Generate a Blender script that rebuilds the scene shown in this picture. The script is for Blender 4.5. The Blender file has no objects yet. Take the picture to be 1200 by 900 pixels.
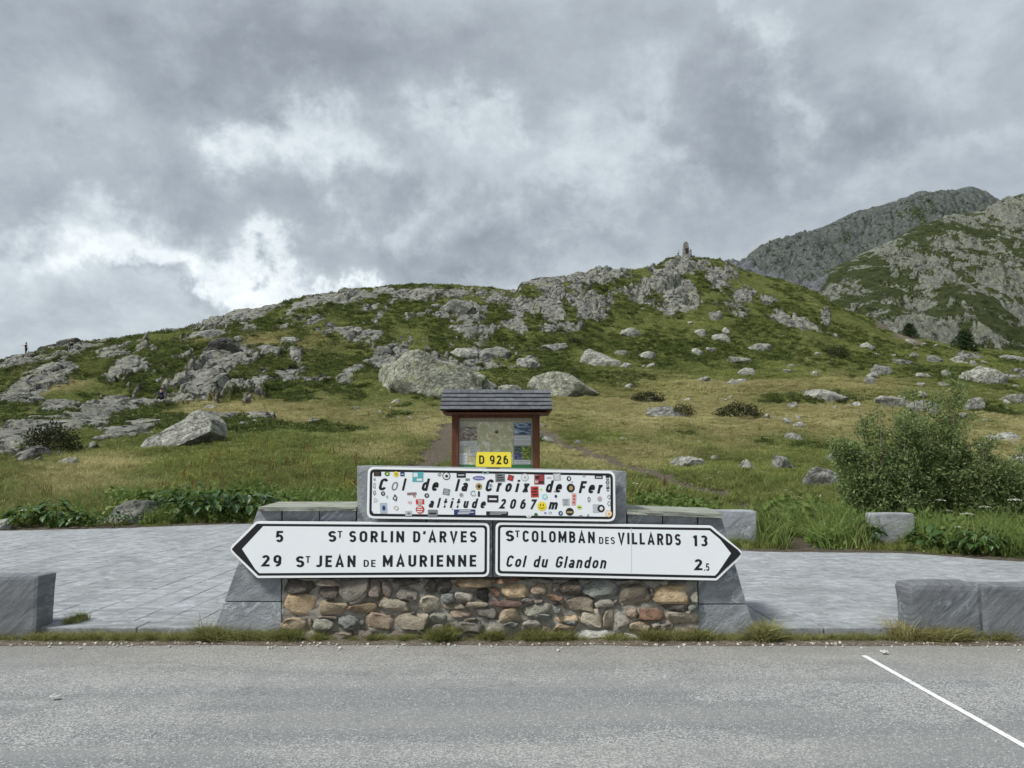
import bpy, bmesh, math, random
import numpy as np
from mathutils import Vector, Matrix
R = math.radians
SC = bpy.context.scene
COL = SC.collection
random.seed(7)

# ------------------------------------------------------------------ camera
F = 870.0                      # focal length in photo pixels (photo 1200 x 900)
PITCH = math.atan2(90.0, F)
CZ = 1.6
cam = bpy.data.cameras.new('camera')
cam.sensor_width = 36.0
cam.lens = F / 1200.0 * 36.0
cam.clip_start = 0.05
cam.clip_end = 20000
camo = bpy.data.objects.new('camera', cam)
COL.objects.link(camo)
camo.location = (0, 0, CZ)
camo.rotation_euler = (math.pi / 2 + PITCH, 0, 0)
SC.camera = camo
SC.render.resolution_x = 1024
SC.render.resolution_y = 768
SC.view_settings.view_transform = 'Standard'
SC.view_settings.look = 'None'
SC.view_settings.gamma = 1
SC.view_settings.exposure = 1.46

cp, sp = math.cos(PITCH), math.sin(PITCH)

def ray(px, py):
    a = (px - 600.0) / F
    b = (450.0 - py) / F
    return a, cp - b * sp, sp + b * cp

def at(px, py, Y):
    a, dy, dz = ray(px, py)
    k = Y / dy
    return Vector((a * k, Y, CZ + dz * k))

def on_z(px, py, z):
    a, dy, dz = ray(px, py)
    k = (z - CZ) / dz
    return Vector((a * k, dy * k, z))

def to_px(X, Y, Z):
    dz = Z - CZ
    w = Y * cp + dz * sp
    v = -Y * sp + dz * cp
    return 600.0 + F * X / w, 450.0 - F * v / w

# ------------------------------------------------------------------ node helpers
class NT:
    def __init__(s, tree):
        s.t = tree
        s.n = tree.nodes
        s.l = tree.links
    def add(s, typ, **kw):
        n = s.n.new(typ)
        for k, v in kw.items():
            setattr(n, k, v)
        return n
    def put(s, sock, v):
        if hasattr(v, 'is_linked') or isinstance(v, bpy.types.NodeSocket):
            s.l.new(v, sock)
        else:
            if sock.type == 'RGBA' and len(v) == 3:
                v = (*v, 1)
            sock.default_value = v
    def math(s, op, a, b=0.0, c=0.0, clamp=False):
        n = s.add('ShaderNodeMath', operation=op, use_clamp=clamp)
        s.put(n.inputs[0], a); s.put(n.inputs[1], b)
        if op in ('MULTIPLY_ADD', 'SMOOTH_MIN'):
            s.put(n.inputs[2], c)
        return n.outputs[0]
    def vmath(s, op, a, b=(0, 0, 0), scale=1.0):
        n = s.add('ShaderNodeVectorMath', operation=op)
        s.put(n.inputs[0], a); s.put(n.inputs[1], b)
        if op == 'SCALE':
            s.put(n.inputs[3], scale)
        return n.outputs[0]
    def noise(s, vec, scale, detail=4, rough=0.55, dist=0.0, color=False):
        n = s.add('ShaderNodeTexNoise')
        s.put(n.inputs['Vector'], vec); s.put(n.inputs['Scale'], scale)
        s.put(n.inputs['Detail'], detail); s.put(n.inputs['Roughness'], rough)
        s.put(n.inputs['Distortion'], dist)
        return n.outputs['Color' if color else 'Fac']
    def voro(s, vec, scale, feature='F1', out='Distance', rnd=1.0):
        n = s.add('ShaderNodeTexVoronoi', feature=feature)
        s.put(n.inputs['Vector'], vec); s.put(n.inputs['Scale'], scale)
        s.put(n.inputs['Randomness'], rnd)
        return n.outputs[out]
    def ramp(s, fac, stops, interp='LINEAR'):
        n = s.add('ShaderNodeValToRGB')
        cr = n.color_ramp
        cr.interpolation = interp
        while len(cr.elements) < len(stops):
            cr.elements.new(0.5)
        for e, (p, c) in zip(cr.elements, stops):
            e.position = p
            if isinstance(c, (int, float)):
                c = (c, c, c)
            e.color = (*c, 1)
        s.put(n.inputs[0], fac)
        return n.outputs[0]
    def mix(s, fac, a, b, blend='MIX'):
        n = s.add('ShaderNodeMix', data_type='RGBA', blend_type=blend)
        s.put(n.inputs[0], fac); s.put(n.inputs[6], a); s.put(n.inputs[7], b)
        return n.outputs[2]
    def smooth(s, v, lo, hi, a=0.0, b=1.0):
        n = s.add('ShaderNodeMapRange', interpolation_type='SMOOTHSTEP')
        s.put(n.inputs[0], v); s.put(n.inputs[1], lo); s.put(n.inputs[2], hi)
        s.put(n.inputs[3], a); s.put(n.inputs[4], b)
        return n.outputs[0]
    def mapping(s, vec, scale=(1, 1, 1), rot=(0, 0, 0), loc=(0, 0, 0)):
        if tuple(rot) != (0, 0, 0):         # turn first, stretch afterwards
            q = s.add('ShaderNodeMapping'); s.put(q.inputs[0], vec); s.put(q.inputs[2], rot); vec = q.outputs[0]
        n = s.add('ShaderNodeMapping')
        s.put(n.inputs[0], vec); s.put(n.inputs[1], loc); s.put(n.inputs[3], scale)
        return n.outputs[0]
    def bump(s, h, strength=0.5, dist=0.05, normal=None):
        n = s.add('ShaderNodeBump')
        s.put(n.inputs['Strength'], strength); s.put(n.inputs['Distance'], dist)
        s.put(n.inputs['Height'], h)
        if normal is not None:
            s.put(n.inputs['Normal'], normal)
        return n.outputs[0]
    def attr(s, name, typ='GEOMETRY', out='Fac'):
        n = s.add('ShaderNodeAttribute', attribute_name=name, attribute_type=typ)
        return n.outputs[out]
    def objvec(s):
        return s.add('ShaderNodeTexCoord').outputs['Object']
    def pos(s):
        return s.add('ShaderNodeNewGeometry').outputs['Position']
    def objrand(s):
        return s.add('ShaderNodeObjectInfo').outputs['Random']

def new_mat(name, build, rough=0.8, spec=0.3):
    m = bpy.data.materials.new(name)
    m.use_nodes = True
    nt = NT(m.node_tree)
    b = nt.n['Principled BSDF']
    b.inputs['Roughness'].default_value = rough
    b.inputs['Specular IOR Level'].default_value = spec
    r = build(nt, b)
    if r is not None:
        nt.put(b.inputs['Base Color'], r)
    return m

# ------------------------------------------------------------------ sky (world)
W = bpy.data.worlds.new('World')
SC.world = W
W.use_nodes = True
wt = NT(W.node_tree)
for n in list(wt.n):
    wt.n.remove(n)
SUN_EL, SUN_AZ = R(52), R(238)      # azimuth from +Y clockwise: behind the camera, to the left
SUN_DIR = Vector((math.cos(SUN_EL) * math.sin(SUN_AZ), math.cos(SUN_EL) * math.cos(SUN_AZ), math.sin(SUN_EL)))
out = wt.add('ShaderNodeOutputWorld')
sky = wt.add('ShaderNodeTexSky', sky_type='NISHITA')
sky.sun_disc = False
sky.sun_elevation = SUN_EL
sky.sun_rotation = SUN_AZ
bg1 = wt.add('ShaderNodeBackground')
wt.put(bg1.inputs[0], sky.outputs[0]); bg1.inputs[1].default_value = 0.06
d = wt.add('ShaderNodeTexCoord').outputs['Generated']
sx = wt.add('ShaderNodeSeparateXYZ'); wt.put(sx.inputs[0], d)
x_, y_, z_ = sx.outputs
az = wt.math('ARCTAN2', x_, y_)
el = wt.math('ARCSINE', z_)
# cloud sheet coordinates: the direction cut with a flat layer, so clouds shrink towards the horizon
zz = wt.math('ADD', wt.math('MAXIMUM', z_, 0.0), 0.50)
cb = wt.add('ShaderNodeCombineXYZ')
wt.put(cb.inputs[0], wt.math('DIVIDE', x_, zz)); wt.put(cb.inputs[1], wt.math('DIVIDE', y_, zz)); wt.put(cb.inputs[2], 0.0)
sheet = cb.outputs[0]
n_big = wt.noise(sheet, 1.9, 5, 0.55, 0.1)
n_mid = wt.noise(wt.vmath('ADD', sheet, (7.3, 2.1, 0)), 4.6, 9, 0.64, 0.25)
n_fine = wt.noise(wt.vmath('ADD', sheet, (1.3, 9.1, 0)), 14.0, 8, 0.62, 0.2)
# domain warp for the patches
wv = wt.noise(wt.vmath('ADD', d, (3.1, 0, 0)), 6.0, 8, 0.62, 0.1, color=True)
ws = wt.add('ShaderNodeSeparateXYZ'); wt.put(ws.inputs[0], wv)
az_w = wt.math('MULTIPLY_ADD', wt.math('SUBTRACT', ws.outputs[0], 0.5), 0.62, az)
el_w = wt.math('MULTIPLY_ADD', wt.math('SUBTRACT', ws.outputs[1], 0.5), 0.44, el)

def dir_of(px, py):
    a, dy, dz = ray(px, py)
    return math.atan2(a, dy), math.asin(dz / math.sqrt(a * a + dy * dy + dz * dz))
SKY = [  # px, py, radius x, radius y, amount (bright patches of thin cloud, dark patches of thick cloud)
    (340, 165, 50, 42, .26), (400, 205, 60, 45, .12), (100, 255, 90, 34, .30), (190, 312, 150, 24, .28),
    (90, 330, 130, 40, .14), (560, 120, 60, 26, .16), (700, 150, 56, 40, .20), (745, 235, 30, 45, .10),
    (600, 185, 140, 22, .07), (950, 60, 34, 75, .17), (435, 328, 110, 11, .26), (1085, 195, 90, 30, .12),
    (740, 85, 80, 30, .10), (150, 110, 90, 60, .07), (1180, 40, 60, 60, .10), (40, 150, 70, 50, .06),
    (15, 240, 75, 45, -.30), (430, 55, 150, 60, -.14), (570, 268, 200, 38, -.20), (800, 95, 110, 55, -.17),
    (860, 170, 120, 36, -.15), (1060, 120, 140, 65, -.12), (235, 95, 90, 70, -.10), (215, 215, 90, 50, -.11),
    (240, 350, 80, 12, -.16), (950, 260, 250, 40, -.05), (120, 40, 230, 70, -.12), (640, 20, 160, 40, -.05),
    (1000, 10, 150, 30, .03), (700, 290, 200, 30, .0)]
acc = None
for (px, py, rx, ry, A) in SKY:
    if A == 0: continue
    a0, e0 = dir_of(px, py)
    u = wt.math('MULTIPLY', wt.math('SUBTRACT', az_w, a0), F / (rx * 1.05))
    v = wt.math('MULTIPLY', wt.math('SUBTRACT', el_w, e0), F / (ry * 1.05))
    r2 = wt.math('MULTIPLY_ADD', u, u, wt.math('MULTIPLY', v, v))
    g = wt.math('MULTIPLY', wt.math('EXPONENT', wt.math('MULTIPLY', r2, -1.0)), A * .92)
    acc = g if acc is None else wt.math('ADD', acc, g)
B = wt.math('MULTIPLY_ADD', wt.math('SUBTRACT', n_big, 0.5), 0.26, 0.44)
B = wt.math('MULTIPLY_ADD', wt.math('SUBTRACT', n_mid, 0.5), 0.42, B)
B = wt.math('MULTIPLY_ADD', wt.math('SUBTRACT', n_fine, 0.5), 0.24, B)
B = wt.math('ADD', B, acc)
ccol = wt.ramp(B, [(0.0, (.148, .168, .192)), (.22, (.222, .250, .280)), (.42, (.335, .372, .405)), (.62, (.49, .54, .57)), (.82, (.70, .74, .75)), (1.0, (.86, .875, .88))])
bg2 = wt.add('ShaderNodeBackground')
wt.put(bg2.inputs[0], ccol); bg2.inputs[1].default_value = 0.52
mx = wt.add('ShaderNodeMixShader')
mx.inputs[0].default_value = 0.94
wt.l.new(bg1.outputs[0], mx.inputs[1]); wt.l.new(bg2.outputs[0], mx.inputs[2])
wt.l.new(mx.outputs[0], out.inputs[0])

sl = bpy.data.lights.new('sun', 'SUN')
sl.energy = 1.5
sl.angle = R(10)
sl.color = (1, .985, .955)
so = bpy.data.objects.new('sun', sl)
COL.objects.link(so)
so.rotation_euler = SUN_DIR.to_track_quat('Z', 'Y').to_euler()

# ------------------------------------------------------------------ object helpers
def tag(o, label=None, cat=None, group=None, kind=None):
    if label: o['label'] = label
    if cat: o['category'] = cat
    if group: o['group'] = group
    if kind: o['kind'] = kind
    return o

def link(name, me, parent=None, mats=None):
    o = bpy.data.objects.new(name, me)
    COL.objects.link(o)
    if parent: o.parent = parent
    if mats and not me.materials:
        for m in (mats if isinstance(mats, (list, tuple)) else [mats]):
            me.materials.append(m)
    return o

def empty(name, loc=(0, 0, 0), rz=0, **kw):
    o = bpy.data.objects.new(name, None)
    COL.objects.link(o)
    o.location = loc
    o.rotation_euler = (0, 0, rz)
    o.empty_display_size = .2
    tag(o, **kw)
    return o

def np_mesh(name, V, faces, smooth=False, loops=None):
    """V (n,3) array, faces (m,k) int array of one size"""
    me = bpy.data.meshes.new(name)
    V = np.asarray(V, dtype=np.float32); faces = np.asarray(faces, dtype=np.int32)
    k = faces.shape[1]
    me.vertices.add(len(V)); me.vertices.foreach_set('co', V.ravel())
    me.loops.add(faces.size); me.loops.foreach_set('vertex_index', faces.ravel())
    me.polygons.add(len(faces))
    me.polygons.foreach_set('loop_start', np.arange(0, faces.size, k, dtype=np.int32))
    me.update(calc_edges=True)
    if smooth:
        me.polygons.foreach_set('use_smooth', np.ones(len(faces), dtype=bool))
    me.validate()
    return me

def set_attr(me, name, arr, domain='POINT'):
    a = me.attributes.new(name, 'FLOAT', domain)
    a.data.foreach_set('value', np.asarray(arr, dtype=np.float32).ravel())

def bm_mesh(bm, name, smooth=False):
    me = bpy.data.meshes.new(name)
    bmesh.ops.recalc_face_normals(bm, faces=bm.faces)
    bm.to_mesh(me); bm.free()
    if smooth:
        for p in me.polygons: p.use_smooth = True
    return me

def box_bm(bm, x0, x1, y0, y1, z0, z1, bev=0.0):
    vs = [bm.verts.new(c) for c in ((x0, y0, z0), (x1, y0, z0), (x1, y1, z0), (x0, y1, z0), (x0, y0, z1), (x1, y0, z1), (x1, y1, z1), (x0, y1, z1))]
    fs = [bm.faces.new([vs[i] for i in f]) for f in ((3, 2, 1, 0), (4, 5, 6, 7), (0, 1, 5, 4), (1, 2, 6, 5), (2, 3, 7, 6), (3, 0, 4, 7))]
    if bev:
        es = list({e for f in fs for e in f.edges})
        bmesh.ops.bevel(bm, geom=es, offset=bev, segments=2, affect='EDGES', profile=.6)

def box(name, x0, x1, y0, y1, z0, z1, mat, parent=None, bev=0.0):
    bm = bmesh.new(); box_bm(bm, x0, x1, y0, y1, z0, z1, bev)
    return link(name, bm_mesh(bm, name), parent, mat)

def prism(name, pts, depth, mat, parent=None, bev=0.0, dirv=(0, 1, 0)):
    """extrude a polygon (list of Vectors) along dirv*depth"""
    bm = bmesh.new()
    dv = Vector(dirv) * depth
    a = [bm.verts.new(p) for p in pts]
    b = [bm.verts.new(Vector(p) + dv) for p in pts]
    n = len(pts)
    bm.faces.new(a); bm.faces.new(b[::-1])
    for i in range(n):
        bm.faces.new((a[i], b[i], b[(i + 1) % n], a[(i + 1) % n]))
    if bev:
        bmesh.ops.bevel(bm, geom=list(bm.edges), offset=bev, segments=2, affect='EDGES', profile=.6)
    return link(name, bm_mesh(bm, name), parent, mat)

def tube_bm(bm, pts, rad, seg=6, mat=0):
    """a tube along pts with radius list or float"""
    pts = [Vector(p) for p in pts]
    n = len(pts)
    rings = []
    for i, p in enumerate(pts):
        t = (pts[min(i + 1, n - 1)] - pts[max(i - 1, 0)]).normalized()
        up = Vector((0, 0, 1)) if abs(t.z) < .9 else Vector((1, 0, 0))
        s = t.cross(up).normalized(); q = s.cross(t)
        r = rad[i] if isinstance(rad, (list, tuple)) else rad
        rings.append([bm.verts.new(p + (s * math.cos(2 * math.pi * k / seg) + q * math.sin(2 * math.pi * k / seg)) * r) for k in range(seg)])
    for i in range(n - 1):
        for k in range(seg):
            f = bm.faces.new((rings[i][k], rings[i][(k + 1) % seg], rings[i + 1][(k + 1) % seg], rings[i + 1][k]))
            f.material_index = mat; f.smooth = True
    for r_ in (rings[0], rings[-1][::-1]):
        f = bm.faces.new(r_); f.material_index = mat

# ------------------------------------------------------------------ numpy noise
def _h(ix, iy, seed):
    n = (ix.astype(np.int64) * 374761393 + iy.astype(np.int64) * 668265263 + seed * 1442695041) & 0xFFFFFFFF
    n = ((n ^ (n >> 13)) * 1274126177) & 0xFFFFFFFF
    n = ((n ^ (n >> 15)) * 2246822519) & 0xFFFFFFFF
    return ((n ^ (n >> 16)) & 0xFFFFFF) / float(0xFFFFFF)

def vn(x, y, seed=0):
    ix = np.floor(x); iy = np.floor(y)
    fx = x - ix; fy = y - iy
    sx_ = fx * fx * (3 - 2 * fx); sy_ = fy * fy * (3 - 2 * fy)
    a = _h(ix, iy, seed); b = _h(ix + 1, iy, seed); c = _h(ix, iy + 1, seed); e = _h(ix + 1, iy + 1, seed)
    return (a + (b - a) * sx_) * (1 - sy_) + (c + (e - c) * sx_) * sy_

def fbm(x, y, seed=0, oct=4, rough=.5):
    s = 0; amp = 1; tot = 0
    for i in range(oct):
        s = s + amp * vn(x * 2 ** i + 17.3 * i, y * 2 ** i - 9.1 * i, seed + i)
        tot += amp; amp *= rough
    return s / tot

def worley(x, y, seed=0):
    ix = np.floor(x); iy = np.floor(y)
    f1 = np.full(x.shape, 9.0); f2 = np.full(x.shape, 9.0)
    r = np.zeros(x.shape); dx = np.zeros(x.shape); dy = np.zeros(x.shape); ra = np.zeros(x.shape); rb = np.zeros(x.shape)
    for i in (-1, 0, 1):
        for j in (-1, 0, 1):
            cx = ix + i; cy = iy + j
            ox = cx + _h(cx, cy, seed) - x; oy = cy + _h(cx, cy, seed + 5) - y
            dd = np.sqrt(ox * ox + oy * oy)
            m = dd < f1
            f2 = np.where(m, f1, np.minimum(f2, dd))
            f1 = np.where(m, dd, f1)
            r = np.where(m, _h(cx, cy, seed + 9), r); ra = np.where(m, _h(cx, cy, seed + 13), ra); rb = np.where(m, _h(cx, cy, seed + 17), rb)
            dx = np.where(m, -ox, dx); dy = np.where(m, -oy, dy)
    return f1, f2, r, ra, rb, dx, dy

def sst(v, a, b):
    t = np.clip((v - a) / (b - a), 0, 1)
    return t * t * (3 - 2 * t)

def blocks(x, y, size, seed, ang=0.0, stretch=1.0, crack=.12):
    """fractured rock relief: cells that stand at their own height and tilt, with joints between"""
    c, s = math.cos(ang), math.sin(ang)
    wx = (fbm(x / size * 1.3, y / size * 1.3, seed + 40, 2) - .5) * .6; wy = (fbm(x / size * 1.3 + 5, y / size * 1.3, seed + 41, 2) - .5) * .6
    X = (c * x + s * y) / (size * stretch) + wx; Y = (-s * x + c * y) / size + wy
    f1, f2, r, ra, rb, dx, dy = worley(X, Y, seed)
    h = (r - .5) + (ra - .5) * dx * 1.7 + (rb - .35) * dy * 1.9 - .55 * f1 * f1
    e = sst(f2 - f1, 0.0, crack)
    return h - (1 - e) * .85, e

def pchip_cols(K, Z, Q):
    """K, Z: (k, n) knots per column; Q: (m,) common positions -> (m, n)"""
    k, n = K.shape
    h = np.diff(K, axis=0); dl = np.diff(Z, axis=0) / h
    m = np.zeros_like(Z)
    for i in range(1, k - 1):
        a, b = dl[i - 1], dl[i]
        w1 = 2 * h[i] + h[i - 1]; w2 = h[i] + 2 * h[i - 1]
        ok = a * b > 0
        m[i] = np.where(ok, (w1 + w2) / np.where(ok, w1 / np.where(ok, a, 1) + w2 / np.where(ok, b, 1), 1), 0)
    m[0] = dl[0]; m[-1] = dl[-1]
    out_ = np.empty((len(Q), n))
    for r_i, q in enumerate(Q):
        idx = np.clip((K <= q).sum(axis=0) - 1, 0, k - 2)
        ar = np.arange(n)
        x0 = K[idx, ar]; hh = h[idx, ar]
        t = np.clip((q - x0) / hh, 0, 1)
        y0 = Z[idx, ar]; y1 = Z[idx + 1, ar]
        out_[r_i] = (2 * t**3 - 3 * t**2 + 1) * y0 + (t**3 - 2 * t**2 + t) * hh * m[idx, ar] + (-2 * t**3 + 3 * t**2) * y1 + (t**3 - t**2) * hh * m[idx + 1, ar]
    return out_

def pchip1(x, y, q):
    x = np.asarray(x, float); y = np.asarray(y, float)
    h = np.diff(x); dl = np.diff(y) / h
    m = np.zeros_like(y)
    for i in range(1, len(x) - 1):
        if dl[i - 1] * dl[i] > 0:
            w1 = 2 * h[i] + h[i - 1]; w2 = h[i] + 2 * h[i - 1]
            m[i] = (w1 + w2) / (w1 / dl[i - 1] + w2 / dl[i])
    m[0] = dl[0]; m[-1] = dl[-1]
    q = np.clip(q, x[0], x[-1])
    i = np.clip(np.searchsorted(x, q, side='right') - 1, 0, len(x) - 2)
    t = (q - x[i]) / h[i]
    return (2 * t**3 - 3 * t**2 + 1) * y[i] + (t**3 - 2 * t**2 + t) * h[i] * m[i] + (-2 * t**3 + 3 * t**2) * y[i + 1] + (t**3 - t**2) * h[i] * m[i + 1]
# ------------------------------------------------------------------ materials for ground and rock
def rock_color(nt, P, tint=(1, 1, 1), lichen=.35, scale=1.0):
    n1 = nt.noise(P, .55 * scale, 6, .62, .3)
    n2 = nt.noise(P, 1.5 * scale, 8, .66, .8)
    n3 = nt.noise(nt.mapping(P, (1, 1, .35)), 5.0 * scale, 5, .7)
    c = nt.ramp(n2, [(.26, (.075, .075, .068)), (.40, (.18, .18, .162)), (.53, (.29, .29, .262)), (.70, (.44, .44, .40))])
    c = nt.mix(nt.smooth(n3, .54, .74, 0, .5), c, (.46, .455, .42))
    n4 = nt.noise(nt.mapping(P, (.7, .7, 2.2), (.2, .5, .3)), 1.3 * scale, 7, .72, 1.0)
    c = nt.mix(nt.smooth(n4, .48, .36, 0, .55), c, (.085, .085, .078))
    c = nt.mix(nt.smooth(n3, .48, .30, 0, .6), c, (.07, .07, .065))
    c = nt.mix(nt.smooth(n1, .50, .68, 0, lichen), c, (.30, .31, .17))
    c = nt.mix(nt.smooth(n1, .46, .32, 0, .35), c, (.16, .15, .145))
    return nt.mix(1.0, c, tint, 'MULTIPLY')

def b_terrain(nt, b):
    P = nt.objvec()
    rk = nt.attr('rock'); dry = nt.attr('dry'); dirt = nt.attr('dirt'); far = nt.attr('far')
    # rock
    lum = rock_color(nt, P, (.80, .80, .77), .35)
    crk = nt.voro(nt.mapping(nt.vmath('ADD', P, nt.vmath('SCALE', nt.noise(P, .5, 5, .7, color=True), scale=2.2)), (.35, .6, 1.6), (.3, .9, .5)), .55, 'DISTANCE_TO_EDGE')
    cm = nt.smooth(nt.noise(nt.vmath('ADD', P, (31, 0, 0)), .9, 5, .7), .38, .52)
    crk = nt.math('ADD', crk, nt.math('MULTIPLY', nt.math('SUBTRACT', 1.0, cm), .3))
    lum = nt.mix(nt.smooth(crk, .0, .10, .85, 0), lum, (.03, .03, .026))
    # grass underneath the tufts
    g1 = nt.noise(P, .35, 6, .65, .5); g2 = nt.noise(P, 2.6, 7, .7, .4); g3 = nt.noise(P, 13, 4, .7)
    green = nt.ramp(g2, [(.28, (.04, .05, .014)), (.45, (.088, .105, .027)), (.6, (.15, .165, .045)), (.78, (.22, .225, .08))])
    tan = nt.ramp(g2, [(.28, (.09, .085, .03)), (.5, (.20, .18, .07)), (.75, (.32, .27, .12))])
    dd = nt.math('ADD', dry, nt.math('MULTIPLY', nt.math('SUBTRACT', g1, .5), 1.1))
    g = nt.mix(nt.smooth(dd, .25, .85), green, tan)
    g = nt.mix(nt.smooth(g3, .6, .8, 0, .35), g, (.16, .13, .07))
    dr = nt.ramp(g3, [(.3, (.07, .055, .038)), (.6, (.20, .17, .125)), (.8, (.36, .33, .27))])
    dm = nt.smooth(nt.math('ADD', dirt, nt.math('MULTIPLY', nt.math('SUBTRACT', g3, .5), .9)), .35, .6)
    g = nt.mix(dm, g, dr)
    edge = nt.math('ADD', rk, nt.math('MULTIPLY', nt.math('SUBTRACT', nt.noise(P, 2.2, 6, .7), .5), .75))
    m = nt.smooth(edge, .42, .56)
    col = nt.mix(m, g, lum)
    hb = nt.math('ADD', nt.math('MULTIPLY', nt.noise(P, .9, 9, .64, .6), 1.4), nt.math('MULTIPLY', nt.smooth(crk, 0, .09), .7))
    hg = nt.noise(P, 6.0, 6, .75)
    h = nt.math('ADD', nt.math('MULTIPLY', m, hb), nt.math('MULTIPLY', nt.math('SUBTRACT', 1.0, m), nt.math('MULTIPLY', hg, .6)))
    nt.put(b.inputs['Normal'], nt.bump(h, 1.0, .45))
    return col
M_TERR = new_mat('hillside', b_terrain, .92, .15)

def mk_mountain(tone, scale, lich):
    def f(nt, b):
        P = nt.objvec()
        rk = nt.attr('rock'); sc = nt.attr('scree')
        c = rock_color(nt, nt.vmath('SCALE', P, scale=scale), tone, lich)
        crk = nt.voro(nt.mapping(nt.vmath('ADD', P, nt.vmath('SCALE', nt.noise(P, .3 * scale, 5, .7, color=True), scale=6.0 / scale)), (1, .5, .45), (.2, .6, .3)), .28 * scale * 1.6, 'DISTANCE_TO_EDGE')
        crk = nt.math('ADD', crk, nt.smooth(nt.noise(P, .4 * scale, 5, .7), .6, .42, 0, .3))
        c = nt.mix(nt.smooth(crk, 0, .05, .7, 0), c, (.03, .03, .03))
        g2 = nt.noise(P, .9 * scale, 7, .72, .4)
        g = nt.ramp(g2, [(.3, (.016, .022, .009)), (.5, (.042, .054, .018)), (.72, (.09, .095, .035))])
        e = nt.math('ADD', rk, nt.math('MULTIPLY', nt.math('SUBTRACT', nt.noise(P, 1.5 * scale, 8, .8), .5), 1.7))
        m = nt.smooth(e, .42, .54)
        c = nt.mix(m, g, c)
        s2 = nt.ramp(nt.noise(P, 2.0 * scale, 6, .8), [(.3, (.10, .105, .11)), (.6, (.19, .20, .21)), (.8, (.30, .31, .32))])
        c = nt.mix(sc, c, s2)
        nt.put(b.inputs['Normal'], nt.bump(nt.math('ADD', nt.noise(P, 1.1 * scale, 9, .75, .5), nt.smooth(crk, 0, .1)), 1.0, .8 / scale))
        return c
    return f
M_MT1 = new_mat('mountain_slope', mk_mountain((.80, .83, .76), .62, .4), .93, .1)
M_MT2 = new_mat('far_mountain', mk_mountain((.46, .52, .52), .17, .05), .95, .1)
M_GROUND = new_mat('valley_ground', lambda nt, b: nt.ramp(nt.noise(nt.objvec(), .2, 8, .7), [(.3, (.03, .045, .015)), (.7, (.10, .11, .04))]), .95, .1)

# ------------------------------------------------------------------ terrain
ST = [-250, 0, 150, 300, 450, 600, 750, 900, 1050, 1200, 1450]
LN = [
    [(16.0, 623), (16.3, 621.5), (17, 617.5), (18, 612.5), (17.4, 614), (16.0, 620), (14.2, 631), (12.6, 644.5), (12.4, 648), (11.4, 658), (11, 664)],
    [(22, 588), (22, 587), (25, 573), (26, 568), (26, 562), (24, 572), (23, 582), (21, 597), (19, 606), (18, 622), (17, 630)],
    [(30, 548), (30, 545), (33, 536), (36, 523), (38, 516), (36, 532), (35, 541), (33, 552), (32, 556), (31, 562), (31, 570)],
    [(45, 500), (44, 494), (46, 492), (50, 488), (54, 484), (53, 488), (53, 497), (52, 503), (52, 508), (52, 511), (52, 520)],
    [(60, 470), (59, 467), (62, 470), (64, 466), (69, 452), (72, 454), (74, 457), (75, 456), (75, 462), (75, 468), (75, 480)],
    [(75, 450), (74, 443), (69, 442), (71, 440), (82, 425), (88, 420), (97, 411), (100, 415), (100, 430), (100, 438), (100, 460)],
]
CREST = [(-300, 470), (-100, 441), (0, 425), (30, 418), (62, 409), (95, 405), (132, 401), (175, 391), (212, 386), (250, 377), (275, 369), (300, 365), (350, 352), (387, 345), (425, 340), (455, 337), (500, 336), (525, 336), (560, 337), (590, 340), (604, 343), (612, 336), (625, 331), (655, 327), (682, 321), (705, 318), (740, 317), (766, 315), (778, 308), (787, 303), (812, 303), (826, 305), (842, 307), (865, 317), (880, 322), (900, 327), (918, 330), (955, 343), (987, 364), (1010, 372), (1028, 379), (1050, 391), (1085, 400), (1120, 407), (1200, 414), (1300, 420), (1500, 440)]
CY = ([-300, 0, 150, 300, 450, 560, 600, 640, 700, 790, 900, 1050, 1200, 1500], [88, 88, 95, 105, 114, 118, 120, 126, 135, 148, 146, 145, 150, 150])

U0 = 1.45
ucs = np.concatenate([np.linspace(-U0, -.74, 60, endpoint=False), np.linspace(-.74, .74, 960), np.linspace(.74, U0, 61)[1:]])
NR = 760
rows = np.exp(np.linspace(math.log(9.0), math.log(330.0), NR))
# finer rows where the rocks stand, coarser behind the crest
wr = np.interp(rows, [9, 15, 45, 60, 150, 160, 330], [1.6, 1.3, 1.1, .75, .75, 3.0, 6.0])
cum = np.concatenate([[0], np.cumsum(np.diff(np.log(rows)) / wr[1:])])
rows = np.exp(np.interp(np.linspace(0, cum[-1], NR), cum, np.log(rows)))

def line_cols(pts):      # pts: list of (px, py, Y) -> (Y(u), Z(u))
    P = [at(px, py, Y) for px, py, Y in pts]
    uu = np.array([p.x / p.y for p in P]); o = np.argsort(uu)
    YY = pchip1(uu[o], np.array([p.y for p in P])[o], ucs)
    tt = pchip1(uu[o], np.array([(p.z - CZ) / p.y for p in P])[o], ucs)
    return YY, CZ + tt * YY
Ks = [np.full(len(ucs), 9.0)]; Zs = [np.full(len(ucs), -.12)]
for k, L in enumerate(LN):
    y_, zz_ = line_cols([(px, L[i][1], L[i][0]) for i, px in enumerate(ST)])
    if k == 0:
        Ks.append(y_ - .35); Zs.append(np.full(len(ucs), .02))
        zz_ = np.full(len(ucs), .11)
    Ks.append(y_); Zs.append(zz_)
cy_, cz_ = line_cols([(px, py, float(np.interp(px, *CY))) for px, py in CREST])
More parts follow.
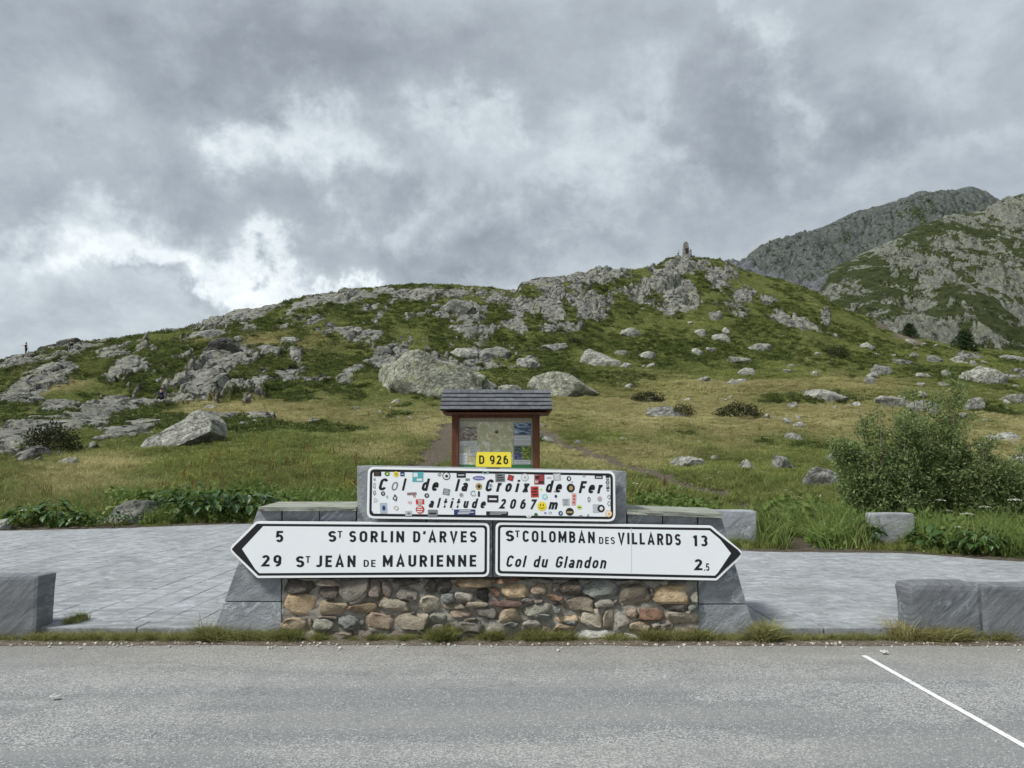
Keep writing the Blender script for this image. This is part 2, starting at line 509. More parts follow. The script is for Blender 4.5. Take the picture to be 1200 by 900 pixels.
# a shoulder just below the crest so that slabs near the top face the road
sh_ = .9
Ks.append(Ks[-1] + (cy_ - Ks[-1]) * .82); Zs.append(Zs[-1] + (cz_ - Zs[-1]) * .86)
Ks.append(cy_); Zs.append(cz_)
Ks.append(cy_ + 14); Zs.append(cz_ - 1.6)
Ks.append(cy_ + 60); Zs.append(cz_ * .62 - 2)
Ks.append(np.full(len(ucs), 329.0)); Zs.append(np.full(len(ucs), -1.0) + 0 * cz_)
EDGE_Y = Ks[2]
HZ = pchip_cols(np.array(Ks), np.array(Zs), rows)
UU, YY = np.meshgrid(ucs, rows)
XX = UU * YY
PX, PY = to_px(XX, YY, HZ)

# rock outcrops, as (px, py, rx, ry, rotation) of where they stand
ROCKS = [
    (16, 516, 74, 24, -8), (124, 483, 62, 14, -8), (150, 506, 48, 11, -12), (25, 472, 38, 5, -5), (70, 480, 22, 6, -5),
    (50, 448, 52, 17, -25), (95, 410, 42, 7, -8), (20, 425, 45, 5, -18), (148, 435, 32, 11, -28), (235, 448, 72, 22, 0),
    (265, 424, 38, 18, -15), (292, 369, 62, 9, -18), (400, 349, 80, 9, -8), (372, 377, 28, 7, -35), (447, 370, 14, 9, -50),
    (487, 370, 20, 6, -15), (318, 413, 22, 8, 0), (345, 416, 10, 10, 0), (455, 418, 30, 15, -20), (340, 441, 18, 13, 0),
    (410, 443, 25, 7, -30), (372, 449, 22, 4, 0), (303, 446, 16, 16, 0), (505, 344, 70, 7, 0), (556, 387, 34, 8, 5),
    (606, 366, 12, 13, 0), (605, 384, 18, 14, 0), (680, 328, 80, 13, -8), (700, 359, 28, 17, -20), (652, 372, 16, 5, 0),
    (752, 342, 27, 17, 0), (790, 336, 31, 33, 0), (842, 322, 23, 17, 15), (800, 359, 34, 9, 0), (872, 345, 16, 10, 0),
    (935, 380, 42, 8, 20), (968, 370, 6, 14, 0), (900, 350, 14, 6, 10), (660, 385, 30, 5, 0), (640, 350, 20, 7, 0),
    (165, 400, 12, 3, 0), (180, 413, 9, 2, 0), (300, 492, 26, 5, 0), (265, 489, 16, 4, 0), (335, 385, 14, 4, -10),
    (210, 425, 22, 7, -15), (1180, 441, 28, 4, 0), (870, 372, 10, 3, 0), (420, 395, 18, 4, 0), (520, 372, 12, 4, 0),
    (1130, 420, 18, 3, 0), (108, 525, 14, 4, 0), (48, 398, 5, 3, 0), (585, 352, 25, 5, 0), (430, 360, 20, 6, -10), (345, 398, 12, 3, 0), (800, 312, 30, 12, 0), (775, 325, 20, 14, -30)]
rock = np.zeros_like(HZ)
nz = fbm(XX * .45, YY * .28, 3, 4) - .5
nz2 = fbm(XX * 1.6, YY * 1.0, 8, 3) - .5
for (px, py, rx, ry, rot) in ROCKS:
    c, s = math.cos(R(rot)), math.sin(R(rot))
    dx = PX - px; dy = PY - py
    a = (c * dx + s * dy) / rx; b_ = (-s * dx + c * dy) / ry
    dd = np.sqrt(a * a + b_ * b_)
    rock = np.maximum(rock, np.clip(1.33 - dd, 0, 1.1))
nz3 = fbm(XX * 3.0, YY * 1.5, 9, 3) - .5
rock = rock + (nz * 1.3 + nz2 * .9 + nz3 * .5) * np.where(rock > 0, 1, .3)
# scattered ledges over the whole rocky half
zone = sst(PY, 445, 425) * sst(PX, 700, 600) + sst(PY, 385, 365) * sst(PX, 930, 850) * .6
zone = np.clip(zone, 0, 1)
led = fbm(XX * .16 + 3, YY * .10 + 8, 21, 3)
rock = np.maximum(rock, (.28 * zone + (led - .52) * 2.4 * zone + (nz2 * 1.0 + nz * .9 + nz3 * .5) * zone))
beyond = YY > cy_[None, :] + 4
rock = np.where(beyond, np.maximum(rock, .2), rock)
rock *= sst(YY - EDGE_Y[None, :], 3.0, 7.0)
rockm = sst(rock, .24, .74)

# dry grass, path
DRY = [(330, 482, 150, 12, 0), (560, 500, 130, 22, 0), (240, 470, 70, 5, 0), (760, 480, 150, 28, 0), (960, 490, 140, 22, 0), (900, 455, 140, 10, 0), (1190, 520, 90, 30, 0), (700, 530, 110, 16, 0), (860, 510, 60, 16, 0), (90, 560, 60, 18, 0), (120, 545, 50, 15, 0), (60, 450, 40, 12, 0), (450, 530, 60, 12, 0), (300, 400, 60, 10, 0)]
dry = np.zeros_like(HZ)
for (px, py, rx, ry, rot) in DRY:
    a = (PX - px) / rx; b_ = (PY - py) / ry
    dry = np.maximum(dry, np.exp(-(a * a + b_ * b_) * .8))
dry = dry * .95 + (fbm(XX * .22, YY * .13, 31, 4) - .5) * .9 + .04
GREENER = [(880, 590, 110, 40), (420, 560, 130, 28), (1050, 590, 160, 40), (780, 590, 90, 22), (600, 520, 160, 12), (330, 555, 130, 18), (700, 400, 120, 18)]
for (px, py, rx, ry) in GREENER:
    a = (PX - px) / rx; b_ = (PY - py) / ry
    dry -= .35 * np.exp(-(a * a + b_ * b_))
dry = np.clip(dry, 0, 1)

def polydist(pts):
    best = np.full(PX.shape, 1e3)
    for (x0, y0), (x1, y1) in zip(pts[:-1], pts[1:]):
        dx, dy = x1 - x0, y1 - y0
        t = np.clip(((PX - x0) * dx + (PY - y0) * dy) / (dx * dx + dy * dy), 0, 1)
        best = np.minimum(best, np.hypot((PX - x0 - t * dx), (PY - y0 - t * dy) * 2.2))
    return best
pd = np.minimum(polydist([(632, 508), (690, 532), (740, 546), (800, 567), (850, 577)]), polydist([(868, 592), (905, 612), (930, 636), (955, 648)]) * .8)
pd = np.minimum(pd, polydist([(478, 556), (510, 535), (530, 505)]) * .55)
pd = np.minimum(pd, polydist([(1035, 380), (1058, 394), (1075, 405)]) * 1.2)
pd = pd + (nz2 * 12)
dirt = 1 - sst(pd, 7, 18)
eg = (YY - EDGE_Y[None, :])
dirt = np.maximum(dirt, (1 - sst(eg + nz2 * .8, .05, .45)) * .75)

# relief
bl1, e1 = blocks(XX, YY, 4.6, 1, .95, 2.3, .10)
bl2, e2 = blocks(XX, YY, 1.9, 2, 1.05, 2.6, .12)
bl3, e3 = blocks(XX, YY, .8, 3, .8, 2.2, .15)
rgh = sst(fbm(XX * .13, YY * .10, 15, 3), .40, .62)
near = sst(YY, 34, 72)
rel = bl1 * 1.25 * near + bl1 * .35 * (1 - near) + (bl2 * .75 * (.2 + .8 * near) + bl3 * .20 * (.2 + .8 * near)) * (.25 + .75 * rgh) + (fbm(XX * .5, YY * .5, 16, 3) - .5) * 1.2 * near
# the near slabs are smooth, the summit crags high and broken
crag = np.exp(-(((PX - 790) / 60) ** 2 + ((PY - 338) / 36) ** 2)) + .6 * np.exp(-(((PX - 690) / 60) ** 2 + ((PY - 355) / 22) ** 2)) + .35 * np.exp(-(((PX - 235) / 80) ** 2 + ((PY - 445) / 30) ** 2))
slab = .55 + .9 * np.clip(crag, 0, 1)
lift = rockm * (.30 + .2 * near) + rockm * rel * slab
hum = (fbm(XX * .33, YY * .33, 51, 3) - .5) * .75 + (fbm(XX * 1.3, YY * 1.1, 52, 3) - .5) * .34
ter = (fbm(XX * .07, YY * .32, 61, 3) - .5) * 1.2           # low terraces running across the slope
gfade = sst(eg, .2, 6.0)
lift = lift + (hum + ter * near) * (1 - rockm) * gfade * (.6 + .6 * near)
lift -= sst(dirt, .4, .9) * .10 * sst(eg, 1, 3)
cfade = 1 - .55 * sst(YY, cy_[None, :] - 12, cy_[None, :] - 1) * (1 - rockm)
HZ0 = HZ.copy()
HZ = HZ + lift * gfade * cfade

nr, nc = HZ.shape
LR = np.log(rows)
def height(x, y):
    u = x / y
    ci = np.interp(u, ucs, np.arange(nc)); ri = np.interp(math.log(y) if np.isscalar(y) else np.log(y), LR, np.arange(nr))
    c0 = np.clip(np.floor(ci).astype(int), 0, nc - 2); r0 = np.clip(np.floor(ri).astype(int), 0, nr - 2)
    fc = ci - c0; fr = ri - r0
    return (HZ[r0, c0] * (1 - fc) + HZ[r0, c0 + 1] * fc) * (1 - fr) + (HZ[r0 + 1, c0] * (1 - fc) + HZ[r0 + 1, c0 + 1] * fc) * fr

def hit(px, py, y0=9.5, y1=170):
    """point of the hillside seen at this place of the photograph"""
    a, dy, dz = ray(px, py)
    ys = np.exp(np.linspace(math.log(y0), math.log(y1), 900))
    zr = CZ + ys * dz / dy; xs = ys * a / dy
    zt = height(xs, ys)
    k = np.nonzero(zt >= zr)[0]
    i = int(k[0]) if len(k) else int(np.argmax(zt - zr))
    return Vector((xs[i], ys[i], zt[i]))

idx = np.arange(nr * nc).reshape(nr, nc)
faces = np.stack([idx[:-1, :-1], idx[:-1, 1:], idx[1:, 1:], idx[1:, :-1]], axis=-1).reshape(-1, 4)
me = np_mesh('hillside', np.stack([XX, YY, HZ], -1).reshape(-1, 3), faces, True)
set_attr(me, 'rock', np.clip(rock, 0, 1.2)); set_attr(me, 'dry', dry); set_attr(me, 'dirt', dirt)
tag(link('hillside', me, None, M_TERR), kind='structure')

# ---- the near mountain on the right and the dark one behind it
def mountain(name, base, crest, mid_bulge, u0, u1, ncol, nrow, ybase, sizes, mat, rockfn, back, amp=1.0):
    us = np.linspace(u0, u1, ncol)
    def lc(pts):
        P = [at(*p) for p in pts]
        uu = np.array([p.x / p.y for p in P]); o = np.argsort(uu)
        yy = pchip1(uu[o], np.array([p.y for p in P])[o], us)
        return yy, CZ + pchip1(uu[o], np.array([(p.z - CZ) / p.y for p in P])[o], us) * yy
    b0, z0 = lc(base); c0, c1 = lc(crest)
    K = [np.full(ncol, ybase), b0, b0 + (c0 - b0) * .45, c0, c0 + back * .25, c0 + back]
    Zk = [z0 * ybase / b0 * .85 - 8, z0, z0 + (c1 - z0) * (.45 + mid_bulge), c1, c1 - back * .05, c1 * .5]
    ymax = float((c0 + back).max())
    rr = np.concatenate([np.linspace(ybase, float(c0.max()) + 3, nrow), np.linspace(float(c0.max()) + 3, ymax, 30)[1:]])
    Z = pchip_cols(np.array(K), np.array(Zk), rr)
    U, Y = np.meshgrid(us, rr); X = U * Y
    px, py = to_px(X, Y, Z)
    rk, sc = rockfn(X, Y, px, py)
    rm = sst(rk, .35, .6)
    s = sizes[0]
    a1, _ = blocks(X, Y, s, 11, .9, 1.7, .1); a2, _ = blocks(X, Y, s * .38, 12, 1.1, 1.6, .14); a3, _ = blocks(X, Y, s * .15, 13, .7, 1.5, .18)
    big = (fbm(X / (s * 3.2), Y / (s * 3.2), 71, 4) - .5) * s * .8 * amp
    ed = sst(-Y, -c0[None, :], -c0[None, :] + s * 7 / amp) * .9 + .10
    Z2 = Z + (big + rm * (a1 * s * .26 + a2 * s * .15 + a3 * s * .06 + s * .07) + (1 - rm) * (fbm(X / s * 4, Y / s * 4, 75, 3) - .5) * s * .12) * ed
    ii = np.arange(Z.size).reshape(Z.shape)
    fc = np.stack([ii[:-1, :-1], ii[:-1, 1:], ii[1:, 1:], ii[1:, :-1]], axis=-1).reshape(-1, 4)
    m = np_mesh(name, np.stack([X, Y, Z2], -1).reshape(-1, 3), fc, True)
    set_attr(m, 'rock', np.clip(rk, 0, 1.2)); set_attr(m, 'scree', sc)
    o = tag(link(name, m, None, mat), kind='structure')
    return us, rr, Z2

def rock_near(X, Y, px, py):
    n = fbm(X * .05, Y * .04, 81, 4); n2 = fbm(X * .30, Y * .22, 82, 4)
    cliffs = np.zeros_like(X)
    for (a, b_, rx, ry) in [(985, 350, 22, 14), (1010, 360, 40, 20), (1045, 365, 50, 22), (1075, 380, 50, 18), (1060, 298, 28, 16), (1100, 320, 40, 12), (1092, 340, 30, 14), (1188, 318, 18, 22), (1160, 340, 40, 12), (1195, 365, 30, 18), (1150, 392, 60, 12), (1075, 350, 25, 10), (1030, 285, 30, 10), (1120, 258, 40, 10), (1180, 245, 30, 16), (1130, 290, 50, 14), (1110, 372, 26, 10), (1085, 395, 40, 8)]:
        cliffs = np.maximum(cliffs, np.clip(1.4 - np.hypot((px - a) / rx, (py - b_) / ry), 0, 1))
    return .19 + (n - .5) * 1.0 + (n2 - .5) * 1.9 + cliffs * .42 + .1, np.zeros_like(X)
base1 = [(880, 400, 190), (960, 388, 190), (1010, 388, 182), (1050, 402, 168), (1090, 412, 163), (1140, 419, 160), (1200, 424, 162), (1500, 450, 165)]
crest1 = [(880, 395, 240), (930, 366, 255), (950, 352, 262), (961, 344, 266), (975, 320, 275), (1000, 307, 290), (1039, 291, 312), (1065, 280, 330), (1091, 270, 345), (1120, 262, 358), (1149, 257, 372), (1172, 247, 385), (1200, 238, 400), (1300, 190, 430), (1500, 150, 460)]
mountain('mountain_slope', base1, crest1, .04, .30, 1.25, 620, 440, 150.0, (11.0,), M_MT1, rock_near, 160)

def rock_far(X, Y, px, py):
    n = fbm(X * .012, Y * .010, 91, 4); n2 = fbm(X * .05, Y * .04, 92, 4)
    sc = sst(py + (n2 - .5) * 12, 318, 325) * sst(px, 985, 955)
    return .95 + (n - .5) * 1.2 + (n2 - .5) * 1.3, sc
base2 = [(700, 360, 900), (860, 342, 900), (960, 338, 900), (1100, 330, 950), (1300, 330, 950)]
crest2 = [(700, 350, 1150), (840, 330, 1180), (866, 316, 1200), (890, 299, 1210), (918, 285, 1220), (945, 275, 1230), (970, 266, 1240), (995, 257, 1250), (1022, 247, 1260), (1060, 236, 1270), (1097, 227, 1280), (1120, 224, 1285), (1137, 220, 1290), (1150, 224, 1290), (1166, 235, 1290), (1200, 262, 1280), (1300, 330, 1280)]
mountain('far_mountain', base2, crest2, -.02, .10, .80, 420, 330, 700.0, (42.0,), M_MT2, rock_far, 500, 2.6)

gm = np_mesh('ground', [(-6000, -3000, -.35), (6000, -3000, -.35), (6000, 9000, -.35), (-6000, 9000, -.35)], [(0, 1, 2, 3)])
tag(link('ground', gm, None, M_GROUND), kind='structure')
# ------------------------------------------------------------------ materials of the made things
def b_asphalt(nt, b):
    P = nt.objvec()
    big = nt.noise(nt.mapping(P, (.25, 1.1, 1)), 1.0, 6, .6, .4)
    grit = nt.voro(P, 120, 'F1', 'Color'); gs = nt.add('ShaderNodeSeparateColor'); nt.put(gs.inputs[0], grit)
    g = gs.outputs[0]
    g2 = nt.noise(P, 60, 4, .8)
    dens = nt.smooth(nt.math('ADD', big, nt.math('MULTIPLY', nt.math('SUBTRACT', nt.noise(P, 2.5, 6, .7), .5), .5)), .42, .62)
    c = nt.ramp(g2, [(.3, (.150, .158, .160)), (.55, (.190, .198, .199)), (.75, (.245, .25, .248))])
    pale = nt.smooth(nt.math('ADD', g, nt.math('MULTIPLY', dens, .34)), .84, .95)
    c = nt.mix(nt.math('MULTIPLY', pale, .72), c, (.46, .455, .43))
    c = nt.mix(nt.math('MULTIPLY', nt.smooth(g, .10, .04), .6), c, (.05, .05, .05))
    tr1 = nt.smooth(nt.noise(nt.mapping(P, (.12, 2.2, 1)), 1.0, 5, .6, .3), .40, .62)
    c = nt.mix(nt.math('MULTIPLY', tr1, .28), c, (.32, .315, .29))
    crk = nt.math('ABSOLUTE', nt.math('SUBTRACT', nt.noise(nt.mapping(P, (.5, 1, 1), loc=(4, 2, 0)), .55, 7, .6, .6), .5))
    c = nt.mix(nt.smooth(crk, .0022, 0, 0, .55), c, (.06, .06, .06))
    # dust and grit washed along the verge
    sx = nt.add('ShaderNodeSeparateXYZ'); nt.put(sx.inputs[0], P)
    vg = nt.smooth(nt.math('ADD', sx.outputs[1], nt.math('MULTIPLY', nt.math('SUBTRACT', nt.noise(P, 1.4, 6, .7), .5), .9)), 5.5, 6.75)
    c = nt.mix(nt.math('MULTIPLY', vg, .5), c, nt.ramp(g2, [(.3, (.15, .135, .11)), (.6, (.27, .25, .21)), (.8, (.40, .38, .33))]))
    nt.put(b.inputs['Normal'], nt.bump(nt.math('ADD', nt.math('MULTIPLY', g, .5), g2), .55, .006))
    return c
M_ASPH = new_mat('asphalt', b_asphalt, .9, .25)

def b_paint(nt, b):
    P = nt.objvec()
    w = nt.smooth(nt.noise(P, 30, 7, .85), .50, .66)
    return nt.mix(nt.math('MULTIPLY', w, .8), (.72, .72, .70), (.2, .2, .2))
M_LINE = new_mat('road_paint', b_paint, .7)

def slate(base, vein, vamt, streak=(1, 1, 1), rot=(0, 0, 0), gl=.75):
    def f(nt, b):
        P = nt.objvec()
        ob = nt.add('ShaderNodeObjectInfo'); rv = nt.vmath('SCALE', nt.math('MULTIPLY', ob.outputs['Random'], 40.0), scale=1.0)
        cmb = nt.add('ShaderNodeCombineXYZ')
        for i in range(3): nt.put(cmb.inputs[i], nt.math('MULTIPLY', ob.outputs['Random'], (37.0, 11.0, 23.0)[i]))
        Q = nt.vmath('ADD', P, cmb.outputs[0])
        S = nt.mapping(Q, streak, rot)
        n1 = nt.noise(S, 3.0, 8, .65, .8); n2 = nt.noise(Q, 45, 4, .8); n3 = nt.noise(S, 14.0, 6, .75, .4)
        c = nt.mix(nt.smooth(n1, .3, .7), tuple(v * .72 for v in base), tuple(v * 1.3 for v in base))
        c = nt.mix(nt.smooth(n3, .45, .75, 0, .35), c, tuple(min(1, v * 1.9) for v in base))
        c = nt.mix(nt.smooth(n2, .6, .8, 0, .35), c, (.4, .41, .42))
        c = nt.mix(nt.smooth(n2, .42, .25, 0, .4), c, (.05, .055, .06))
        v = nt.math('ABSOLUTE', nt.math('SUBTRACT', nt.noise(S, 1.7, 7, .62, 1.2), .5))
        vm = nt.math('MULTIPLY', nt.smooth(v, .022, .0), nt.smooth(nt.noise(Q, 2.6, 3), .5, .6))
        c = nt.mix(nt.math('MULTIPLY', vm, vamt), c, vein)
        t = nt.attr('tone')
        c = nt.mix(1.0, c, nt.mix(nt.math('ADD', nt.math('MULTIPLY', t, .5), nt.math('MULTIPLY', ob.outputs['Random'], .35)), (.82, .82, .83), (1.1, 1.1, 1.08)), 'MULTIPLY')
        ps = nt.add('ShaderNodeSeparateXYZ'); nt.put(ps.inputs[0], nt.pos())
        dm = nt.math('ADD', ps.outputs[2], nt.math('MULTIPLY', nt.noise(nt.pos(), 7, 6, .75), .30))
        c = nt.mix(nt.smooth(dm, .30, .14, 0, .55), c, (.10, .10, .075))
        lc = nt.smooth(nt.noise(nt.vmath('ADD', Q, (5, 5, 5)), 9, 7, .75, .5), .62, .70, 0, .45)
        c = nt.mix(lc, c, (.40, .41, .37))
        nt.put(b.inputs['Normal'], nt.bump(nt.math('ADD', n3, nt.math('MULTIPLY', n2, .6)), .8, .02))
        return c
    return f
M_SLATE = new_mat('dark_slate', slate((.30, .315, .33), (.60, .66, .70), .85, (1, 1, 2.2), (0, .5, 0)), .75, .3)
M_BLOCK = new_mat('grey_schist_block', slate((.19, .20, .21), (.50, .56, .60), .6, (1, 1, 7), (0, .75, 0)), .8, .25)
M_BLOCK2 = new_mat('pale_grey_stone', slate((.34, .345, .355), (.6, .6, .6), .3, (1, 1, 1.5)), .85, .2)
M_PAVE = new_mat('paving_stone', slate((.305, .32, .34), (.62, .68, .72), .7, (1, 2.5, 1)), .8, .25)
def b_coping(nt, b):
    P = nt.objvec()
    n = nt.noise(nt.mapping(P, (1, 3, 6)), 5, 8, .7, .5)
    c = nt.ramp(n, [(.3, (.13, .13, .11)), (.5, (.27, .28, .235)), (.7, (.43, .44, .38))])
    nt.put(b.inputs['Normal'], nt.bump(n, .8, .02))
    return c
M_COPING = new_mat('coping_schist', b_coping, .9, .2)
def b_pave(nt, b):
    c = slate((.34, .355, .372), (.66, .70, .73), .7, (1, 2.5, 1))(nt, b)
    P = nt.objvec()
    P = nt.pos()
    st = nt.smooth(nt.noise(P, .9, 7, .7, .5), .50, .68)
    c = nt.mix(nt.math('MULTIPLY', st, .35), c, (.17, .168, .155))
    sf = nt.smooth(nt.noise(nt.mapping(P, (1.0, 6.0, 1)), 1.6, 6, .72, .3), .64, .72)
    c = nt.mix(nt.math('MULTIPLY', sf, .55), c, (.62, .63, .62))
    gr = nt.smooth(nt.noise(P, 3.2, 6, .8), .66, .74)
    return nt.mix(nt.math('MULTIPLY', gr, .5), c, (.20, .175, .12))
M_PAVE = new_mat('paving_stone_worn', b_pave, .8, .25)
def b_mortar(nt, b):
    P = nt.objvec()
    n = nt.noise(P, 30, 6, .8); n2 = nt.noise(P, 4, 5, .6)
    c = nt.ramp(n, [(.3, (.19, .178, .15)), (.55, (.34, .32, .275)), (.75, (.48, .46, .41))])
    c = nt.mix(nt.smooth(n2, .5, .7, 0, .5), c, (.15, .14, .12))
    nt.put(b.inputs['Normal'], nt.bump(n, .9, .02))
    return c
M_MORTAR = new_mat('mortar', b_mortar, .95, .1)

def stone_mat(name, base, alt):
    g_ = lambda c: tuple(v * q for v, q in zip([v * .92 + sum(c) / 3 * .22 + .012 for v in c], (1.06, .99, .90)))
    base, alt = g_(base), g_(alt)
    def f(nt, b):
        P = nt.objvec()
        n1 = nt.noise(P, 7, 7, .7, .6); n2 = nt.noise(nt.mapping(P, (1, 1, 2.2), (0, .4, 0)), 26, 6, .75, .3)
        c = nt.mix(nt.smooth(n1, .38, .62), base, alt)
        c = nt.mix(nt.smooth(n2, .52, .72, 0, .55), c, tuple(min(1, v * 1.9 + .05) for v in base))
        c = nt.mix(nt.smooth(n2, .47, .30, 0, .85), c, tuple(v * .3 for v in base))
        nt.put(b.inputs['Normal'], nt.bump(nt.math('ADD', n1, n2), 1.0, .035))
        return c
    return new_mat('wall_stone_' + name, f, .88, .25)
SM = {
    'dark': stone_mat('dark', (.075, .07, .065), (.13, .12, .11)), 'dbrown': stone_mat('dark_brown', (.10, .085, .07), (.15, .13, .11)),
    'grey': stone_mat('grey', (.17, .165, .155), (.25, .24, .22)), 'mauve': stone_mat('mauve', (.19, .165, .15), (.27, .235, .215)),
    'gbrown': stone_mat('grey_brown', (.20, .175, .14), (.28, .25, .20)), 'ochre': stone_mat('ochre', (.45, .32, .17), (.58, .47, .31)),
    'tan': stone_mat('tan', (.33, .26, .17), (.42, .36, .26)), 'brown': stone_mat('brown', (.22, .155, .09), (.33, .27, .18)),
    'beige': stone_mat('beige', (.31, .28, .215), (.40, .37, .30)), 'cream': stone_mat('cream', (.46, .43, .34), (.56, .53, .44)),
    'ggreen': stone_mat('grey_green', (.24, .26, .225), (.34, .35, .29)), 'bgrey': stone_mat('blue_grey', (.17, .20, .20), (.25, .28, .28)),
    'bpink': stone_mat('brown_pink', (.30, .22, .17), (.40, .33, .26)), 'black': stone_mat('black', (.035, .033, .03), (.06, .055, .05)),
    'rust': stone_mat('rust', (.19, .095, .065), (.28, .18, .12)), 'lgrey': stone_mat('light_grey', (.33, .33, .30), (.43, .42, .38)),
    'purple': stone_mat('purple_brown', (.13, .085, .075), (.19, .13, .11)), 'pblue': stone_mat('pale_blue', (.40, .45, .44), (.52, .55, .53)),
}

def flat(name, c, rough=.6, spec=.3, var=0.0):
    def f(nt, b):
        if var:
            n = nt.noise(nt.objvec(), 22, 5, .7)
            return nt.mix(nt.smooth(n, .4, .7, 0, var), c, tuple(v * .55 for v in c))
        return (*c, 1)
    return new_mat(name, f, rough, spec)
def b_signwhite(nt, b):
    P = nt.objvec()
    n = nt.noise(P, 1.8, 5, .6); n2 = nt.noise(nt.mapping(P, (9, 9, 1.2)), 3, 5, .7)
    c = nt.mix(nt.smooth(n, .4, .7, 0, .5), (.86, .88, .89), (.78, .81, .83))
    return nt.mix(nt.smooth(n2, .60, .8, 0, .22), c, (.55, .53, .48))
M_WHITE = new_mat('sign_white', b_signwhite, .42, .4)
M_RIM = flat('sign_rim_white', (.88, .89, .89), .4, .5)
M_BLACK = flat('sign_black', (.012, .012, .013), .45, .4)
M_YELLOW = flat('sign_yellow', (.90, .74, .06), .45, .4)
M_BACK = flat('sign_back_metal', (.30, .31, .32), .4, .5)
M_WOOD = new_mat('red_brown_wood', lambda nt, b: nt.ramp(nt.noise(nt.mapping(nt.objvec(), (9, 9, .8)), 3, 6, .65), [(.3, (.075, .028, .014)), (.6, (.135, .055, .027)), (.8, (.19, .085, .045))]), .65, .25)
M_SHING = new_mat('slate_shingle', slate((.115, .122, .132), (.3, .3, .32), .2, (1, 1, 1)), .7, .3)

# ------------------------------------------------------------------ road, verge, plaza
YW = on_z(600, 749, 0).y
road_edge = on_z(600, 755, 0).y
rm_ = np_mesh('road', [(-60, -30, 0), (60, -30, 0), (60, road_edge, 0), (-60, road_edge, 0)], [(0, 1, 2, 3)])
tag(link('road', rm_, None, M_ASPH), kind='structure')
def b_verge(nt, b):
    P = nt.objvec(); n = nt.noise(P, 26, 7, .8)
    nt.put(b.inputs['Normal'], nt.bump(n, .9, .02))
    return nt.ramp(n, [(.3, (.05, .04, .03)), (.5, (.14, .12, .09)), (.68, (.27, .24, .19)), (.8, (.45, .42, .36))])
M_VERGE = new_mat('verge_dirt', b_verge, .95, .1)
vx = np.linspace(-14, 14, 420)
ve = road_edge - .05 + .10 * (fbm(vx * 2.5, vx * 0 + 3, 5, 4) - .5)
Vv = [(x, e, .003) for x, e in zip(vx, ve)] + [(x, e + .12, .012) for x, e in zip(vx, ve)] + [(x, 9.6, -.01) for x in vx]
nvx = len(vx)
tag(link('verge', np_mesh('verge', Vv, [(i, i + 1, nvx + i + 1, nvx + i) for i in range(nvx - 1)] + [(nvx + i, nvx + i + 1, 2 * nvx + i + 1, 2 * nvx + i) for i in range(nvx - 1)], True), None, M_VERGE), kind='structure')
pa, pb = on_z(1012, 768, .004), on_z(1206, 877, .004)
dv = (pb - pa).normalized(); nv_ = Vector((-dv.y, dv.x, 0)) * .023
pe = pa + dv * 9
nseg = 60
LV = []
for i in range(nseg + 1):
    q = pa + (pe - pa) * i / nseg
    LV += [q + nv_ * (1 + random.uniform(-.05, .05)), q - nv_ * (1 + random.uniform(-.05, .05))]
tag(link('parking_line', np_mesh('parking_line', [tuple(v) for v in LV], [(2 * i, 2 * i + 1, 2 * i + 3, 2 * i + 2) for i in range(nseg)]), None, M_LINE), kind='structure')

ZP = .10
YP0 = YW + .30        # where the slabs begin, behind the kerb stones
def back_edge(x):
    y = 14.0
    for _ in range(12):
        y = float(np.interp(x / y, ucs, EDGE_Y))
    return y
plaza = empty('plaza', (0, YP0, 0), kind='structure')
prng = random.Random(3)
def slab_box(bm, x0, x1, y0, y1, zt, dz):
    g = .004
    bm_v = [(x0 + g, y0 + g), (x1 - g, y0 + g), (x1 - g, y1 - g), (x0 + g, y1 - g)]
    tl = [prng.uniform(-dz, dz) for _ in range(4)]
    b0 = [bm.verts.new((x, y, zt - .07)) for x, y in bm_v]
    b1 = [bm.verts.new((x, y, zt - .004 + t)) for (x, y), t in zip(bm_v, tl)]
    cx, cy2 = (x0 + x1) / 2, (y0 + y1) / 2
    b2 = [bm.verts.new((x + (.006 if x < cx else -.006), y + (.006 if y < cy2 else -.006), zt + t)) for (x, y), t in zip(bm_v, tl)]
    bm.faces.new(b2)
    for i in range(4):
        j = (i + 1) % 4
        bm.faces.new((b0[i], b0[j], b1[j], b1[i])); bm.faces.new((b1[i], b1[j], b2[j], b2[i]))
slabs = []
x = -13.2
while x < 13.2:
    w = prng.uniform(.28, .36)
    yend = back_edge(x) + .15
    y = YP0 - prng.uniform(0, .4)
    while y < yend:
        L = prng.uniform(.55, 1.1)
        y1 = min(y + L, yend + prng.uniform(-.12, .1))
        if y1 - max(y, YP0) > .1:
            slabs.append((x, x + w, max(y, YP0), y1))
        y += L
    x += w
def vis_score(s):
    cx, cy2 = (s[0] + s[1]) / 2, (s[2] + s[3]) / 2
    hidden = abs(cx / cy2 * F) < 265 and cy2 < 30
    out_ = abs(cx / cy2) > .72
    return (hidden or out_, cy2)
slabs.sort(key=vis_score)
for i, s in enumerate(slabs[:300]):
    bm = bmesh.new(); slab_box(bm, *s, ZP, .0025)
    m = bm_mesh(bm, 'paving_slab')
    set_attr(m, 'tone', [prng.random()] * len(m.vertices))
    o = link('paving_slab', m, plaza, M_PAVE); o.matrix_parent_inverse = Matrix.Translation((0, -YP0, 0))
bm = bmesh.new()
for s in slabs[300:]:
    slab_box(bm, *s, ZP, .0025)
m = bm_mesh(bm, 'far_paving'); set_attr(m, 'tone', np.repeat(np.random.RandomState(1).rand(len(m.vertices) // 12 + 1), 12)[:len(m.vertices)])
o = tag(link('far_paving', m, plaza, M_PAVE), kind='stuff'); o.matrix_parent_inverse = Matrix.Translation((0, -YP0, 0))
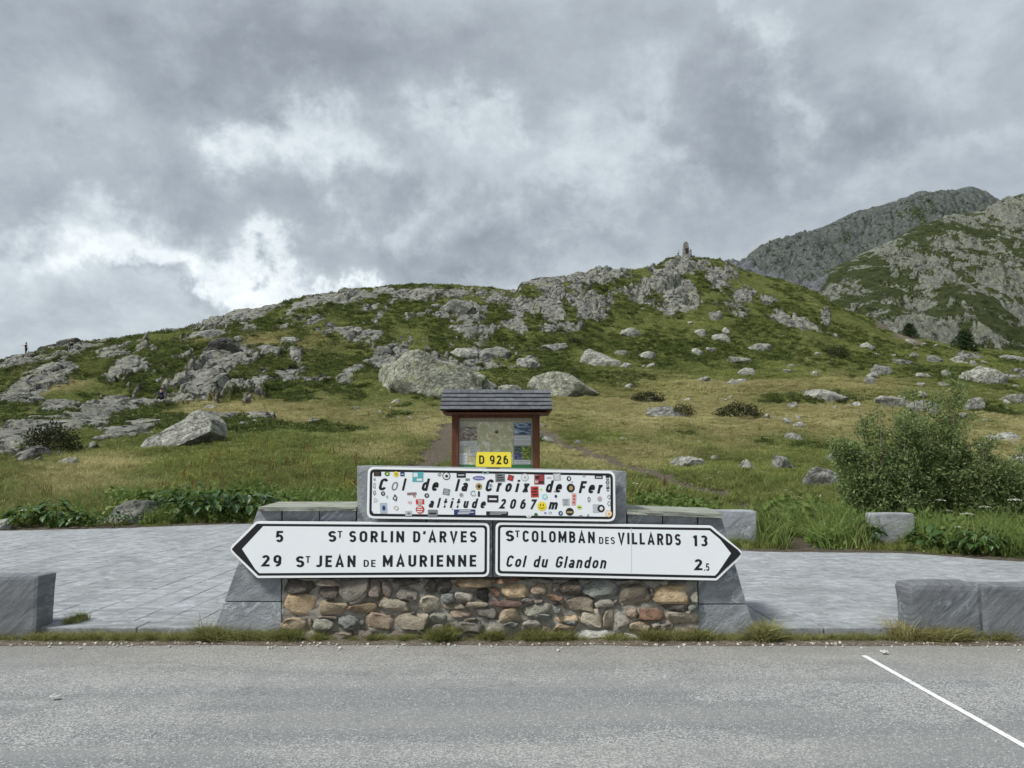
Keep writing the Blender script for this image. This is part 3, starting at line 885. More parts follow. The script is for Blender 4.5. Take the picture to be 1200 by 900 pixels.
# bedding under the slabs follows the same outline
bx_ = np.linspace(-13.2, 13.2, 80)
BV = [(x, YP0 - .01, ZP - .012) for x in bx_] + [(x, back_edge(x) + .05, ZP - .012) for x in bx_]
bed = np_mesh('plaza_bedding', BV, [(i, i + 1, 80 + i + 1, 80 + i) for i in range(79)])
o = link('plaza_bedding', bed, plaza, M_VERGE); o.matrix_parent_inverse = Matrix.Translation((0, -YP0, 0))

kerb = empty('kerb', (0, YW, 0), kind='structure')
def kerb_run(x0, x1, n):
    xs = [x0 + (x1 - x0) * i / n for i in range(n + 1)]
    for a, b_ in zip(xs[:-1], xs[1:]):
        bm = bmesh.new()
        box_bm(bm, a + .006, b_ - .006, YW + .02, YP0 - .006, -.05, ZP - .001, .012)
        o = link('kerb_stone', bm_mesh(bm, 'kerb_stone'), kerb, M_PAVE)
        o.matrix_parent_inverse = Matrix.Translation((0, -YW, 0))
xl = at(262, 740, YW).x; xr = at(885, 740, YW).x
kerb_run(-13.0, at(42, 740, YW).x, 9); kerb_run(at(42, 740, YW).x, xl + .1, 2)
kerb_run(xr - .1, at(1062, 740, YW).x, 2); kerb_run(at(1062, 740, YW).x, 13.0, 9)

# ------------------------------------------------------------------ the stone wall that carries the signs
wall = empty('stone_wall', (0, YW, 0), label='rubble stone wall with dark slate ends and raised middle carrying the road signs', cat='wall')
def keep(o, par_loc_obj):
    o.matrix_parent_inverse = Matrix.Translation(-Vector(par_loc_obj.location)); return o
D = .75
def wslab(pts, y=YW, depth=D, mat=M_SLATE, name='slate_slab', bev=.006):
    return keep(prism(name, [at(px, py, y) for px, py in pts], depth, mat, wall, bev), wall)
wslab([(246, 751), (262.3, 705.8), (329.3, 705.8), (329.6, 751)])
wslab([(262.8, 704.8), (302, 597.5), (329.3, 597.5), (329.3, 704.8)])
wslab([(331, 598), (374, 598), (374, 677.5), (331, 677.5)], YW + .012)
wslab([(375, 598), (417, 598), (417, 677.5), (375, 677.5)], YW + .004)
wslab([(418.5, 546), (499, 547.3), (499, 676.5), (418.5, 676.5)], YW - .02)
wslab([(500, 547.4), (577, 548.8), (577, 676.5), (500, 676.5)], YW - .017)
wslab([(578, 549), (656, 550.6), (656, 676.5), (578, 676.5)], YW - .021)
wslab([(657, 550.8), (734, 552.3), (734, 676.5), (657, 676.5)], YW - .018)
wslab([(735.5, 602.5), (776, 604), (776, 679), (735.5, 679)], YW + .006)
wslab([(777, 604), (817, 606), (817, 681), (777, 681)], YW + .012)
wslab([(818.6, 606), (846, 607.5), (874.8, 707.5), (818.6, 707.5)])
wslab([(818.4, 708.6), (875.2, 708.6), (890, 751), (818, 751)])
def coping(pts_top, thick, seed):
    r = random.Random(seed)
    a, b_ = at(*pts_top[0], YW - .05), at(*pts_top[1], YW - .05)
    n = 9
    bm = bmesh.new()
    for layer in range(2):
        z0 = -thick * (layer + 1) / 2; z1 = -thick * layer / 2 - .001
        rows_ = []
        for i in range(n + 1):
            p = a.lerp(b_, i / n)
            jy = r.uniform(-.012, .012)
            ext = pts_top[2] if i in (0,) else (pts_top[3] if i == n else 0)
            yb = YW + D + .1
            q = [(p.x, p.y + jy, p.z + z0), (p.x + ext, yb, p.z + z0), (p.x + ext, yb, p.z + z1), (p.x, p.y + jy * .6, p.z + z1)]
            rows_.append([bm.verts.new(c) for c in q])
        for u, v in zip(rows_[:-1], rows_[1:]):
            for k in range(4):
                bm.faces.new((u[k], v[k], v[(k + 1) % 4], u[(k + 1) % 4]))
        bm.faces.new(rows_[0]); bm.faces.new(rows_[-1][::-1])
    keep(link('coping_slab', bm_mesh(bm, 'coping_slab'), wall, M_COPING), wall)
coping(((303, 594.2), (417.6, 593.8), -.1, 0), .036, 1)
coping(((735.2, 597.5), (846, 602), 0, .1), .040, 2)
# mortar core
kx0, kx1 = at(330, 700, YW).x, at(818, 700, YW).x
def b_(bm): pass
cm_ = bmesh.new()
N1, N2 = 160, 26
zt0, zt1 = at(330, 677.8, YW).z, at(818, 681.5, YW).z
g_ = [[cm_.verts.new((kx0 + .004 + (kx1 - kx0 - .008) * i / N1, YW + .002 + .03 * (vn(np.array([i * .35]), np.array([j * .8]), 4)[0] - .5), -.03 + (zt0 + (zt1 - zt0) * i / N1 + .03) * j / N2)) for i in range(N1 + 1)] for j in range(N2 + 1)]
for j in range(N2):
    for i in range(N1):
        cm_.faces.new((g_[j][i], g_[j][i + 1], g_[j + 1][i + 1], g_[j + 1][i])).smooth = True
box_bm(cm_, kx0 + .004, kx1 - .004, YW + .05, YW + D, -.03, zt0 - .002)
keep(link('mortar', bm_mesh(cm_, 'mortar'), wall, M_MORTAR), wall)

A = [(60, 65, 310, 188, 'dark'), (335, 120, 512, 215, 'dbrown'), (530, 62, 752, 262, 'grey'), (765, 62, 865, 222, 'mauve'), (872, 85, 950, 208, 'mauve'), (990, 108, 1150, 225, 'grey'), (315, 58, 535, 114, 'gbrown'), (58, 195, 335, 375, 'ochre'), (340, 235, 576, 356, 'tan'), (585, 255, 836, 341, 'brown'), (850, 215, 1100, 316, 'beige'),
     (40, 380, 236, 482, 'tan'), (285, 390, 472, 486, 'ggreen'), (508, 362, 682, 462, 'bgrey'), (720, 348, 966, 480, 'bpink'), (983, 325, 1232, 476, 'beige'), (150, 488, 342, 582, 'beige'), (388, 490, 602, 587, 'gbrown'), (628, 470, 800, 582, 'mauve'), (888, 487, 1082, 570, 'mauve'), (965, 56, 1160, 98, 'dark'), (1108, 330, 1150, 352, 'dark'),
     (252, 385, 290, 440, 'gbrown'), (690, 400, 725, 455, 'grey'), (340, 365, 500, 388, 'gbrown')]
Bs = [(60, 65, 164, 165, 'dark'), (170, 52, 275, 165, 'dark'), (318, 55, 640, 135, 'brown'), (0, 195, 185, 316, 'cream'), (195, 172, 312, 246, 'bgrey'), (316, 168, 476, 246, 'lgrey'), (490, 130, 598, 236, 'black'), (600, 130, 672, 216, 'rust'), (698, 100, 916, 216, 'ochre'), (925, 95, 1066, 196, 'bpink'), (648, 46, 840, 92, 'rust'), (1110, 90, 1176, 160, 'mauve'),
      (583, 232, 852, 291, 'purple'), (200, 255, 388, 302, 'gbrown'), (398, 250, 566, 293, 'beige'), (262, 292, 452, 376, 'bpink'), (488, 305, 652, 380, 'grey'), (678, 312, 852, 402, 'tan'), (858, 217, 946, 262, 'grey'), (968, 218, 1028, 248, 'mauve'), (1060, 185, 1190, 236, 'rust'), (873, 262, 1118, 350, 'ggreen'), (922, 346, 1092, 402, 'bgrey'),
      (1110, 245, 1185, 278, 'dark'), (1122, 292, 1178, 332, 'bgrey'), (1113, 350, 1320, 412, 'ochre'), (92, 345, 252, 420, 'ggreen'), (318, 410, 522, 502, 'grey'), (563, 412, 762, 556, 'lgrey'), (868, 402, 1012, 472, 'lgrey'), (1125, 440, 1280, 500, 'tan'), (0, 480, 92, 560, 'grey'), (712, 410, 825, 462, 'bgrey'), (390, 380, 480, 405, 'gbrown'), (640, 500, 660, 520, 'dark'), (900, 55, 1090, 88, 'grey'), (20, 40, 55, 90, 'grey'), (1020, 460, 1110, 520, 'gbrown'), (110, 440, 220, 540, 'grey')]
Cs = [(208, 62, 482, 206, 'bgrey'), (488, 88, 742, 280, 'gbrown'), (783, 125, 1072, 262, 'ochre'), (10, 78, 190, 182, 'dbrown'), (38, 200, 297, 326, 'gbrown'), (303, 218, 452, 292, 'lgrey'), (456, 232, 482, 272, 'grey'), (862, 262, 1038, 319, 'dark'), (1058, 275, 1142, 331, 'bgrey'), (1090, 140, 1136, 250, 'ggreen'), (173, 315, 360, 452, 'cream'),
      (373, 305, 459, 460, 'beige'), (464, 315, 576, 468, 'lgrey'), (556, 300, 640, 376, 'bpink'), (645, 305, 872, 405, 'rust'), (898, 330, 1152, 434, 'beige'), (578, 410, 748, 488, 'tan'), (820, 412, 962, 560, 'mauve'), (150, 475, 457, 546, 'pblue'), (538, 512, 642, 558, 'pblue'), (742, 132, 786, 200, 'grey'), (755, 413, 832, 456, 'lgrey'), (925, 72, 1060, 100, 'grey'), (840, 72, 892, 106, 'lgrey'), (560, 66, 660, 94, 'lgrey'), (60, 392, 130, 428, 'bgrey'), (970, 450, 1140, 555, 'gbrown')]
def fit_box(bm, w, d, h, zc=True):
    lo = [min(v.co[i] for v in bm.verts) for i in range(3)]; hi = [max(v.co[i] for v in bm.verts) for i in range(3)]
    for v in bm.verts:
        v.co = Vector([((v.co[i] - lo[i]) / (hi[i] - lo[i]) - .5) * s_ for i, s_ in enumerate((w, d, h))])
def pebble(w, h, dpt, seed, sub=3, sq=.34, rough=.13):
    r = random.Random(seed)
    bm = bmesh.new()
    bmesh.ops.create_icosphere(bm, subdivisions=sub, radius=1)
    cuts = []
    for _ in range(13):
        a = r.uniform(0, 2 * math.pi)
        cuts.append((Vector((math.cos(a), r.uniform(-.5, .1), math.sin(a))).normalized(), r.uniform(.66, .98)))
    for _ in range(3): cuts.append((Vector((r.uniform(-.5, .5), -1, r.uniform(-.5, .5))).normalized(), r.uniform(.42, .60)))
    from mathutils import noise as mn
    off = Vector((r.uniform(0, 50), r.uniform(0, 50), r.uniform(0, 50)))
    for v in bm.verts:
        p = v.co.copy()
        p = Vector([math.copysign(abs(c) ** sq, c) for c in p])
        for n_, d_ in cuts:
            e = p.dot(n_) - d_ * 1.08
            if e > 0: p -= n_ * e * .97
        nn = mn.noise(p * 1.3 + off) * rough * 1.6 + mn.noise(p * 3.1 + off) * rough
        p *= 1 + nn + mn.noise(p * 6.5 + off) * rough * .5
        v.co = p
    fit_box(bm, w, dpt, h)
    return bm_mesh(bm, 'stone', True)
k = 0
for lst, ox in ((A, 325), (Bs, 490), (Cs, 655)):
    for (x0, y0, x1, y1, mt) in lst:
        k += 1
        a = at(ox + x0 / 7.06, 670 + y1 / 7.06, YW); c = at(ox + x1 / 7.06, 670 + y0 / 7.06, YW)
        w, h = (c.x - a.x) * 1.28, (c.z - a.z) * 1.32
        me_ = pebble(w, h, .17, k)
        o = link('stone', me_, wall, SM[mt])
        o.location = ((a.x + c.x) / 2, random.uniform(.020, .040), (a.z + c.z) / 2)
        o.rotation_euler = (0, random.uniform(-.07, .07), 0)

# ------------------------------------------------------------------ lettering
HW = .086
def arcp(cx, cy, rx, ry, a0, a1, n=10):
    return [(cx + rx * math.cos(R(a0 + (a1 - a0) * i / n)), cy + ry * math.sin(R(a0 + (a1 - a0) * i / n))) for i in range(n + 1)]
def glyph(c, h):
    """centre lines of one letter (cap height 1): (width, [(points, closed)])"""
    W = .56; r = W / 2 - h; T = 1 - h; m = W / 2; k = .62
    def oval(w, y0, y1, sq=1.15):
        rr = w / 2 - h; ry = min(rr * sq, (y1 - y0) / 2)
        return arcp(w / 2, y1 - ry, rr, ry, 0, 180) + arcp(w / 2, y0 + ry, rr, ry, 180, 360)
    x = .72; xt = x - h
    G = {
        'I': (2 * h, [([(h, 0), (h, 1)], 0)]), 'L': (.46, [([(h, 1), (h, h), (.46, h)], 0)]),
        'T': (.54, [([(0, T), (.54, T)], 0), ([(.27, 0), (.27, T)], 0)]),
        'E': (.47, [([(.47, T), (h, T), (h, h), (.47, h)], 0), ([(h, .52), (.43, .52)], 0)]),
        'F': (.47, [([(.47, T), (h, T), (h, 0)], 0), ([(h, .50), (.42, .50)], 0)]),
        'A': (.64, [([(h * 1.0, 0), (.32, 1 - h * .4), (.64 - h, 0)], 0), ([(.17, .28), (.47, .28)], 0)]),
        'V': (.62, [([(h, 1), (.31, h * .4), (.62 - h, 1)], 0)]),
        'N': (.58, [([(h, 0), (h, 1)], 0), ([(h, 1 - h * 1.2), (.58 - h, h * 1.2)], 0), ([(.58 - h, 0), (.58 - h, 1)], 0)]),
        'M': (.70, [([(h, 0), (h, 1)], 0), ([(h, 1 - h * 1.2), (.35, .28), (.70 - h, 1 - h * 1.2)], 0), ([(.70 - h, 0), (.70 - h, 1)], 0)]),
        'O': (.58, [(oval(.58, h, T), 1)]), '0': (.54, [(oval(.54, h, T), 1)]),
        'C': (W, [(arcp(m, T - r * 1.1, r, r * 1.1, 12, 180) + arcp(m, h + r * 1.1, r, r * 1.1, 180, 348), 0)]),
        'G': (W, [(arcp(m, T - r * 1.1, r, r * 1.1, 12, 180) + arcp(m, h + r * 1.1, r, r * 1.1, 180, 350) + [(W - h, .46), (m, .46)], 0)]),
        'D': (W, [([(h, h), (h, T), (m - .02, T)] + arcp(m - .02, T - .28, m + .02 - h, .28, 90, 0) + arcp(m - .02, h + .28, m + .02 - h, .28, 0, -90) + [(h * .4, h)], 0)]),
        'U': (W, [([(h, 1)] + arcp(m, h + r, r, r, 180, 360) + [(W - h, 1)], 0)]),
        'J': (.44, [([(.44 - h, 1)] + arcp(.44 / 2 - .02, h + .15, .20 - .5 * h, .15, 0, -150), 0)]),
        'B': (.54, [([(h, h), (h, T), (.27, T)] + arcp(.27, T - .19, .25 - h, .19, 90, -90) + [(h, T - .38)], 0), ([(.27, T - .38)] + arcp(.27, h + .22, .27 - h, .225, 90, -90) + [(h * .4, h)], 0)]),
        'R': (.55, [([(h, 0), (h, T), (.28, T)] + arcp(.28, T - .21, .26 - h, .21, 90, -90) + [(h, T - .42)], 0), ([(.27, T - .42), (.55 - h * .9, 0)], 0)]),
        'S': (.53, [(arcp(.265, T - .195, .265 - h, .195, 25, 262, 14) + arcp(.265, h + .22, .265 - h, .22, 82, -155, 14), 0)]),
        '1': (.30, [([(.30 - h, 0), (.30 - h, 1)], 0), ([(.30 - h, 1 - h), (.03, .78)], 0)]),
        '2': (.53, [(arcp(.26, T - .21, .26 - h, .21, 165, -25, 14) + [(h, h), (.53, h)], 0)]),
        '3': (.52, [(arcp(.25, T - .19, .25 - h, .19, 150, -90, 14), 0), (arcp(.25, h + .22, .26 - h, .225, 90, -150, 14), 0)]),
        '5': (.52, [([(.48, T), (.13, T), (.11, .53)] + arcp(.25, h + .24, .26 - h, .25, 120, -150, 14), 0)]),
        '6': (.53, [(oval(.53, h, .62, 1.1), 1), ([(h, .35), (h + .02, .55)] + arcp(.30, .60, .30 - h, T - .60, 175, 75, 8), 0)]),
        '9': (.53, [(oval(.53, .38, T, 1.1), 1), ([(.53 - h, .65), (.53 - h - .02, .45)] + arcp(.23, .40, .30 - h, .40 - h, -5, -105, 8), 0)]),
        '7': (.50, [([(0, T), (.50 - h * .8, T), (.17, 0)], 0)]),
        "'": (.14, [([(.10, 1), (.05, .72)], 0)]), '.': (.17, [([(.085, 0), (.085, .17)], 0)]),
        'l': (2 * h, [([(h, 0), (h, 1)], 0)]), 'i': (2 * h, [([(h, 0), (h, x)], 0), ([(h, .84), (h, 1)], 0)]),
        'o': (.50, [(oval(.50, h, xt), 1)]),
        'd': (.50, [(oval(.50, h, xt), 1), ([(.50 - h, 0), (.50 - h, 1)], 0)]),
        'e': (.50, [([(h + .02, .38), (.50 - h, .38)] + arcp(.25, xt - .18, .25 - h, .18, 0, 180, 10) + arcp(.25, h + .20, .25 - h, .20, 180, 325, 10), 0)]),
        'u': (.48, [([(h, x)] + arcp(.24, h + .16, .24 - h, .16, 180, 360) + [(.48 - h, .3)], 0), ([(.48 - h, 0), (.48 - h, x)], 0)]),
        'n': (.48, [([(h, 0), (h, x)], 0), ([(h, .42)] + arcp(.24, xt - .16, .24 - h, .16, 180, 0) + [(.48 - h, 0)], 0)]),
        'm': (.76, [([(h, 0), (h, x)], 0), ([(h, .42)] + arcp(.235, xt - .13, .235 - h, .13, 180, 0) + [(.47 - h, 0)], 0), ([(.47 - h, .42)] + arcp(.53, xt - .13, .23 - h, .13, 180, 0) + [(.76 - h, 0)], 0)]),
        'r': (.34, [([(h, 0), (h, x)], 0), ([(h, .40)] + arcp(.28, xt - .18, .28 - h, .18, 180, 80), 0)]),
        't': (.34, [([(.14, .94), (.14, .20)] + arcp(.26, h + .11, .12, .11, 180, 275, 6), 0), ([(0, xt), (.32, xt)], 0)]),
        'a': (.48, [(arcp(.24, xt - .15, .24 - h, .15, 155, 0, 8) + [(.48 - h, 0)], 0), (arcp(.23, h + .135, .23 - h, .14, 80, 360, 12) + [(.48 - h, .30)], 0), ([(.23, h + .275), (.48 - h, h + .275)], 0)]),
        'x': (.50, [([(h, 0), (.50 - h, x)], 0), ([(h, x), (.50 - h, 0)], 0)]),
    }
    return G[c]
def ribbon(pts, closed, h):
    q = [pts[0]]
    for p in pts[1:]:
        if math.dist(p, q[-1]) > 1e-4: q.append(p)
    if closed and math.dist(q[0], q[-1]) < 1e-3: q.pop()
    n = len(q); L_, R_ = [], []
    for i in range(n):
        a = q[i - 1] if (i or closed) else None; b_ = q[(i + 1) % n] if (i < n - 1 or closed) else None
        p = q[i]
        def nrm(u, v):
            d_ = math.dist(u, v); return (-(v[1] - u[1]) / d_, (v[0] - u[0]) / d_)
        if a is None: nx = nrm(p, b_); k = 1
        elif b_ is None: nx = nrm(a, p); k = 1
        else:
            n0, n1 = nrm(a, p), nrm(p, b_); sx_, sy_ = n0[0] + n1[0], n0[1] + n1[1]; l = math.hypot(sx_, sy_) or 1
            nx = (sx_ / l, sy_ / l); k = 1 / max(.42, nx[0] * n0[0] + nx[1] * n0[1])
        L_.append((p[0] + nx[0] * h * k, p[1] + nx[1] * h * k)); R_.append((p[0] - nx[0] * h * k, p[1] - nx[1] * h * k))
    m = n if closed else n - 1
    return L_ + R_, [(i, (i + 1) % n, n + (i + 1) % n, n + i) for i in range(m)]
def letters(s, px0, px1, py0, py1, cap, Y, mat, parent, bold=.03, shear=0, space=1, name='lettering', cap_ref=None):
    """s between px0..px1 with its baseline from py0 to py1; cap: height of its tallest letter, in photo pixels"""
    h = {.03: .094, .022: .104, .016: .088, .02: .082, .024: .082, .01: .06}.get(bold, .086)
    top = 1.0 if any(c in 'ABCDEFGIJLMNOPRSTUVl0123456789dtikb' for c in s) else .72
    gl = [None if c == ' ' else glyph(c, h) for c in s]
    ws = [.34 if g is None else g[0] for g in gl]
    unit = cap / top
    target = (px1 - px0) / unit - shear * top * .9
    tr = (target - sum(ws)) / max(1, len(s) - 1) if len(s) > 1 else 0
    tr = max(.10, min(.5 if shear else .24, tr)) if len(s) > 1 else 0
    nat = sum(ws) + tr * (len(s) - 1) + shear * top * .9
    A0, A1 = at(px0, py0, Y), at(px1, py1, Y)
    up = (at(px0, py0 - unit, Y) - A0).z; ex = (A1 - A0) / nat
    V = []; Fc = []; x = 0; k = 0
    for g, w in zip(gl, ws):
        if g:
            for pts, cl in g[1]:
                vv, ff = ribbon(pts, cl, h)
                b0 = len(V); k += 1
                for (a, b_) in vv:
                    p = A0 + ex * (x + a + shear * b_) + Vector((0, -.00012 * (k % 4), up * b_)); V.append(tuple(p))
                Fc += [tuple(b0 + i for i in f) for f in ff]
        x += w + tr
    o = link(name, np_mesh(name, V, Fc), parent, mat)
    return keep(o, parent) if parent else o
# ------------------------------------------------------------------ the signs
def round_poly(pts, rad, seg=6):
    """round the corners of a polygon given as 2-D points; rad per corner"""
    out_ = []
    n = len(pts)
    for i in range(n):
        p = Vector(pts[i]); a = Vector(pts[i - 1]); b = Vector(pts[(i + 1) % n])
        r = rad[i] if isinstance(rad, (list, tuple)) else rad
        da = (a - p).normalized(); db = (b - p).normalized()
        ang = math.acos(max(-1, min(1, da.dot(db))))
        t = min(r / math.tan(ang / 2), (a - p).length * .45, (b - p).length * .45)
        s0, s1 = p + da * t, p + db * t
        for k_ in range(seg + 1):
            u = k_ / seg
            out_.append((s0 * (1 - u) ** 2 + p * 2 * u * (1 - u) + s1 * u * u))
    return out_

def inset(pts, d):
    n = len(pts); out_ = []
    cx = sum(p[0] for p in pts) / n; cy = sum(p[1] for p in pts) / n
    area = sum(pts[i][0] * pts[(i + 1) % n][1] - pts[(i + 1) % n][0] * pts[i][1] for i in range(n))
    sg = 1 if area > 0 else -1
    for i in range(n):
        p, a, b = Vector(pts[i]), Vector(pts[i - 1]), Vector(pts[(i + 1) % n])
        e0 = (p - a).normalized(); e1 = (b - p).normalized()
        n0 = Vector((-e0.y, e0.x)) * sg; n1 = Vector((-e1.y, e1.x)) * sg
        m = (n0 + n1).normalized()
        out_.append(tuple(p + m * d / max(.35, m.dot(n0))))
    return out_

def plate(name, pts, Y, depth, mat, parent, bev=0):
    return keep(prism(name, [at(p[0], p[1], Y) for p in pts], depth, mat, parent, bev), parent)

def sign(name, label, corners, rad, Y):
    c = at(sum(p[0] for p in corners) / len(corners), max(p[1] for p in corners), Y)
    root = empty(name, c, label=label, cat='road sign')
    outer = round_poly(corners, rad)
    plate('rim', outer, Y, .035, M_RIM, root, .003)
    i1 = round_poly(inset(corners, 2.7), [max(1.5, r - 2.0) for r in rad])
    plate('border', i1, Y - .0012, .004, M_BLACK, root)
    i2 = round_poly(inset(corners, 5.6), [max(1.0, r - 4.0) for r in rad])
    plate('face', i2, Y - .0024, .004, M_WHITE, root)
    return root

YS = YW - .085
left = [(267.5, 643.5), (300, 611), (573.6, 612.8), (573.2, 675.8), (301.5, 677.3)]
s1 = sign('direction_sign', 'white arrow sign pointing left to St Sorlin d\'Arves 5 and St Jean de Maurienne 29', left, [7, 5, 7, 7, 5], YS)
plate('arrow_head', [(271.5, 643.6), (275.4, 639.0), (301.5, 614.1), (310.5, 614.2), (283.5, 643.2), (303.8, 674.3), (302.5, 674.2), (275.4, 648.2)], YS - .0030, .002, M_BLACK, s1)
TY = YS - .0033
letters('5', 323, 332, 635.3, 635.3, 13.2, TY, M_BLACK, s1, .03)
letters('29', 306.5, 329.5, 663.8, 663.8, 13.4, TY, M_BLACK, s1, .03, space=1.12)
letters('S', 384.5, 394, 635.0, 635.0, 12.8, TY, M_BLACK, s1, .03)
letters('T', 395.5, 401, 630.2, 630.2, 8.0, TY, M_BLACK, s1, .02)
letters("SORLIN", 409, 473.5, 635.3, 635.6, 13.2, TY, M_BLACK, s1, .03, space=1.16)
letters("D'ARVES", 484, 558.5, 635.6, 635.6, 13.2, TY, M_BLACK, s1, .03, space=1.12)
letters('S', 346.5, 356.5, 664.8, 664.8, 13.2, TY, M_BLACK, s1, .03)
letters('T', 358, 363.5, 659.6, 659.6, 8.0, TY, M_BLACK, s1, .02)
letters('JEAN', 370, 416.5, 664.6, 664.5, 13.6, TY, M_BLACK, s1, .03, space=1.14)
letters('DE', 426, 440, 664.3, 664.3, 8.2, TY, M_BLACK, s1, .024, space=1.1)
letters('MAURIENNE', 448.5, 558, 664.2, 664.0, 13.6, TY, M_BLACK, s1, .03, space=1.14)

right = [(580.8, 612.2), (833.5, 616.0), (872.5, 648.8), (840, 680.2), (580.4, 674.6)]
s2 = sign('direction_sign', 'white arrow sign pointing right to St Colomban des Villards 13 and Col du Glandon', right, [7, 5, 7, 5, 7], YS - .004)
YS2 = YS - .004; TY = YS2 - .0033
plate('arrow_head', [(868.5, 648.8), (864.6, 644.2), (832.0, 618.8), (838.4, 625), (856.6, 648.4), (837.5, 676.8), (838.6, 677.2), (864.6, 653.4)], YS2 - .0030, .002, M_BLACK, s2)
letters('S', 592.5, 602.5, 634.3, 634.4, 12.8, TY, M_BLACK, s2, .03)
letters('T', 603.5, 609, 629.6, 629.6, 8.0, TY, M_BLACK, s2, .02)
letters('COLOMBAN', 612.5, 697, 635.0, 636.6, 13.4, TY, M_BLACK, s2, .03, space=1.1)
letters('DES', 702, 720.5, 637.4, 637.6, 8.2, TY, M_BLACK, s2, .024, space=1.1)
letters('VILLARDS', 724, 798, 637.4, 639.2, 13.4, TY, M_BLACK, s2, .03, space=1.1)
letters('13', 812.2, 829.5, 640.0, 640.3, 12.8, TY, M_BLACK, s2, .03, space=1.1)
letters('Col du Glandon', 592.5, 712, 664.3, 666.2, 13.6, TY, M_BLACK, s2, .016, .22, 1.18)
letters('2', 814.0, 823.2, 668.2, 668.2, 13.0, TY, M_BLACK, s2, .03)
letters('.5', 825, 831.5, 668.8, 668.8, 8.6, TY, M_BLACK, s2, .02, cap_ref=.73)
plate('panel_joint', [(739.6, 618.5), (740.1, 618.5), (740.5, 673), (740.0, 673)], YS2 - .0029, .0004, flat('sign_joint', (.45, .46, .46)), s2)
plate('panel_joint', [(590, 615), (590, 615), (590, 615)], YS2, .001, M_BACK, s2) if False else None

upper = [(431.0, 547.0), (720.8, 552.2), (721.3, 611.2), (429.8, 607.4)]
YU = YW - .10
s3 = sign('pass_sign', 'white place sign reading Col de la Croix de Fer, altitude 2067 m, covered in stickers', upper, [8, 8, 8, 8], YU)
TY = YU - .0033
def it(s, x0, x1, y0, y1, cap, **kw): return letters(s, x0, x1, y0, y1, cap, TY, M_BLACK, s3, .022, .24, 1.3, **kw)
it('C', 442.8, 455, 574.6, 574.7, 14.2); it('l', 470.8, 476.2, 574.8, 574.8, 14.2)
letters('o', 458, 467, 574.8, 574.9, 10.2, TY, flat('faded_black', (.22, .22, .23)), s3, .01, .24)
it('de', 493.3, 515.5, 575.1, 575.3, 14.4)
it('la', 533, 549.8, 575.6, 575.8, 14.2)
it('Croix', 568.0, 621.8, 575.9, 577, 14.4)
it('de', 638.8, 660.2, 577.0, 577.3, 14.2)
it('Fer', 678, 707.5, 577.8, 578.4, 14.2)
it('altitude', 501.8, 570.5, 594.8, 595.7, 11.4)
it('2067', 585.0, 628.8, 596.0, 596.8, 11.6)
it('m', 642.5, 654.2, 596.8, 597, 8.6)
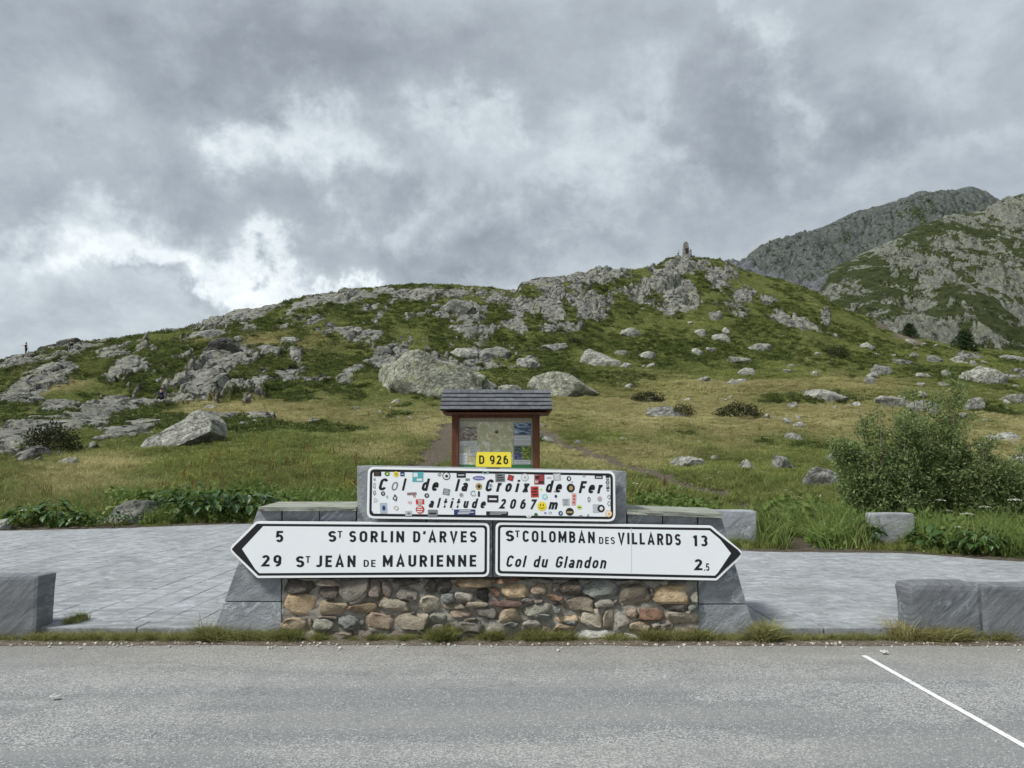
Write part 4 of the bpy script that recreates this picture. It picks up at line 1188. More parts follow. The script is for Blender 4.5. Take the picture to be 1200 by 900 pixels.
# stickers: (x0, y0, x1, y1) in enlarged coordinates, shape, colour, print colour, kind of print
C = dict(k=(.02, .02, .022), w=(.80, .80, .78), gr=(.22, .23, .24), lg=(.50, .51, .53), te=(.10, .42, .44), ye=(.85, .68, .04), re=(.52, .05, .04), dr=(.30, .05, .05), gn=(.05, .17, .06), na=(.03, .05, .16), pu=(.16, .15, .42), br=(.16, .09, .05), pk=(.70, .42, .38), tq=(.35, .68, .68), lm=(.62, .75, .15), ma=(.50, .42, .42), go=(.45, .32, .12), ora=(.80, .42, .08), bl=(.12, .20, .50), fg=(.35, .55, .40), bg=(.42, .50, .58))
SMt = {k_: flat('sticker_' + k_, v, .4, .4) for k_, v in C.items()}
STK = [(420, [(135, 245, 200, 285, 'r', 'k', 'br', 3), (230, 243, 275, 285, 'c', 'gn', 'lm', 1), (306, 243, 354, 292, 'c', 'ye', 'go', 1), (368, 248, 405, 285, 'r', 'na', 'lg', 2), (475, 248, 570, 335, 'r', 'te', 'w', 4), (695, 252, 732, 290, 's', 'k', 'k', 5), (738, 248, 808, 318, 'c', 'k', 'w', 6),
    (863, 248, 943, 298, 'r', 'k', 'lg', 2), (1003, 283, 1113, 320, 'c', 'pu', 'lg', 2), (1028, 345, 1088, 405, 'c', 'go', 'k', 1), (940, 305, 978, 325, 'r', 'gr', 'k', 0), (743, 395, 803, 450, 'r', 'gr', 'lg', 3), (580, 435, 622, 475, 'c', 'k', 'lg', 1), (885, 430, 922, 468, 'c', 'ma', 'gr', 1), (980, 405, 1043, 470, 's', 'gr', 'gr', 5),
    (1050, 418, 1068, 465, 'r', 'k', 'k', 0), (198, 418, 235, 458, 'c', 'k', 'lg', 1), (298, 440, 345, 515, 's', 'k', 'k', 7), (428, 428, 510, 450, 'r', 'gr', 're', 2), (478, 450, 506, 475, 's', 're', 're', 5), (505, 488, 578, 532, 'r', 're', 'w', 3), (503, 540, 580, 615, 'c', 're', 'w', 3), (430, 498, 472, 532, 's', 'pk', 'pk', 5),
    (190, 520, 252, 612, 'r', 'bg', 'na', 1), (305, 545, 355, 592, 's', 're', 'k', 5), (105, 590, 130, 622, 's', 'k', 'k', 5), (412, 590, 470, 635, 'r', 'lg', 'gr', 1), (610, 580, 697, 640, 'r', 'gr', 'k', 2), (840, 578, 1027, 625, 'r', 'na', 'w', 3), (132, 300, 152, 330, 's', 'gr', 'gr', 5), (125, 340, 158, 400, 's', 'gr', 'gr', 5), (125, 405, 158, 460, 's', 'gr', 'gr', 5), (128, 470, 170, 525, 's', 'lg', 'lg', 5), (240, 450, 262, 480, 's', 'fg', 'fg', 5), (1085, 240, 1150, 272, 's', 'fg', 'tq', 5), (820, 570, 830, 582, 'c', 'bl', 'bl', 0)]),
    (570, [(78, 262, 163, 335, 'r', 'gr', 'k', 3), (187, 275, 238, 325, 'd', 'dr', 're', 1), (302, 262, 372, 328, 'c', 'lg', 'w', 6), (420, 272, 510, 358, 'r', 'dr', 'k', 4), (425, 278, 455, 345, 'r', 'pk', 'dr', 2), (585, 262, 652, 322, 'r', 'lg', 'w', 3), (705, 285, 745, 328, 'c', 'k', 'w', 1), (845, 268, 870, 298, 's', 'gr', 'gr', 5), (952, 275, 1022, 308, 'r', 'k', 'w', 2),
    (1048, 282, 1080, 300, 'r', 'k', 'k', 0), (1048, 304, 1082, 325, 's', 'k', 'k', 5), (1050, 330, 1080, 350, 'r', 'k', 'w', 1), (1050, 354, 1082, 378, 's', 'k', 'k', 5), (1052, 382, 1082, 396, 'r', 'k', 'k', 0), (1054, 402, 1080, 420, 's', 'k', 'k', 5), (1060, 440, 1095, 495, 's', 'gr', 'gr', 5), (1060, 500, 1095, 555, 's', 'gr', 'gr', 5), (390, 375, 458, 470, 'r', 're', 'k', 3), (470, 392, 490, 412, 'c', 'lm', 'lm', 0), (488, 440, 538, 492, 'c', 'tq', 'w', 1),
    (598, 448, 622, 475, 'c', 'na', 'na', 0), (705, 350, 777, 428, 'c', 'k', 'go', 1), (750, 435, 788, 540, 'r', 'pk', 're', 3), (668, 482, 732, 545, 'r', 'lg', 'gr', 3), (446, 508, 529, 590, 'c', 'ye', 'k', 8), (697, 563, 768, 632, 'c', 'k', 'go', 2), (795, 537, 838, 577, 'c', 'lm', 'gn', 2), (885, 462, 918, 518, 's', 'dr', 'na', 5), (975, 462, 1017, 508, 'c', 'ma', 'ma', 0),
    (935, 532, 990, 605, 'r', 'lg', 'lg', 0), (975, 535, 1040, 603, 'c', 'k', 'w', 1), (1043, 585, 1105, 645, 'c', 'ora', 'w', 6), (632, 590, 672, 632, 'c', 'na', 'lg', 1), (505, 598, 530, 622, 's', 'bl', 'bl', 5), (542, 595, 578, 620, 's', 'gr', 'gr', 5), (418, 608, 452, 638, 'c', 'gn', 'gn', 0), (20, 348, 52, 386, 'c', 'bg', 'gr', 1), (8, 452, 105, 515, 'r', 'k', 'w', 2), (-2, 595, 190, 628, 'r', 'k', 'lg', 3),
    (815, 628, 845, 642, 'r', 'gr', 'gr', 0), (885, 618, 905, 645, 's', 'k', 'k', 5), (350, 625, 395, 650, 'c', 'w', 'lg', 1), (520, 288, 580, 306, 's', 'lg', 'lg', 5), (590, 415, 612, 428, 's', 'gr', 'gr', 5), (745, 330, 760, 342, 's', 'gr', 'gr', 5)])]
sr = random.Random(12)
def quad2(bm, c, w, h, rot, Y, mi):
    cs, sn = math.cos(rot), math.sin(rot)
    vs = [bm.verts.new(at(c[0] + dx * w / 2 * cs - dy * h / 2 * sn, c[1] + dx * w / 2 * sn + dy * h / 2 * cs, Y)) for dx, dy in ((-1, 1), (1, 1), (1, -1), (-1, -1))]
    f = bm.faces.new(vs); f.material_index = mi
def disc2(bm, c, rx, ry, Y, mi, n=18):
    f = bm.faces.new([bm.verts.new(at(c[0] + rx * math.cos(2 * math.pi * i / n), c[1] - ry * math.sin(2 * math.pi * i / n), Y)) for i in range(n)]); f.material_index = mi
cnt = 0
for ox, lst in STK:
    for (x0, y0, x1, y1, sh, c1, c2, pr) in lst:
        cnt += 1
        cx, cy2 = ox + (x0 + x1) / 15, 520 + (y0 + y1) / 15
        w, h = (x1 - x0) / 7.5, (y1 - y0) / 7.5
        bm = bmesh.new()
        Y0 = YU - .0040 - .00012 * (cnt % 5)
        rot = sr.uniform(-.06, .06) + (.15 if (x0, y0) == (743, 395) else 0) + (.3 if sh == 'd' else 0)
        if sh in 'rd': quad2(bm, (cx, cy2), w, h, rot, Y0, 0)
        elif sh == 'c': disc2(bm, (cx, cy2), w / 2, h / 2, Y0, 0)
        if sh == 's':       # pen strokes
            a = sr.uniform(0, 6)
            for q in range(7):
                b2 = a + sr.uniform(.8, 2.4)
                p, r_ = (cx + math.cos(a) * w * .42, cy2 + math.sin(a) * h * .42), (cx + math.cos(b2) * w * .42, cy2 + math.sin(b2) * h * .42)
                ln = math.dist(p, r_)
                quad2(bm, ((p[0] + r_[0]) / 2, (p[1] + r_[1]) / 2), ln, .42 if pr != 7 else .7, math.atan2(r_[1] - p[1], r_[0] - p[0]), Y0 - .00004 * q, q % 2)
                a = b2
        Y1 = Y0 - .0004
        if pr == 1: disc2(bm, (cx + w * .04, cy2), w * .24, h * .26, Y1, 1, 9)
        elif pr == 2: quad2(bm, (cx, cy2 + h * .05), w * .7, h * .24, rot, Y1, 1)
        elif pr == 3:
            for q in range(3):
                quad2(bm, (cx + sr.uniform(-.08, .08) * w, cy2 + (q - 1) * h * .27), w * sr.uniform(.45, .78), h * .13, rot, Y1, 1)
        elif pr == 4:
            quad2(bm, (cx - w * .22, cy2 - h * .2), w * .4, h * .4, rot, Y1, 1); quad2(bm, (cx + w * .15, cy2 + h * .28), w * .5, h * .22, rot, Y1, 1)
        elif pr == 6:
            disc2(bm, (cx, cy2), w * .40, h * .40, Y1, 1); disc2(bm, (cx + .3, cy2 + .2), w * .2, h * .2, Y1 - .0003, 0, 8)
        elif pr == 8:
            for ex in (-.14, .14): disc2(bm, (cx + w * ex, cy2 - h * .12), w * .06, h * .12, Y1, 1, 8)
            for q in range(6):
                t = math.pi * (.15 + .7 * (q + .5) / 6)
                quad2(bm, (cx + math.cos(t) * w * .28, cy2 + math.sin(t) * h * .24), w * .14, h * .06, -(math.pi / 2 - t) , Y1 - .00003 * q, 1)
        keep(link('sticker' if sh != 's' else 'pen_mark', bm_mesh(bm, 'sticker'), s3, [SMt[c1], SMt[c2]]), s3)

# the yellow road number plate
yc = [(558.4, 529.6), (599.0, 529.8), (599.2, 547.6), (557.4, 546.9)]
s4 = empty('road_number_plate', at(578, 547, YU), label='small yellow plate reading D 926 on top of the upper sign', cat='road sign')
plate('plate', round_poly(yc, [2.6, 2.6, .6, .6]), YU + .004, .02, M_YELLOW, s4, .002)
plate('bracket', [(570, 536), (586, 536), (586, 556), (570, 556)], YU + .0262, .008, M_BACK, s4)
letters('D', 561.4, 567.4, 543.6, 543.6, 10.0, YU + .0025, M_BLACK, s4, .02)
letters('926', 574.0, 595.4, 543.8, 543.9, 10.2, YU + .0025, M_BLACK, s4, .02, space=1.12)
# brackets that hold the signs off the wall
for sgn, xs in ((s1, (350, 520)), (s2, (620, 800)), (s3, (470, 680))):
    for px in xs:
        py = 640 if sgn is not s3 else 575
        a, c = at(px - 3, py + 12, YS), at(px + 3, py - 12, YS)
        keep(box('bracket', a.x, c.x, (YU if sgn is s3 else YS) + .036, YW + .02, a.z, c.z, M_BACK, sgn), sgn)

# ------------------------------------------------------------------ the information board behind the wall
YB = 12.6
zb = ZP
kb = empty('information_board', (at(583, 546, YB).x, YB, zb), label='wooden information board with slate shingle roof and a map of the pass behind the wall', cat='notice board')
zt_ = at(583, 482, YB).z
for (p0, p1) in ((529.5, 538), (624, 632.5)):
    a, c = at(p0, 500, YB), at(p1, 500, YB)
    keep(box('post', a.x, c.x, YB - .02, YB + .10, zb - .1, at(583, 478, YB).z, M_WOOD, kb, .008), kb)
a, c = at(538.2, 492, YB), at(623.8, 483, YB)
keep(box('top_beam', a.x, c.x, YB + .005, YB + .08, at(583, 489.6, YB).z, at(583, 481, YB).z, M_WOOD, kb, .004), kb)
a, c = at(521, 484, YB), at(643, 484, YB)
keep(box('eaves_board', a.x, c.x, YB - .30, YB + .42, at(583, 484.6, YB - .3).z, at(583, 483.2, YB - .3).z, M_WOOD, kb, .004), kb)
# printed panel: backing, map and picture fields are flat print at their real places
def b_map(nt, b):
    P = nt.objvec()
    n = nt.noise(P, 2.4, 7, .6, 1.2); n2 = nt.noise(nt.mapping(P, (1, 1, 1), (0, .6, 0)), 5.5, 8, .68, 1.5)
    c = nt.ramp(n, [(.35, (.42, .38, .20)), (.5, (.52, .49, .30)), (.65, (.36, .39, .20))])
    return nt.mix(nt.smooth(n2, .50, .60), c, (.70, .68, .58))
M_MAP = new_mat('printed_map', b_map, .35, .4)
def bands(name, c0, c1, c2, sc=9):
    def f(nt, b):
        n = nt.noise(nt.mapping(nt.objvec(), (1, 1, 3)), sc, 5, .6, .6)
        return nt.ramp(n, [(.38, c0), (.5, c1), (.62, c2)])
    return new_mat(name, f, .35, .4)
def pr_(name, x0, y0, x1, y1, mat, dy):
    return plate(name, [(x0, y1), (x1, y1), (x1, y0), (x0, y0)], YB + .045 - dy, .004, mat, kb)
M_PB = flat('panel_beige', (.42, .41, .32), .35, .4)
M_PP = flat('panel_paper', (.60, .61, .58), .4, .3)
M_PG = flat('panel_green', (.05, .20, .07), .4)
pr_('panel', 537.6, 489.8, 624.4, 546.4, M_PB, 0)
pr_('panel_edge', 537.8, 544.8, 624.2, 549, M_PG, .006)
pr_('title_band', 539.5, 490.4, 622.5, 493.6, bands('panel_title', (.20, .16, .10), (.33, .28, .17), (.42, .40, .30), 30), .006)
pr_('map', 548.5, 494.2, 601.5, 544.6, M_MAP, .006)
pr_('old_photo', 539.3, 500.2, 558.8, 516.0, bands('panel_old_photo', (.08, .055, .04), (.28, .22, .17), (.45, .42, .38), 14), .012)
pr_('text_block', 538.6, 517, 558.8, 522.2, M_PP, .012)
pr_('text_block', 538.4, 531.2, 548.0, 544.2, M_PP, .012)
pr_('text_block', 549.4, 522.8, 557.6, 534.0, M_PP, .012)
pr_('lake_photo', 602.6, 495.6, 622.2, 509.4, bands('panel_lake', (.02, .03, .06), (.10, .16, .24), (.42, .50, .58), 6), .012)
pr_('text_block', 602.6, 510.4, 622.0, 516.4, M_PP, .012)
pr_('text_block', 602.6, 517.2, 622.0, 521.8, M_PP, .012)
pr_('flower_photo', 602.6, 523.0, 611.6, 530.4, bands('panel_green_photo', (.02, .06, .03), (.08, .14, .09), (.25, .30, .28), 20), .012)
pr_('flower_photo', 602.6, 531.2, 611.6, 538.2, bands('panel_violet_photo', (.03, .03, .08), (.10, .10, .22), (.3, .3, .4), 20), .012)
pr_('flower_photo', 612.8, 523.0, 622.2, 538.2, bands('panel_yellow_photo', (.03, .09, .02), (.09, .18, .03), (.55, .50, .05), 16), .012)
pr_('text_block', 602.8, 539.2, 621.6, 544.0, M_PP, .012)
M_TXT = flat('panel_text_grey', (.33, .34, .32), .5)
for (x0, y0, x1, n_) in ((540, 519, 557, 2), (540, 533, 547, 6), (550.6, 525, 556.4, 4), (604, 512, 620, 2), (604, 518.6, 620, 2), (604, 540.6, 620, 2)):
    for q in range(n_):
        pr_('text_line', x0, y0 + q * 1.8, x1 - (q % 2) * 2, y0 + q * 1.8 + .5, M_TXT, .016)
bm = bmesh.new()
disc2(bm, (582.0, 506.2), 1.9, 1.9, YB + .030, 0); disc2(bm, (581.6, 506), .8, .8, YB + .0285, 1, 8)
keep(link('map_marker', bm_mesh(bm, 'map_marker'), kb, [flat('marker_dark', (.05, .02, .02)), flat('marker_rim', (.4, .3, .2))]), kb)
# roof: slope rising away from the road, laid with slates
rng = random.Random(5)
e0, e1 = at(515.4, 480.5, YB - .34), at(647.4, 480.5, YB - .34)
r0, r1 = at(518.6, 457.0, YB + .06), at(645.0, 457.6, YB + .06)
NRW = 5
up_n = (r0 - e0).cross(e1 - e0).normalized()
if up_n.y > 0: up_n = -up_n
bm = bmesh.new()
vs = [bm.verts.new(p) for p in (e0, e1, r1, r0)]; bm.faces.new(vs)
bk0, bk1 = Vector((e0.x, YB + .46, e0.z)), Vector((e1.x, YB + .46, e1.z))
vb = [bm.verts.new(p) for p in (bk0, bk1)]
bm.faces.new((vs[3], vs[2], vb[1], vb[0])); bm.faces.new((vs[0], vs[3], vb[0])); bm.faces.new((vs[1], vb[1], vs[2])); bm.faces.new((vs[0], vb[0], vb[1], vs[1]))
rf = keep(link('roof', bm_mesh(bm, 'roof'), kb, M_WOOD), kb)
for row in range(NRW):
    t0, t1 = row / NRW - .012, (row + 1) / NRW + .02
    xs = [0.0]
    while xs[-1] < 1: xs.append(xs[-1] + rng.uniform(.055, .105))
    xs[-1] = 1.0
    if xs[-1] - xs[-2] < .03: xs.pop(-2)
    for a_, b2 in zip(xs[:-1], xs[1:]):
        g = .0008
        lift0 = .030 + rng.uniform(0, .004); lift1 = .008
        P = []
        for (u, t, lf) in ((a_ + g, t0, lift0), (b2 - g, t0 + rng.uniform(-.006, .006), lift0), (b2 - g, t1, lift1), (a_ + g, t1, lift1)):
            P.append(e0.lerp(e1, u).lerp(r0.lerp(r1, u), t) + up_n * lf)
        bm = bmesh.new()
        tp = [bm.verts.new(p) for p in P]; bt = [bm.verts.new(p - up_n * .011) for p in P]
        bm.faces.new(tp); bm.faces.new(bt[::-1])
        for q in range(4): bm.faces.new((tp[q], bt[q], bt[(q + 1) % 4], tp[(q + 1) % 4]))
        m = bm_mesh(bm, 'shingle'); 
        o = link('shingle', m, rf, M_SHING)
        o.matrix_parent_inverse = Matrix.Translation(-Vector(kb.location))
        o.matrix_parent_inverse = rf.matrix_parent_inverse.inverted() @ rf.matrix_parent_inverse if False else Matrix.Identity(4)

# ------------------------------------------------------------------ stone blocks along the plaza
def block(label, x0, x1, y0, y1, z0, z1, mat, bev=.03, rz=0, seed=0, tilt=0):
    cx, cy2 = (x0 + x1) / 2, (y0 + y1) / 2
    r = random.Random(seed)
    bm = bmesh.new()
    box_bm(bm, x0 - cx, x1 - cx, y0 - cy2, y1 - cy2, 0, z1 - z0, bev)
    bmesh.ops.subdivide_edges(bm, edges=[e for e in bm.edges if e.calc_length() > .2], cuts=5, use_grid_fill=True)
    for v in bm.verts:
        v.co += Vector((vn(np.array([v.co.z * 6 + seed]), np.array([v.co.y * 6.]), seed)[0] - .5, vn(np.array([v.co.x * 5 + seed]), np.array([v.co.z * 5.]), seed + 1)[0] - .5, vn(np.array([v.co.x * 4 + seed]), np.array([v.co.y * 4.]), seed + 2)[0] - .5)) * .022
        if r.random() < .10 and (abs(abs(v.co.x) - (x1 - x0) / 2) < .06) and v.co.z > (z1 - z0) - .08: v.co *= r.uniform(.965, .99)
    o = link('stone_block', bm_mesh(bm, 'stone_block'), None, mat)
    o.location = (cx, cy2, z0); o.rotation_euler = (0, tilt, rz)
    tag(o, label, 'stone block', 'rough stone blocks lining the edges of the plaza')
    return o
def block_px(label, xl_, xr_, ybot, ytop, depth, z0, mat, seed, bev=.03, rz=0, Y=None):
    P = on_z((xl_ + xr_) / 2, ybot, z0)
    Y = Y or P.y
    a, c = at(xl_, ybot, Y), at(xr_, ytop, Y)
    return block(label, a.x, c.x, Y, Y + depth, z0 - .03, c.z, mat, bev, rz, seed)
block_px('dark grey block at the road edge left of the wall, cut off by the frame', -95, 46, 744, 675, .27, 0, M_BLOCK, 3, .035, Y=YW - .04)
block_px('dark streaked block right of the wall, at the end of the pair by the road', 1071, 1151, 748, 685, .31, 0, M_BLOCK, 5, .05, Y=YW - .06)
block_px('second block of the pair at the right road edge, with a white chip', 1156.5, 1262, 752, 687, .31, 0, M_BLOCK, 6, .03, Y=YW - .10)
block_px('pale grey upright block in front of the big green bush', 1026, 1071.5, 641, 602, .34, ZP, M_BLOCK2, 7, .03)
block_px('white veined slate block standing just behind the right end of the wall', 812, 886.5, 640, 598.5, .35, ZP, M_SLATE, 8, .02)
# ------------------------------------------------------------------ boulders
from mathutils import noise as mnoise
def b_boulder(tint, lich):
    def f(nt, b):
        P = nt.objvec()
        ob = nt.add('ShaderNodeObjectInfo')
        cmb = nt.add('ShaderNodeCombineXYZ')
        for i in range(3): nt.put(cmb.inputs[i], nt.math('MULTIPLY', ob.outputs['Random'], (57.0, 31.0, 83.0)[i]))
        Q = nt.vmath('ADD', P, cmb.outputs[0])
        c = rock_color(nt, Q, tint, lich, 1.6)
        ck = nt.math('ABSOLUTE', nt.math('SUBTRACT', nt.noise(nt.mapping(Q, (1, 1, 2.6), (.5, .5, 0)), 1.1, 5, .6, .8), .5))
        c = nt.mix(nt.smooth(ck, .012, 0, 0, .7), c, (.03, .03, .028))
        h = nt.math('ADD', nt.noise(Q, 2.2, 9, .74, .4), nt.smooth(ck, 0, .03, 0, .4))
        nt.put(b.inputs['Normal'], nt.bump(h, 1.0, .22))
        return c
    return f
M_BO = {'pale': new_mat('boulder_pale', b_boulder((1.35, 1.35, 1.30), .15), .92, .15), 'grey': new_mat('boulder_grey', b_boulder((1.0, 1.0, .98), .2), .92, .15),
        'lichen': new_mat('boulder_lichen', b_boulder((1.2, 1.22, 1.08), .5), .92, .15), 'dark': new_mat('boulder_dark', b_boulder((.42, .42, .41), .1), .92, .15)}
def boulder_mesh(w, d, h, seed, sub, slab=0.0, lean=0.0, sq=.72):
    r = random.Random(seed)
    bm = bmesh.new()
    bmesh.ops.create_icosphere(bm, subdivisions=sub, radius=1)
    cuts = []
    for _ in range(15):
        n_ = Vector((r.gauss(0, 1), r.gauss(0, .9), r.gauss(.2, .8))).normalized()
        cuts.append((n_, r.uniform(.58, .92)))
    off = Vector((r.uniform(0, 90), r.uniform(0, 90), r.uniform(0, 90)))
    for v in bm.verts:
        p = Vector([math.copysign(abs(c) ** sq, c) for c in v.co])
        for n_, d_ in cuts:
            e = p.dot(n_) - d_
            if e > 0: p -= n_ * e * .94
        p *= 1 + mnoise.noise(p * 1.1 + off) * .16 + mnoise.noise(p * 2.9 + off) * .10 + mnoise.noise(p * 7 + off) * .045 + (mnoise.noise(p * 15 + off) * .015 if sub > 4 else 0)
        x, y, z = p
        z = z * (1 + slab * x)          # one end higher than the other
        v.co = (x, y, z)
    fit_box(bm, w, d, h * 1.75)
    for v in bm.verts: v.co.z += .12 * h + lean * v.co.x / w * h
    m = bm_mesh(bm, 'boulder', True)
    return m
BOUL = [  # x0, y0, x1, y1, tone, seed, slab, lean, label
    (440, 412, 568, 472, 'lichen', 1, -.12, 0, 'huge rounded boulder with yellow green lichen just left of the information board'),
    (619, 438, 704, 468, 'lichen', 2, -.25, 0, 'broad smooth pale boulder rising behind the right end of the board roof'),
    (583, 449, 613, 461, 'pale', 3, 0, 0, 'small pale rock peeping over the middle of the shingle roof'),
    (560, 445, 582, 461, 'pale', 4, 0, 0, 'small upright rock beside the right foot of the huge lichen boulder'),
    (675, 409, 734, 431, 'pale', 5, -.3, 0, 'long pale boulder up the slope, high at its left end, low at its right'),
    (605, 417, 630, 431, 'pale', 6, .1, 0, 'squat pale boulder on grass above the board roof'),
    (551, 406, 603, 421, 'grey', 7, 0, 0, 'flat dark grey boulder on the grass above the huge lichen boulder'),
    (524, 411, 560, 425, 'pale', 8, 0, 0, 'pale boulder half hidden behind the top of the huge lichen boulder'),
    (757, 473, 805, 490, 'grey', 9, 0, 0, 'grey boulder with a dark shrub against its right side on dry grass'),
    (756, 465, 774, 472, 'pale', 10, 0, 0, 'small flat pale rock just above the grey boulder with the dark shrub'),
    (781, 533, 827, 548, 'pale', 11, -.15, 0, 'smooth pale dome shaped rock above the path, right of the upper sign'),
    (861, 537, 889, 552, 'pale', 12, -.1, 0, 'pale rock in the tall grass left of the pointed rock'),
    (899, 531, 931, 552, 'grey', 13, -.7, 0, 'pointed grey rock leaning left in tall grass'),
    (970, 521, 1014, 542, 'grey', 14, .1, .05, 'dark edged slab overhanging the grass at the left of the big bush'),
    (941, 550, 1000, 572, 'grey', 15, .1, 0, 'jagged grey rock below the overhanging slab left of the big bush'),
    (938, 456, 992, 471, 'pale', 16, -.05, 0, 'low pale rock with a flat top on dry grass left above the bush'),
    (1124, 430, 1181, 452, 'pale', 17, 0, 0, 'big flat sided pale block on the slope above the bush'),
    (1022, 464, 1062, 479, 'pale', 18, 0, 0, 'low pale outcrop just above the top of the big bush'),
    (1060, 467, 1098, 482, 'grey', 19, 0, 0, 'grey outcrop right against the top of the big bush'),
    (1130, 465, 1156, 482, 'grey', 20, .1, 0, 'grey rock on the slope right of the bush top'),
    (1168, 460, 1206, 473, 'grey', 21, -.2, 0, 'tilted grey rock with a dark split at the right frame edge'),
    (1158, 505, 1199, 517, 'pale', 22, -.1, 0, 'flat pale rock on dry grass right of the bush'),
    (1177, 531, 1215, 545, 'pale', 23, 0, 0, 'pale rock at the frame edge beside the right side of the bush'),
    (918, 506, 941, 517, 'grey', 24, 0, 0, 'small blue grey rock on dry grass above the pointed rock'),
    (921, 471, 935, 477, 'pale', 25, 0, 0, 'tiny white rock just below the low flat topped pale rock'),
    (725, 385, 751, 396, 'pale', 26, 0, 0, 'pale rock on green slope straight above the long pale boulder'),
    (634, 400, 665, 411, 'grey', 27, 0, 0, 'grey rock left above the long pale boulder'),
    (813, 385, 829, 395, 'pale', 28, 0, 0, 'left rock of the three under the summit crag'),
    (834, 388, 856, 402, 'pale', 29, -.2, 0, 'broadest rock of the three under the summit crag'),
    (845, 383, 855, 393, 'pale', 30, 0, 0, 'small upright rock of the three under the summit crag'),
    (830, 363, 848, 376, 'grey', 31, 0, 0, 'single rock close under the right foot of the summit crag'),
    (874, 401, 904, 412, 'pale', 32, .1, 0, 'bright flat rock on the green slope below the ridge shoulder'),
    (848, 419, 881, 427, 'pale', 33, 0, 0, 'long thin pale slab in the grass, middle of the slope'),
    (863, 433, 888, 441, 'pale', 34, 0, 0, 'low pale slab just below the long thin slab'),
    (849, 443, 869, 452, 'pale', 35, 0, 0, 'small split pale rock below the two low slabs'),
    (812, 440, 833, 447, 'pale', 36, 0, 0, 'small pale rock pile left of the split pale rock'),
    (746, 410, 769, 422, 'pale', 37, 0, 0, 'jagged pale rock right of the long pale boulder'),
    (720, 409, 738, 417, 'grey', 38, 0, 0, 'small grey rock touching the top of the long pale boulder'),
    (726, 424, 740, 432, 'pale', 39, 0, 0, 'small pale rock at the right foot of the long pale boulder'),
    (757, 425, 768, 431, 'pale', 40, 0, 0, 'tiny pale rock further right of the long pale boulder foot'),
    (806, 407, 826, 418, 'pale', 41, 0, 0, 'pale broken rock in the middle of the upper slope'),
    (827, 409, 840, 414, 'pale', 42, 0, 0, 'thin pale chip right of the broken rock'),
    (1003, 399, 1025, 410, 'pale', 43, 0, 0, 'bright rock high on the slope left of the round dark tree'),
    (1018, 427, 1044, 442, 'grey', 44, -.2, 0, 'grey humped rock on the right slope'),
    (1012, 442, 1026, 451, 'grey', 45, 0, 0, 'small grey rock below the humped one'),
    (1042, 420, 1068, 428, 'grey', 46, -.3, 0, 'long low slanting slab on the right slope'),
    (1069, 436, 1091, 443, 'pale', 47, 0, 0, 'low double rock between the humped rock and the big block'),
    (1103, 433, 1115, 442, 'pale', 48, 0, 0, 'small round rock left of the big flat sided block'),
    (1064, 412, 1077, 420, 'pale', 49, 0, 0, 'leftmost rock of the row under the two dark trees'),
    (1085, 414, 1106, 426, 'grey', 50, 0, 0, 'second rock of the row under the two dark trees'),
    (1107, 416, 1133, 427, 'pale', 51, 0, 0, 'widest rock of the row under the two dark trees'),
    (1135, 421, 1147, 429, 'grey', 52, 0, 0, 'last small rock of the row under the two dark trees'),
    (1072, 448, 1084, 453, 'pale', 53, 0, 0, 'tiny white rock above the bush top'),
    (1098, 448, 1113, 453, 'pale', 54, 0, 0, 'thin white rock left below the big flat sided block'),
    (1170, 414, 1200, 422, 'pale', 55, 0, 0, 'pale slab at the right frame edge above the big block'),
    (65, 535, 96, 547, 'pale', 57, .1, .1, 'small pale slab in the grass at far left'),
    (-14, 607, 13, 624, 'pale', 58, 0, 0, 'whitish rock at the left frame edge by the paving'),
    (116, 590, 186, 616, 'grey', 59, 0, 0, 'flat topped grey rock between the two patches of big leaves'),
    (222, 381, 265, 400, 'grey', 60, 0, 0, 'upper of two big grey boulders near the left ridge'),
    (238, 392, 286, 412, 'dark', 61, .2, 0, 'dark overhanging boulder just below another near the left ridge'),
    (513, 347, 555, 368, 'grey', 62, -.2, 0, 'large boulder with dark underside just under the middle of the ridge'),
    (65, 403, 93, 413, 'dark', 63, 0, 0, 'dark rock hump on the left skyline beside the sitting person'),
    (45, 411, 68, 419, 'dark', 64, 0, 0, 'low dark rock on the left skyline right of the walking person'),
    (413, 386, 426, 393, 'pale', 65, 0, 0, 'left one of two small round rocks on the upper left slope'),
    (425, 386, 438, 393, 'pale', 66, 0, 0, 'right one of two small round rocks on the upper left slope'),
    (1046, 383, 1053, 391, 'pale', 67, 0, 0, 'tiny white rock touching the left side of the round dark tree'),
    (229, 505, 249, 517, 'dark', 68, 0, 0, 'dark stump like stone under the upper end of the leaning slab'),
    (360, 488, 374, 497, 'pale', 69, .3, .2, 'small slanting rock in the grass between slab and lichen boulder'),
    (330, 396, 352, 403, 'pale', 70, 0, 0, 'thin pale rock on the upper left slope'),
]
BPOS = []
